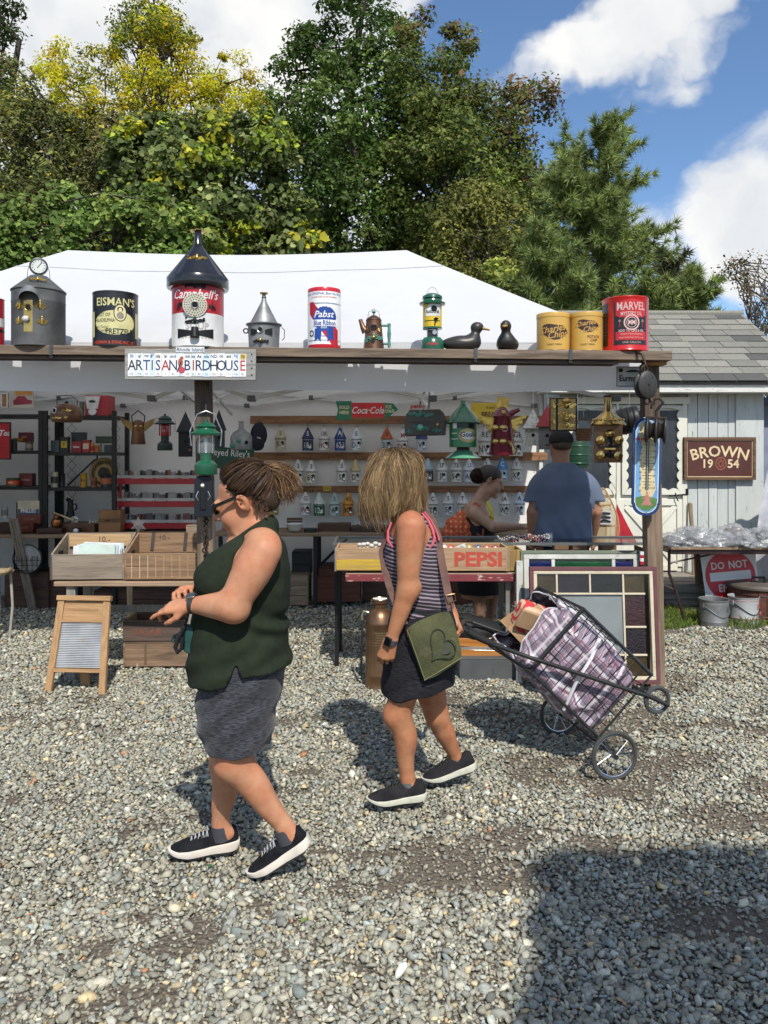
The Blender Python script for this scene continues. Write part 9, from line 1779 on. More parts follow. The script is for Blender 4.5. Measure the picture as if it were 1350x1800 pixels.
def extinguisher():
 o=P(668,1208,5.30);o.z=0;t=Qb('fire_extinguisher','tall copper fire extinguisher standing behind the striped top woman','fire extinguisher',o);u=S(1,5.30);CB=M('worn copper tank',(.27,.155,.085),rough=.36,metal=.85,c2=(.19,.105,.06),ns=6,spots=[((.14,.11,.085),5,.56,.7)]);H=160*u;r=26*u
 mb=MB();mb.Qf([(0,0),(r,0),(r*1.03,2*u),(r,4*u),(r,22*u),(r*1.02,24*u),(r,26*u),(r*.97,112*u),(r*.99,114*u),(r*.96,116*u),(r*.90,126*u),(r*.62,136*u),(r*.42,139*u),(r*.42,146*u),(r*.5,148*u),(r*.5,152*u),(0,152*u)],40);mb.Qa('tank',CB,t)
 mb=MB();Qq(mb,(0,0,155*u),13*u,1.6*u,24);mb.Qe([(-13*u,0,155*u),(13*u,0,155*u)],1.4*u,6);mb.Qa('cap_wheel',M('nickel wheel',(.42,.36,.27),rough=.35,metal=.9),t);mb=MB();mb.Qe([(-11*u,0,150*u),(-15*u,0,153*u),(-14*u,0,146*u)],1.4*u,6);mb.Qa('catch',M('nickel wheel',(.42,.36,.27)),t)
 mb=MB();mb.Qe([(-20*u,0,131*u),(-28*u,0,133*u),(-31*u,0,126*u),(-31*u,0,118*u)],[3*u,3*u,3*u,3.4*u],10);mb.Qa('outlet_elbow',M('nickel wheel',(.42,.36,.27)),t);mb=MB();mb.Qe([(-31*u,0,118*u),(-32*u,-.01,80*u),(-33*u,-.01,40*u),(-32*u,0,22*u)],2.2*u,8);mb.Qa('hose',M('black hose',(.015,.015,.015),rough=.6),t)
 mb=MB()
 for i in range(16):z=(100-4.2*i)*u;wrap(mb,Qh((26 if i in(0,4,5) else 21)*u,(1.8 if i>5 else 2.4)*u),r*.985,-PI/2+.1,z,.0016)
 for x in(-15,15):wrap(mb,Qh(.9*u,76*u),r*.985,-PI/2+.1+x*u/(r*.985),68*u,.0016)
 mb.Qa('embossed_plate',M('embossed text',(.36,.26,.16),rough=.4,metal=.8),t)
extinguisher()
t,u,w,h=Qj(808,912,1160,1196,5.45,.36,'dark slate painted box on the gravel under the bench',M('slate paint',(.085,.09,.095),rough=.6,bump=.1,spots=[((.05,.05,.05),9,.6,.75)]),1,open_top=False,group=None,cat='box',name='painted_box')
def case_and_bag():
 o=P(858,1158,5.5);t=Qb('violin_case','varnished orange wooden case lying on the slate box','case',o);u=S(1,5.5);VA=W('varnished maple',(.46,.20,.05),(.34,.13,.03),'x',rough=.3,coat=.4,bump=.05);mb=MB();mb.prism([(-52*u,0),(50*u,0),(50*u,16*u),(20*u,14*u),(-20*u,15*u),(-52*u,17*u)],.28,0,Matrix.Translation((0,.02,0)));mb.Qa('lower_shell',VA,t,bevel=.006);mb=MB();mb.prism([(-52*u,20*u),(-10*u,17*u),(20*u,17*u),(50*u,19*u),(50*u,36*u),(-52*u,34*u)],.27,0,Matrix.Translation((0,.03,0)));mb.Qa('upper_shell',VA,t,bevel=.006);mb=MB();mb.box((0,.12,17*u),(98*u,.2,4*u));mb.Qa('seam_strip',M('silver seam',(.4,.4,.38),rough=.4,metal=.5),t)
 o=P(846,1128,5.62);t=Qb('black_duffel','soft black bag slumped on the orange case','bag',o);sd=SDF((-.28,-.16,-.02),(.26,.22,.30),.008);sd.ell((-.04,.02,.08),(.20,.13,.085),.03);sd.cone((-.12,.02,.12),(.12,.02,.06),.09,.05,.05);Qc(sd,'sack',M('black nylon',(.010,.010,.011),rough=.7),t,1,None,lambda v:.01*(Qn(v[:,0]*16,v[:,2]*16,2)-.5));mb=MB();mb.Qe([(-.16,-.08,.10),(-.05,-.11,.15),(.08,-.10,.10)],.008,6);mb.Qa('handle',M('black webbing',(.012,.012,.012)),t)
 for i,(px,py,c,lab) in enumerate(((876,1098,(.14,.42,.28),'crumpled mint green cloth beside the black bag'),(889,1104,(.45,.48,.46),'crumpled white cloth scrap beside the mint one'))):
  o=P(px,py+6,5.75);t=Qb('cloth_scrap',lab,'cloth',o);rr=random.Random(i+4);vs=[];fs=[]
  for a in range(6):
   for b in range(6):vs.append(((a-2.5)*.016,(b-2.5)*.012,.02+.03*rr.random()))
  for a in range(5):
   for b in range(5):k=a*6+b;fs.append((k,k+1,k+7,k+6))
  mb=MB();mb.add(vs,fs);mb.Qa('cloth',M('scrap %d'%i,c,rough=.9),t)
case_and_bag()
def counter():
 a,b=P(585,956,5.78),P(1168,955,5.78);c=(a.x+b.x)/2;t=Qb('glass_counter','low glass topped counter behind the soda crates','counter',(c,5.78,0));L_=b.x-a.x;AL=M('worn aluminium edge',(.30,.29,.27),rough=.4,metal=.8);z=a.z
 for y in(0,.46):mb=MB();mb.box((0,y,z),(L_,.02,.02));mb.Qa('top_edge',AL,t)
 for s_ in(-1,1):mb=MB();mb.box((s_*(L_/2-.01),.23,z),(.018,.44,.018));mb.Qa('top_edge',AL,t)
 mb=MB();mb.box((0,.23,z-.002),(L_-.04,.44,.006));mb.Qa('glass_top',M('case glass',(.02,.03,.03),rough=.04,alpha=.3,spec=.7),t);mb=MB();mb.box((0,.23,z-.13),(L_-.03,.45,.02));mb.Qa('tray_floor',W('tray wood',(.20,.14,.09),(.12,.08,.05),'x'),t)
 for x in(-L_/2+.03,-L_*.18,L_*.18,L_/2-.03):
  for y in(.02,.44):mb=MB();mb.box((x,y,(z-.13)/2),(.03,.03,z-.13));mb.Qa('leg',SHK,t)
 for k in range(9):x=-L_/2+.08+k*(L_-.16)/8;mb=MB();mb.box((x,.23,z-.09),(.012,.42,.06));mb.Qa('divider',W('tray wood',(.20,.14,.09),(.12,.08,.05),'x'),t)
 return z
CZ=counter()
def beads():
 o=P(925,953,5.80);t=Qb('bead_heap','tangled heap of colourful bead necklaces at the end of the counter','beads',o);rr=random.Random(6);cols=[(.02,.03,.08),(.25,.05,.05),(.45,.42,.36),(.03,.03,.03),(.20,.09,.04),(.30,.16,.18)]
 for k in range(16):
  cx_,r_=rr.uniform(-.17,.17),rr.uniform(.03,.08);mb=MB();n=22;ph=rr.random()*6
  for i in range(n):a=2*PI*i/n;mb.ell((cx_+r_*math.cos(a),.05+r_*.8*math.sin(a),.012+.03*(k/16)+.012*math.sin(3*a+ph)),(.0075,.0075,.0075),6,4)
  b=mb.Qa('bead_string',M('beads %d'%(k%6),cols[k%6],rough=.25,coat=.5),t);tag(b,kind='stuff')
 for i,px in enumerate((985,1017,1068)):
  o=P(px,961,5.95);t=Qb('small_box',['little tan jewellery box under the glass, left of three','little tan jewellery box under the glass, middle of three','little tan jewellery box under the glass, right of three'][i],'box',o,group='jewellery boxes in the counter');mb=MB();mb.box((0,0,.0),(.11,.09,.04));mb.Qa('box',W('tan box',(.34,.2,.11),(.24,.14,.08)),t,bevel=.003);mb=MB();mb.ell((0,-.02,.028),(.014,.014,.01),10,6);mb.Qa('button',CREAMP,t)
beads()
def leaded(name,label,x0,x1,y0,y1,Y,outer,inner,fo,fi,cols,rows,panes,lean=R(5),skip=()):
 """window sash: outer frame, inner frame, muntins and each pane; cols/rows are pixel edges inside"""
 u=S(1,Y);o=P((x0+x1)/2,y1,Y);cx_=(x0+x1)/2;t=Qb(name,label,'window',o,(-lean,0,0),'old window sashes leaning on the stall');Z=lambda py:(y1-py)*u;X=lambda px:(px-cx_)*u
 def bar(xa,xb,ya,yb,th,name,m,y=0.):mb=MB();mb.box(((X(xa)+X(xb))/2,y,(Z(ya)+Z(yb))/2),(X(xb)-X(xa),th,Z(ya)-Z(yb)));mb.Qa(name,m,t,bevel=.003)
 bar(x0,x1,y0,y0+fo,.042,'frame_rail',outer);bar(x0,x1,y1-fo,y1,.042,'frame_rail',outer);bar(x0,x0+fo,y0+fo,y1-fo,.042,'frame_stile',outer);bar(x1-fo,x1,y0+fo,y1-fo,.042,'frame_stile',outer)
 a0,a1,b0,b1=x0+fo,x1-fo,y0+fo,y1-fo
 bar(a0,a1,b0,b0+fi,.034,'sash_rail',inner);bar(a0,a1,b1-fi,b1,.034,'sash_rail',inner);bar(a0,a0+fi,b0+fi,b1-fi,.034,'sash_stile',inner);bar(a1-fi,a1,b0+fi,b1-fi,.034,'sash_stile',inner)
 for(xa,xb,ya,yb) in cols+rows:bar(xa,xb,ya,yb,.026,'muntin',inner)
 for(xa,xb,ya,yb,m) in panes:bar(xa,xb,ya,yb,.004,'pane',m,.004)
 return t
GLS=lambda k,c,**kw:M('pane %s'%k,c,rough=kw.get('rough',.10),spec=.6,coat=.2,c2=tuple(x*.55 for x in c),ns=9.,bump=.12,bs=60.,alpha=kw.get('alpha',.93))
AMB,PUR,BLK,MRN,FRO,COB,EMR=GLS('amber',(.055,.036,.012)),GLS('violet',(.018,.012,.020)),GLS('smoke',(.010,.011,.012)),GLS('wine',(.035,.008,.014)),M('frosted pane',(.22,.24,.245),rough=.35,spec=.5,c2=(.17,.19,.19),ns=3.),GLS('cobalt',(.008,.016,.10)),GLS('emerald',(.008,.075,.028))
SASHC=M('cream flaking sash',(.58,.50,.37),rough=.75,c2=(.46,.40,.29),ns=8,spots=[((.22,.17,.12),16,.66,.72)]);SASHW=M('white flaking sash',(.62,.61,.56),rough=.75,spots=[((.25,.22,.18),16,.64,.70)]);MAROON=M('maroon frame paint',(.135,.045,.05),rough=.65,c2=(.10,.035,.04),ns=8);SAGE=M('sage frame paint',(.16,.18,.13),rough=.7,c2=(.12,.135,.10),ns=8)
cx4=[947,982,1041,1100,1139];ry4=[1009,1045.5,1103.5,1152,1191];cs=[(980.5,984,1009,1191),(1098.5,1102,1009,1191),(1039.5,1043,1009,1044),(1039.5,1043,1154,1191)];rs=[(984,1098.5,1044,1047.5),(984,1098.5,1150.5,1154)]
for a,b in((947,980.5),(1102,1139)):rs+=[(a,b,1044,1047.5),(a,b,1102,1105.5),(a,b,1150.5,1154)]
pn=[]
for i,(a,b) in enumerate(((947,980.5),(984,1039.5),(1043,1098.5),(1102,1139))):pn+=[(a,b,1009,1044,(AMB,PUR,BLK,AMB)[i]),(a,b,1154,1191,(AMB,PUR,BLK,AMB)[i])]
for a,b,ms in((947,980.5,(BLK,MRN)),(1102,1139,(MRN,PUR))):pn+=[(a,b,1047.5,1102,ms[0]),(a,b,1105.5,1150.5,ms[1])]
pn.append((984,1098.5,1047.5,1150.5,FRO))
leaded('stained_window','maroon framed window with coloured border panes leaning on the end post',934,1160,998,1202,5.12,MAROON,SASHC,7,6,cs,rs,pn,R(6))
leaded('sage_window','sage green framed window with blue and green top panes behind the maroon one',917,1132,969,1196,5.34,SAGE,SASHW,6,9,[(972,978,984,1002),(1079,1085,984,1002)],[(932,1117,1002,1008)],[(932,972,984,1002,COB),(978,1079,984,1002,EMR),(1085,1117,984,1002,COB),(932,1117,1008,1181,BLK)],R(4))
o=P(913,1196,5.38);o.z=0;t=Qb('white_board','narrow white painted board standing left of the sage window','board',o);mb=MB();mb.box((0,0,.43),(S(11,5.38),.03,.86));mb.Qa('board',SASHW,t,bevel=.003)
o=P(1128,992,5.25);t=Qb('striped_level','short red and white striped stick behind the window corner','stick',o)
for k in range(4):mb=MB();mb.box((0,0,.01+.022*k),(S(6,5.25),.02,.022));mb.Qa('band',REDP if k%2==0 else WHITE,t)
def cart():
 Yn=3.85;Nb=P(932,1180,Yn);e1=P(1050,1294,Yn)-Nb;e2=P(1025,1070,Yn)-Nb;e3=Vector((-.112,.55,.012));O=P(1080,1370,3.79);O.z=0
 t=Qb('wire_cart','black folding wire shopping cart tipped back on its big wheels','cart',O);FR=M('black cart tube',(.012,.012,.013),rough=.35,c2=(.02,.02,.02));L=lambda p:Vector(p)-O
 C=lambda a,b,c:L(Nb+e1*a+e2*b+e3*c)
 def tb(name,pts,r_,n=8,mat=FR):mb=MB();mb.Qe(pts,r_,n);return mb.Qa(name,mat,t)
 tb('frame_tube',[C(0,0,0),C(0,1,0)],.0105);tb('frame_tube',[C(-.02,-.02,1),C(0,1,1)],.0105);tb('frame_tube',[C(0,1,0),C(0,1,1)],.0085);tb('frame_tube',[C(0,0,0),C(0,0,1)],.0085)
 for c in(0,1):tb('frame_tube',[C(-.52,-.12,c),C(0,0,c),C(1.17,0,c)],.0085);tb('frame_tube',[C(0,1,c),C(1.03,1,c)],.0095);tb('frame_tube',[C(1.02,0,c),C(1.02,1,c)],.006)
 for c in(0,1):
  for k in range(1,10):tb('side_wire',[C(k/10,0,c),C(k/10,1,c)],.0026,5)
  for k in(1,2):tb('side_wire',[C(0,k/3,c),C(1,k/3,c)],.0026,5)
 for k in range(1,8):
  tb('floor_wire',[C(.02,.005,k/8),C(1,.005,k/8)],.0026,5);tb('top_wire',[C(.02,.995,k/8),C(.62,.995,k/8)],.0026,5);tb('end_wire',[C(1,0,k/8),C(1,1,k/8)],.0026,5)
 for k in range(1,6):tb('floor_wire',[C(k/6,.0,0),C(k/6,.0,1)],.0026,5);tb('end_wire',[C(1,k/6,0),C(1,k/6,1)],.0026,5)
 for k in range(1,5):tb('top_wire',[C(k/7,1,0),C(k/7,1,1)],.0026,5)
 nr=[L(P(1176,1240,3.80)),L(P(1140,1224,3.80)),L(P(932,1156,3.80)),L(P(868,1133,3.80)),L(P(822,1110,3.77)),L(P(808,1104,3.76))];tb('handle_tube',nr,.0105,10)
 fr=[p+e3*1.05 for p in nr[:4]]+[L(P(828,1092,4.25)),L(P(815,1092,4.05)),L(P(809,1102,3.80)),L(P(808,1104,3.76))];tb('handle_tube',fr,.0105,10);tb('grip',[L(P(868,1133,3.80)),L(P(845,1123,3.785)),L(P(822,1110,3.77))],.0155,12,M('black foam grip',(.014,.014,.015),rough=.85))
 tb('brace_tube',[L(P(868,1135,3.80)),C(-.25,-.06,0)],.006)
 TY=M('grey rubber tyre',(.055,.055,.055),rough=.8);RM=M('chrome rim',(.6,.6,.6),rough=.22,metal=1.);AXv=e3.normalized()
 def wheel(c,r_,ns,name='wheel'):
  w=bpy.data.objects.new(name,None);COL.objects.link(w);w.parent=t;w.empty_display_size=.02;c=L(c);a=AXv;u1=Vector((0,0,1));u1=(u1-a*u1.dot(a)).normalized();u2=a.cross(u1)
  ring=lambda rr,off=0:[c+a*off+(u1*math.cos(q)+u2*math.sin(q))*rr for q in[2*PI*i/40 for i in range(40)]]
  mb=MB();mb.Qe(ring(r_-.010),.0105,8,closed=True);mb.Qa('tyre',TY,w);mb=MB();mb.Qe(ring(r_-.021),.0042,6,closed=True);mb.Qa('rim',RM,w);mb=MB();mb.Qe([c-a*.022,c+a*.022],.012,12);mb.Qa('hub',M('dark hub',(.05,.05,.05),rough=.4,metal=.6),w)
  for i in range(ns):q=2*PI*i/ns;q2=q+(.5 if i%2 else-.5);mb=MB();mb.Qe([c+a*(.014 if i%2 else-.014)+(u1*math.cos(q2)+u2*math.sin(q2))*.011,c+(u1*math.cos(q)+u2*math.sin(q))*(r_-.023)],.0013,4);mb.Qa('spoke',RM,w)
 bw=P(1080,1327,3.77);bw.z=.124;wheel(bw,.123,16);fw=bw+e3*1.12;fw.z=.124;wheel(fw,.123,16);sw=P(1155,1230,3.82);wheel(sw,.072,10);wheel(sw+e3*.98,.072,10)
 tb('axle',[L(bw),L(fw)],.006);tb('axle',[L(sw),L(sw+e3*.98)],.005)
 for c,wc in((0,bw),(1,fw)):tb('axle_stay',[C(1.0,0,c),L(wc)],.0065)
 b1,b2=e1.normalized(),e2.normalized();b3=b1.cross(b2).normalized();b2=b3.cross(b1).normalized();Rm=Matrix((b1,b2,b3)).transposed();cen=Nb+e1*.48+e2*.47+e3*.5
 bag=Qb('plaid_bag','big purple and white plaid laundry bag slumped in the wire cart','bag',cen);bag.rotation_euler=Rm.to_euler()
 hx,hy,hz=e1.length*.66,e2.length*.49,e3.length*.47;sg3=1 if b3.y>0 else-1
 n=64;vs=[];
 th=np.linspace(0,PI,n+1);ph=np.linspace(0,2*PI,2*n,endpoint=False);T_,P_=np.meshgrid(th,ph,indexing='ij');e=.42
 sg=lambda v:np.sign(v)*np.abs(v)**e
 x=-hx*sg(np.cos(T_));y=hy*sg(np.sin(T_))*sg(np.cos(P_));z=hz*sg(np.sin(T_))*sg(np.sin(P_))
 nz=lambda s_,sd:Qn(x*s_+7+z*3,y*s_+z*s_+3,sd)-.5
 cr=1+.10*nz(14,2)+.12*nz(24,3)*1.;rid=1-np.abs(2*(Qn(x*20+z*9+3,y*20-z*13,6))-1);y=y*cr+.012*rid*np.sign(y);z=z*cr+.012*rid*np.sign(z);x=x+.025*nz(10,9)+.035*np.sin(P_*3+1)*(np.cos(T_)>.6)
 m=T_[:,0]>.70;x,y,z=x[m],y[m],z[m];k=x.shape[0];v=np.stack([x,y,z],2).reshape(-1,3);W2=2*n
 i,j=np.meshgrid(np.arange(k-1),np.arange(W2),indexing='ij');a=(i*W2+j).ravel();b=(i*W2+(j+1)%W2).ravel();f=np.stack([a,b,b+W2,a+W2],1)
 pm=M('plaid woven plastic',(.40,.355,.41),rough=.36,c2=(.34,.30,.355),ns=30.,bump=.25,bs=40.,spec=.5);nt=pm.node_tree;N=nt.nodes.new;Lk=nt.links.new;bs=nt.nodes['Principled BSDF'];tc=N('ShaderNodeTexCoord');sx=N('ShaderNodeSeparateXYZ');Lk(tc.outputs['Object'],sx.inputs[0]);cur=bs.inputs['Base Color'].links[0].from_socket
 ad=N('ShaderNodeMath');ad.operation='ADD';Lk(sx.outputs['Y'],ad.inputs[0]);Lk(sx.outputs['Z'],ad.inputs[1])
 for(src,per,lo,hi,col) in((sx.outputs['X'],.062,.0,.40,(.13,.085,.12)),(ad.outputs[0],.062,.0,.40,(.13,.085,.12)),(sx.outputs['X'],.062,.48,.62,(.30,.10,.15)),(ad.outputs[0],.062,.48,.62,(.30,.10,.15)),(sx.outputs['X'],.031,.0,.12,(.04,.035,.06)),(ad.outputs[0],.031,.0,.12,(.04,.035,.06)),(sx.outputs['X'],.19,.86,.93,(.66,.65,.67)),(ad.outputs[0],.19,.86,.93,(.66,.65,.67))):
  d=N('ShaderNodeMath');d.operation='DIVIDE';Lk(src,d.inputs[0]);d.inputs[1].default_value=per;fr_=N('ShaderNodeMath');fr_.operation='FRACT';Lk(d.outputs[0],fr_.inputs[0]);g=N('ShaderNodeMath');g.operation='GREATER_THAN';Lk(fr_.outputs[0],g.inputs[0]);g.inputs[1].default_value=lo;l_=N('ShaderNodeMath');l_.operation='LESS_THAN';Lk(fr_.outputs[0],l_.inputs[0]);l_.inputs[1].default_value=hi
  mu=N('ShaderNodeMath');mu.operation='MULTIPLY';Lk(g.outputs[0],mu.inputs[0]);Lk(l_.outputs[0],mu.inputs[1]);m2=N('ShaderNodeMath');m2.operation='MULTIPLY';Lk(mu.outputs[0],m2.inputs[0]);m2.inputs[1].default_value=.62;mx=N('ShaderNodeMix');mx.data_type='RGBA';Lk(m2.outputs[0],mx.inputs['Factor']);Lk(cur,mx.inputs['A']);mx.inputs['B'].default_value=(*col,1);cur=mx.outputs['Result']
 Lk(cur,bs.inputs['Base Color']);Qs('sack',v,f,pm,bag,smooth=True)
 mb=MB();ring=[tuple(v[q*2]) for q in range(W2//2)];mb.Qe(ring,.004,6,closed=True);mb.Qa('hem',M('white hem tape',(.62,.6,.62)),bag)
 for zz in(-hz*.55,hz*.35):mb=MB();mb.Qe([(-hx*.8,hy*.95,zz),(-hx*.3,hy*1.12,zz+.01),(hx*.3,hy*1.12,zz),(hx*.9,hy*.9,zz)],.009,6);mb.Qa('white_webbing',M('white webbing',(.66,.65,.66)),bag)
 mb=MB();mb.Qe([(hx*.3,-hy*.9,-sg3*hz*1.0),(hx*.1,-hy*.2,-sg3*hz*1.12),(0,hy*.5,-sg3*hz*1.12),(-hx*.05,hy*1.0,-sg3*hz*.9)],.009,6);mb.Qa('white_webbing',M('white webbing',(.66,.65,.66)),bag)
 KP=M('kraft paper',(.42,.27,.15),rough=.85,c2=(.34,.21,.115),ns=8,bump=.2,bs=30);o2=cen+Rm@Vector((-hx*.78,-.0,-sg3*.05))
 kb=Qb('paper_bag','brown kraft paper bag poking out of the plaid bag','paper bag',o2);kb.rotation_euler=bag.rotation_euler
 vs=[(-.11,-.10,-.17),(-.08,.10,-.15),(-.10,.11,.10),(-.13,-.09,.12),(.10,-.10,-.14),(.10,.10,-.13),(.10,.10,.10),(.10,-.10,.10)]
 mb=MB();mb.add(vs,[(0,1,5,4),(1,2,6,5),(2,3,7,6),(3,0,4,7),(4,5,6,7)]);mb.Qa('bag_walls',KP,kb)
 mb=MB();mb.Qe([(-.10,-.095,-.10),(-.15,-.10,-.06),(-.15,-.09,0),(-.11,-.09,.04)],.004,6);mb.Qa('twine_handle',KP,kb)
 rp=Qb('striped_packet','red and cream striped packet inside the paper bag','packet',o2+Rm@Vector((-.06,.03,-sg3*.06)));rp.rotation_euler=bag.rotation_euler;sm=M('red cream stripe',(.62,.42,.27),rough=.7);nt=sm.node_tree;N=nt.nodes.new;Lk=nt.links.new;bs=nt.nodes['Principled BSDF'];tc=N('ShaderNodeTexCoord');wv=N('ShaderNodeTexWave');wv.wave_type='RINGS';wv.inputs['Scale'].default_value=8.;wv.inputs['Distortion'].default_value=1.2;Lk(tc.outputs['Object'],wv.inputs['Vector']);g=N('ShaderNodeMath');g.operation='GREATER_THAN';g.inputs[1].default_value=.5;Lk(wv.outputs['Fac'],g.inputs[0]);mx=N('ShaderNodeMix');mx.data_type='RGBA';Lk(g.outputs[0],mx.inputs['Factor']);Lk(bs.inputs['Base Color'].links[0].from_socket,mx.inputs['A']);mx.inputs['B'].default_value=(.50,.035,.04,1);Lk(mx.outputs['Result'],bs.inputs['Base Color'])
 mb=MB();mb.box((0,0,0),(.17,.15,.14),rot=(.3,.2,.4));mb.Qa('packet',sm,rp,bevel=.03)
 mb=MB();mb.box((-.02,-.01,.085),(.13,.10,.02),rot=(.3,.2,.4));mb.Qa('folded_flap',KP,rp,bevel=.004)
cart()
def thermometer():
 Y=5.14;u=S(1,Y);o=P(1137,820,Y);t=Qb('thermometer','tall blue enamel advertising thermometer on the end post','thermometer',o,(0,R(1.2),0))
 def outline(w,h,c):return[(-w+c,-h),(-c*.0,-h-c*.35),(w-c,-h),(w,-h+c),(w,h-c),(w-c,h),(0,h+c*.35),(-w+c,h),(-w,h-c),(-w,-h+c)]
 def oc(w,h,c):
  top=[(w*.92*math.cos(a),h-c+(c+3)*math.sin(a)) for a in np.linspace(0,PI,15)];bot=[(w*.92*math.cos(a),-h+c+(c+3)*math.sin(a)) for a in np.linspace(PI,2*PI,15)]
  return Ql([(x*u,z*u) for x,z in[(w,h-c-2)]+top+[(-w,h-c-2),(-w,-h+c+2)]+bot+[(w,-h+c+2)]])
 mb=MB();extr(mb,oc(25.5,84,16),(0,0),0,.012);mb.Qa('plate',M('navy enamel',(.010,.045,.16),rough=.22,coat=.5),t,bevel=.003)
 mb=MB();Qi(mb,oc(21,79,14),(0,0),-.0012);mb.Qa('white_line',WHITE,t);mb=MB();Qi(mb,oc(19.5,77.5,13.5),(0,0),-.0020);mb.Qa('sky_picture',M('sky print',(.16,.36,.62),rough=.35),t)
 mb=MB();Qi(mb,Ql([(-14*u,76*u),(-2*u,76*u),(8*u,60*u),(14*u,30*u),(13*u,-10*u),(16*u,-40*u),(10*u,-54*u),(-8*u,-54*u),(-13*u,-40*u),(-10*u,-20*u),(-14*u,10*u),(-9*u,35*u),(-16*u,55*u)]),(0,0),-.0028);mb.Qa('cloud_picture',M('cream print pale',(.66,.55,.33),rough=.35),t)
 GRN=M('meadow print',(.10,.22,.06),rough=.4);mb=MB();Qi(mb,Ql([(-19*u,-55*u),(-8*u,-52*u),(8*u,-53*u),(19*u,-56*u),(18*u,-68*u),(6*u,-77*u),(-6*u,-77*u),(-18*u,-68*u)]),(0,0),-.0034);mb.Qa('meadow_picture',GRN,t)
 PKF=M('figure print',(.52,.22,.18),rough=.4);mb=MB();Qi(mb,Qk(2*u,2.4*u,12),(1*u,-47*u),-.004);Qi(mb,Ql([(-2*u,-50*u),(4*u,-50*u),(6*u,-60*u),(11*u,-68*u),(-9*u,-68*u),(-4*u,-60*u)]),(0,0),-.004);Qi(mb,Ql([(-8*u,-57*u),(10*u,-56*u),(10*u,-54.5*u),(-8*u,-55*u)]),(0,0),-.0041);mb.Qa('figure_picture',PKF,t)
 mb=MB();Qi(mb,Qd('SAUER',6*u,bold=.0006),(-12*u,48*u),-.0036);mb.Qa('small_lettering',REDP,t)
 mb=MB()
 for k in range(15):z=(38-5.4*k)*u;Qi(mb,Qh((18 if k%2==0 else 12)*u,.7*u),((1 if k%2==0 else 1)*u,z),-.0040)
 Qi(mb,Qh(1.4*u,86*u),(-1.5*u,2*u),-.0042);Qi(mb,Qh(1.4*u,86*u),(2.5*u,2*u),-.0042);mb.Qa('scale_ticks',BLACK,t)
 mb=MB()
 for k,s_ in enumerate(('120','100','80','60','40','20','0','20')):Qi(mb,Qd(s_,4.6*u),(12.5*u,(38-10.8*k)*u),-.0040);Qi(mb,Qd(s_,4.6*u),(-11.5*u,(33-10.8*k)*u),-.0040)
 mb.Qa('scale_numbers',BLACK,t);mb=MB();mb.Qe([(.5*u,-.006,-42*u),(.5*u,-.006,44*u)],.9*u,6);mb.Qa('tube',M('thermometer glass',(.35,.38,.36),rough=.1),t);mb=MB();extr(mb,Qk(1.6*u,1.6*u,10),(0,-81*u),-.002,.004);mb.Qa('screw',STEEL,t)
thermometer()
def pulleys():
 Y=5.02;u=S(1,Y);WDK=W('oily black wood',(.035,.034,.030),(.018,.018,.016),'z',rough=.5);RI=M('rusted iron',(.055,.036,.028),rough=.65,metal=.6,c2=(.03,.02,.016),ns=20)
 o=P(1136,700,Y);t=Qb('pulley_block','single oval wooden pulley block hooked over the shelf end','pulley',o,(0,R(-4),R(12)),'old pulley blocks at the end post');
 sd=SDF((-.10,-.06,-.02),(.10,.06,.22),.004)
 for y in(-.026,.026):sd.ell((0,y,23*u),(18.5*u,.019,25*u),.004)
 Qc(sd,'shell',WDK,t,1);mb=MB();mb.Qf([(0,-.02),(14*u,-.02),(12*u,0),(14*u,.02),(0,.02)],24,mat=Matrix.Rotation(R(90),4,'X'),c=(0,0,22*u));mb.Qa('sheave',RI,t);mb=MB();mb.Qe([(0,-.048,23*u),(0,.048,23*u)],.009,10);mb.Qa('pin',RI,t)
 for k in range(4):a=PI/4+PI/2*k;mb=MB();mb.ell((12*u*math.cos(a),-.04,23*u+17*u*math.sin(a)),(.004,.004,.004),6,4);mb.Qa('rivet',RI,t)
 mb=MB();mb.Qe([(0,0,46*u),(-1*u,0,56*u),(3*u,0,60*u),(2*u,.03,78*u),(0,.09,84*u),(0,.13,78*u)],2.4*u,8);mb.Qa('hook',RI,t);mb=MB();Qq(mb,(0,0,51*u),6*u,2*u,16,'y');mb.Qa('eye',RI,t);mb=MB();Qq(mb,(1*u,0,-5*u),5.5*u,2*u,16,'y');mb.Qa('becket',RI,t)
 o=P(1152,778,Y);t=Qb('double_pulley_block','dark double sheave pulley block hanging in front of the thermometer','pulley',o,(0,R(3),R(-20)),'old pulley blocks at the end post');sd=SDF((-.10,-.08,-.02),(.10,.08,.19),.004)
 for x in(-15*u,0,15*u):sd.ell((x,0,21*u),(.019,17*u,23*u),.004)
 Qc(sd,'shell',WDK,t,1)
 for x in(-7.5*u,7.5*u):mb=MB();mb.Qf([(0,-.012),(15*u,-.012),(12*u,0),(15*u,.012),(0,.012)],24,mat=Matrix.Rotation(R(90),4,'Y'),c=(x,0,21*u));mb.Qa('sheave',RI,t)
 mb=MB();mb.box((0,0,43*u),(36*u,.03,5*u));mb.Qa('crosshead',RI,t,bevel=.004);mb=MB();mb.Qe([(-1*u,0,45*u),(-2*u,0,55*u),(3*u,0,62*u),(9*u,0,70*u),(3*u,0,78*u),(-5*u,0,76*u),(-7*u,0,66*u)],[2.2*u,2.2*u,2.4*u,2.8*u,2.4*u,2*u,1.6*u],8);mb.Qa('hook',RI,t)
 mb=MB();Qq(mb,(-10*u,0,66*u),6*u,1.8*u,14,'x');mb.Qa('shackle',RI,t)
pulleys()
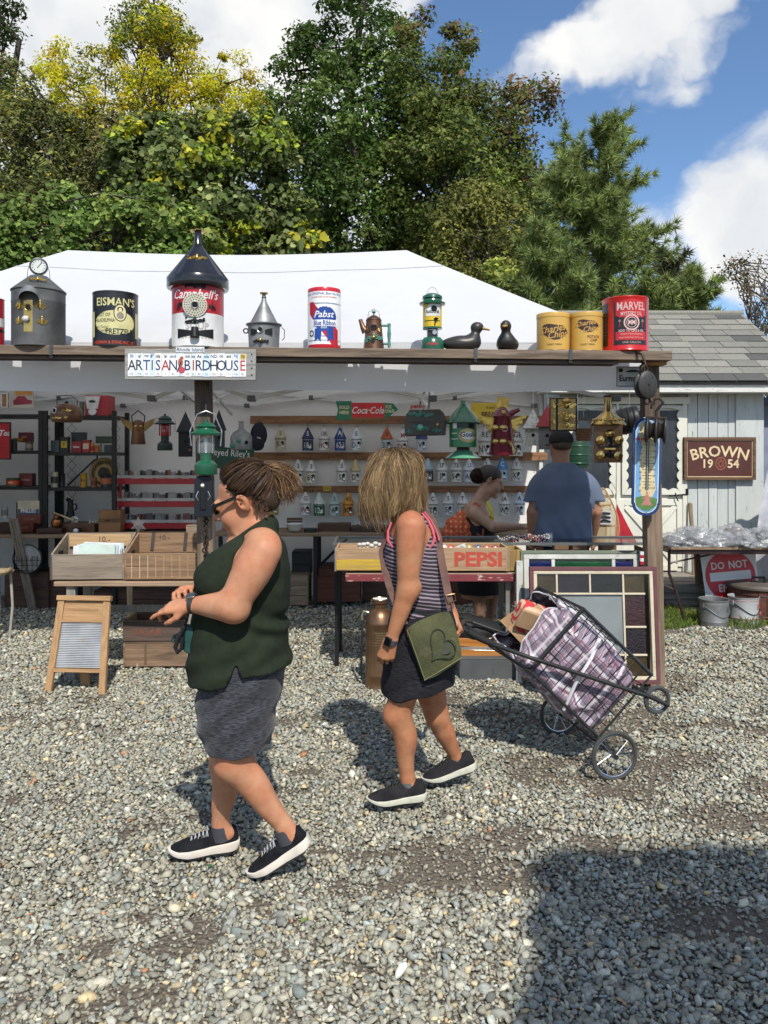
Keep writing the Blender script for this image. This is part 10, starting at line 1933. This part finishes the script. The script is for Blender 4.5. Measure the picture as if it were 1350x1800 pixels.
def right_table():
 yf,yb=7.2,7.85;z=P(0,962,yf).z;x0=P(1180,0,yf).x;x1=4.6;c=(x0+x1)/2;t=Qb('folding_table','brown folding table spread with plastic bags in front of the shed','table',(c,yf,0));TP=W('laminate top edge',(.33,.22,.13),(.24,.155,.09),'x');BR=M('brown steel',(.05,.028,.026),rough=.45,metal=.3)
 mb=MB();mb.box((0,(yb-yf)/2,z-.012),(x1-x0,yb-yf,.024));mb.Qa('table_top',TP,t,bevel=.003);mb=MB();mb.box((0,.03,z-.046),(x1-x0-.02,.02,.045));mb.Qa('apron',BR,t);mb=MB();mb.box((x0-c+.03,.33,z-.046),(.02,.55,.045));mb.Qa('apron',BR,t)
 for(xx,s_) in((x0-c+.06,1),):
  for y in(.08,.55):mb=MB();mb.Qe([(xx-.05,y,z-.03),(xx-.05,y,z-.26),(xx+.0,y,.35),(xx+.10,y,.02),(xx+.11,y,0)],.0145,8);mb.Qa('leg',BR,t)
  mb=MB();mb.Qe([(xx-.05,.08,z-.16),(xx+.5,.10,z-.05)],.009,6);mb.Qa('stay',BR,t);mb=MB();mb.Qe([(xx+.02,.08,.31),(xx+.02,.55,.31)],.012,6);mb.Qa('stay',BR,t)
 mb=MB();mb.Qe([(.45,.10,z-.05),(.9,.12,z-.2)],.009,6);mb.Qa('stay',BR,t)
 PL=M('clear plastic bag',(.62,.64,.66),rough=.16,alpha=.26,spec=.7,coat=.6,c2=(.5,.52,.54),ns=10.,bump=.9,bs=22.);mets=[M('dull cutlery metal',(.10,.10,.10),rough=.35,metal=.7,c2=(.25,.25,.25),ns=30.,bump=.8,bs=40.),M('brown wares',(.11,.07,.045),rough=.5,c2=(.04,.03,.025),ns=25.,bump=.7,bs=40.)]
 spots=[(1180,.14,.16,'leftmost, flat'),(1205,.45,.15,'second, at the back left'),(1222,.12,.18,'third from the left, in front'),(1250,.40,.17,'with tall crinkled top near the tool handle'),(1262,.10,.16,'dark wares, in the middle front'),(1290,.42,.18,'rear, under the framed sign'),(1305,.12,.20,'bright crinkled, front right'),(1338,.40,.20,'rear right, with a stiff peak'),(1345,.10,.18,'rightmost, dark, front')]
 for i,(px,dy,sz,lab) in enumerate(spots):
  o=P(px,962,yf+dy);o.z=z;bt=Qb('plastic_bag','clear bag of metal wares on folding table: %s'%lab,'plastic bag',o,(0,0,rnd.uniform(0,3)),'bagged wares on the folding table');rr=np.random.default_rng(i)
  n,k=26,14;th=np.linspace(.02,PI/2+.35,k);ph=np.linspace(0,2*PI,n,endpoint=False);T_,P_=np.meshgrid(th,ph,indexing='ij')
  def shell(s_,h,amp,sd):
   r_=s_*(1+amp*(Qn(P_*3.5+i*7,T_*5,sd)-.5)*2+amp*.7*(Qn(P_*8+i*3,T_*11,sd+5)-.5)*2);v=np.stack([r_*np.sin(T_)*np.cos(P_)*1.15,r_*np.sin(T_)*np.sin(P_)*.8,np.maximum(.002,h*(np.cos(T_)+.2)*(1+amp*(Qn(P_*5,T_*7+i,sd+9)-.5)*2))],2).reshape(-1,3)
   a=(np.arange(k-1)[:,None]*n+np.arange(n)[None]).ravel();b=(np.arange(k-1)[:,None]*n+(np.arange(n)[None]+1)%n).ravel();return v,np.stack([a,b,b+n,a+n],1)
  v,f=shell(sz*.74,.072+.02*(i%3),.28,3);Qs('contents',v,f,mets[i%2],bt);v,f=shell(sz,.100+.02*(i%3),.22,1);Qs('film',v,f,PL,bt)
 return z
right_table()
def road_sign():
 Y=7.62;u=S(1,Y);o=P(1284,1012,Y);t=Qb('road_sign','square red and white do not enter road sign leaning under the folding table','road sign',o,(R(-7),R(-5),0));WS=M('sign white sheeting',(.70,.70,.70),rough=.4,c2=(.64,.64,.64));RS=M('sign red sheeting',(.56,.008,.022),rough=.4,c2=(.50,.008,.02))
 mb=MB();mb.box((0,.002,0),(96*u,.003,96*u));mb.Qa('panel',WS,t);mb=MB();Qi(mb,Qk(44*u,44*u,48),(0,0),-.0015);mb.Qa('red_disc',RS,t);mb=MB();Qi(mb,Qh(72*u,15*u),(0,0),-.0030);mb.Qa('white_bar',WS,t)
 for s_,x,z in(('DO',-20,19),('NOT',16,19),('ENTER',0,-20)):mb=MB();Qi(mb,Qd(s_,18*u,bold=.0022,xs=.86),(x*u,z*u),-.0030);mb.Qa('lettering',WS,t)
road_sign()
def bucket(px,py,w,Y,label,mat,red=False):
 o=P(px,py,Y);o.z=0;u=S(1,Y);t=Qb('metal_bucket',label,'bucket',o,(0,0,R(20)),'metal buckets beside the grass');r=w/2*u;h=47*u
 mb=MB();mb.Qf([(0,0),(r*.93,0),(r*.95,2*u),(r*.96,9*u),(r*.975,10*u),(r*.96,11*u),(r*.99,40*u),(r*1.0,42*u),(r*.99,43*u),(r*1.0,h-2*u),(r*1.05,h),(r*1.05,h+1*u),(r*.97,h),(r*.9,4*u),(0,4*u)],36);mb.Qa('pail',mat,t)
 mb=MB();mb.Qe([(r*1.02*math.cos(a),r*1.02*math.sin(a),h*.78-18*u*math.sin(-a)**2) for a in np.linspace(-PI,0,17)],.7*u,5);mb.Qa('bail_handle',STEEL if not red else IRON,t);hb=MB();hb.Qe([wpt(r,12*u,18*u,eps=.012),wpt(r,26*u,21*u,eps=.012)],2*u,8);hb.Qa('grip',IRON if not red else W('red brown grip',(.30,.10,.08),(.2,.07,.05)),t);Qg(t,'plate',M('stencil plate',(.09,.10,.11)) if not red else M('faded red stencil',(.42,.14,.12)),Qh(13*u,9*u),r*.985,32*u,14*u,.003)
 for s_ in(-1,1):mb=MB();mb.box((s_*r*1.02,0,h*.8),(2*u,6*u,8*u));mb.Qa('ear',mat,t)
 if red:
  for z in(11,42):mb=MB();Qq(mb,(0,0,z*u),r*.985,.7*u,32);mb.Qa('red_line',M('faded red line',(.32,.10,.09)),t)
bucket(1255,1099,49,7.2,'dull grey galvanised bucket, left of the pair by the grass',GALV);bucket(1307,1094,50,7.32,'pale bucket with faded red lines, right of the pair by the grass',M('pale zinc paint',(.44,.45,.45),rough=.55,metal=.3,c2=(.36,.37,.37),ns=6),True)
def tub():
 Y=7.55;u=S(1,Y);o=P(1335,1086,Y);o.z=0;t=Qb('wooden_tub','dark lidded wooden tub behind the buckets','tub',o);r=56*u;z1=P(0,1030,Y).z
 for k in range(26):a=2*PI*k/26;mb=MB();mb.box((r*.93*math.cos(a),r*.93*math.sin(a),z1/2),(.022,2*PI*r*.93/26-.003,z1),rot=(0,0,a));mb.Qa('stave',RDW,t,bevel=.002)
 for z in(z1*.2,z1*.82):mb=MB();Qq(mb,(0,0,z),r*.965,.006,36);mb.Qa('hoop',IRON,t)
 mb=MB();mb.Qf([(0,z1+.03),(r*.5,z1+.055),(r*.99,z1+.035),(r*1.03,z1+.02),(r*1.03,z1),(0,z1)],40);mb.Qa('lid',M('grey brown lid',(.13,.11,.09),rough=.6,c2=(.08,.07,.06),ns=5),t);mb=MB();mb.Qe([(-.12,-.1,z1+.05),(-.12,-.1,z1+.10),(.0,-.1,z1+.10),(.0,-.1,z1+.05)],.012,6);mb.Qa('lid_handle',BLACK,t)
tub()
o=P(1216,1010,8.35);o.z=.30;t=Qb('tool_handle','worn wooden tool handle leaning on the shed boards','tool handle',o);b_=P(1213,886,8.50)-o;mb=MB();mb.Qe([(0.02,0,0),Vector((.02,0,0)).lerp(b_,.5)+Vector((.01,0,0)),b_],[.018,.019,.024],12);mb.Qa('shaft',W('worn ash handle',(.27,.19,.12),(.17,.115,.07),'z'),t);mb=MB();mb.ell(b_,(.026,.026,.018),12,8);mb.Qa('knob_end',W('worn ash handle',(.27,.19,.12),(.17,.115,.07),'z'),t)
o=P(1229,1026,7.75);t=Qb('brown_plank','short dark brown plank standing beside the road sign','plank',o);mb=MB();mb.box((0,0,S(35,7.75)),(S(15,7.75),.05,S(72,7.75)),rot=(0,R(-3),0));mb.Qa('plank',W('dark stained short plank',(.10,.065,.05),(.055,.036,.028),'z'),t,bevel=.003);mb=MB();mb.ell((S(4,7.75),-.028,S(8,7.75)),(.005,.004,.005),8,5);mb.Qa('nail_head',STEEL,t)
o=P(1180,1013,8.45);t=Qb('garden_hose','yellow garden hose lying along the foot of the shed door','hose',o);mb=MB();mb.Qe([(-.30,.04,.0),(-.15,0,-.004),(.05,-.02,0),(.15,-.005,.015),(.20,.03,.03)],.010,8);mb.Qa('hose',M('yellow hose',(.55,.47,.05),rough=.5),t)
def snowshoe(px,label,dy):
 o=P(px,962,7.5+dy);t=Qb('snowshoe',label,'snowshoe',o,(R(-8),0,R(-6)),'pair of old snowshoes');u=S(1,7.5);H=104*u;AS=W('bent ash',(.42,.25,.11),(.30,.17,.075),'z')
 def half(f):return 25*u*math.sin(PI*min(1,f*1.0)**.62)**.8+1.5*u
 pts=[(-half(f),0,H*f) for f in np.linspace(0,1,20)]+[(half(f),0,H*f) for f in np.linspace(1,0,20)];mb=MB();mb.Qe(pts,1.6*u,6,closed=True);mb.Qa('bent_frame',AS,t)
 for f in(.36,.72):mb=MB();mb.bar((-half(f),0,H*f),(half(f),0,H*f),2*u,2*u);mb.Qa('cross_bar',AS,t)
 mb=MB();RW=M('rawhide lacing',(.50,.36,.18),rough=.6);
 for k in range(-12,34):
  for s_ in(-1,1):
   seg=[]
   for q in np.linspace(0,1,14):
    f=k/24+q*.5;x=s_*(-1+2*q)*25*u
    if 0.02<f<.98 and abs(x)<half(f):seg.append((x,.002*s_,H*f))
   if len(seg)>1:mb.Qe([seg[0],seg[-1]],.55*u,4)
 b=mb.Qa('lacing',RW,t);tag(b,kind='stuff')
 mb=MB();mb.box((0,-.02,H*.50),(26*u,.02,24*u));mb.Qa('binding_pad',M('white binding',(.5,.48,.44)),t)
 for k in range(3):mb=MB();mb.Qe([(-10*u,-.035,H*(.42+.07*k)),(0,-.05,H*(.46+.06*k)),(11*u,-.035,H*(.43+.07*k))],1.6*u,6);mb.Qa('strap',BLACK,t)
snowshoe(1062,'woven ash snowshoe standing right of the man',0.);snowshoe(1040,'second snowshoe half hidden behind the man',.12)
o=P(1108,955,7.62);t=Qb('red_pennant','red felt pennant propped beside the snowshoes','pennant',o);u=S(1,7.62);mb=MB();extr(mb,Ql([(-26*u,0),(12*u,0),(-22*u,66*u)]),(0,0),0,.004);mb.Qa('felt',M('red felt',(.42,.012,.03),rough=.9),t);mb=MB();mb.bar((-27*u,0,0),(-23*u,0,68*u),.008,.008);mb.Qa('edge_band',REDP,t)
def side_tarp():
 Y=8.0;x0=P(1336,0,Y).x;t=Qb('white_tarp','white tarpaulin hanging in folds at the right edge','tarp',(x0,Y,.3));vs=[];fs=[];n,k=40,14
 for j in range(k+1):
  for i in range(n+1):
   f=j/k;x=(i/n)*1.3+.10*(1-f)**2*(1-i/n)*2-.10*(1-f)*(1-i/n);vs.append((x,.06*math.sin(i*.9+f*2)*(.3+f)+.25*i/n,(P(0,820,Y).z-.3)*(1-f)+.02))
 for j in range(k):
  for i in range(n):a=j*(n+1)+i;fs.append((a,a+1,a+n+2,a+n+1))
 mb=MB();mb.add(vs,fs,0,True);mb.Qa('sheet',M('tarp white',(.60,.61,.66),rough=.6,transl=.1),t)
 t2=Qb('neighbour_wall','grey blue side wall of the next stall at the right edge','tent wall',(P(1343,0,9.4).x,9.4,0));mb=MB();mb.box((.9,.2,1.1),(1.8,.4,2.25));mb.Qa('panel',M('grey blue canvas',(.20,.22,.29),rough=.8),t2);mb=MB();mb.box((.9,-.01,2.26),(1.86,.46,.08));mb.Qa('eave_bar',M('grey blue canvas',(.20,.22,.29)),t2)
side_tarp()
for px,py,c,lab in((230,1449,(.55,.16,.03),'small orange scrap lying on the gravel at left'),(369,1531,(.03,.16,.05),'tiny green sprig on the gravel between her shoes'),(535,1628,(.16,.22,.05),'tiny yellow green leaf on the gravel in the foreground')):
 o=P(px,py,gy(py));o.z=.018;t=Qb('leaf_scrap',lab,'leaf',o,(0,0,px));mb=MB();mb.add([(-.02,0,0),(0,-.009,.004),(.02,0,.002),(0,.009,.008)],[(0,1,2),(0,2,3)]);mb.Qa('blade',M('scrap leaf %d'%px,c,rough=.7),t)
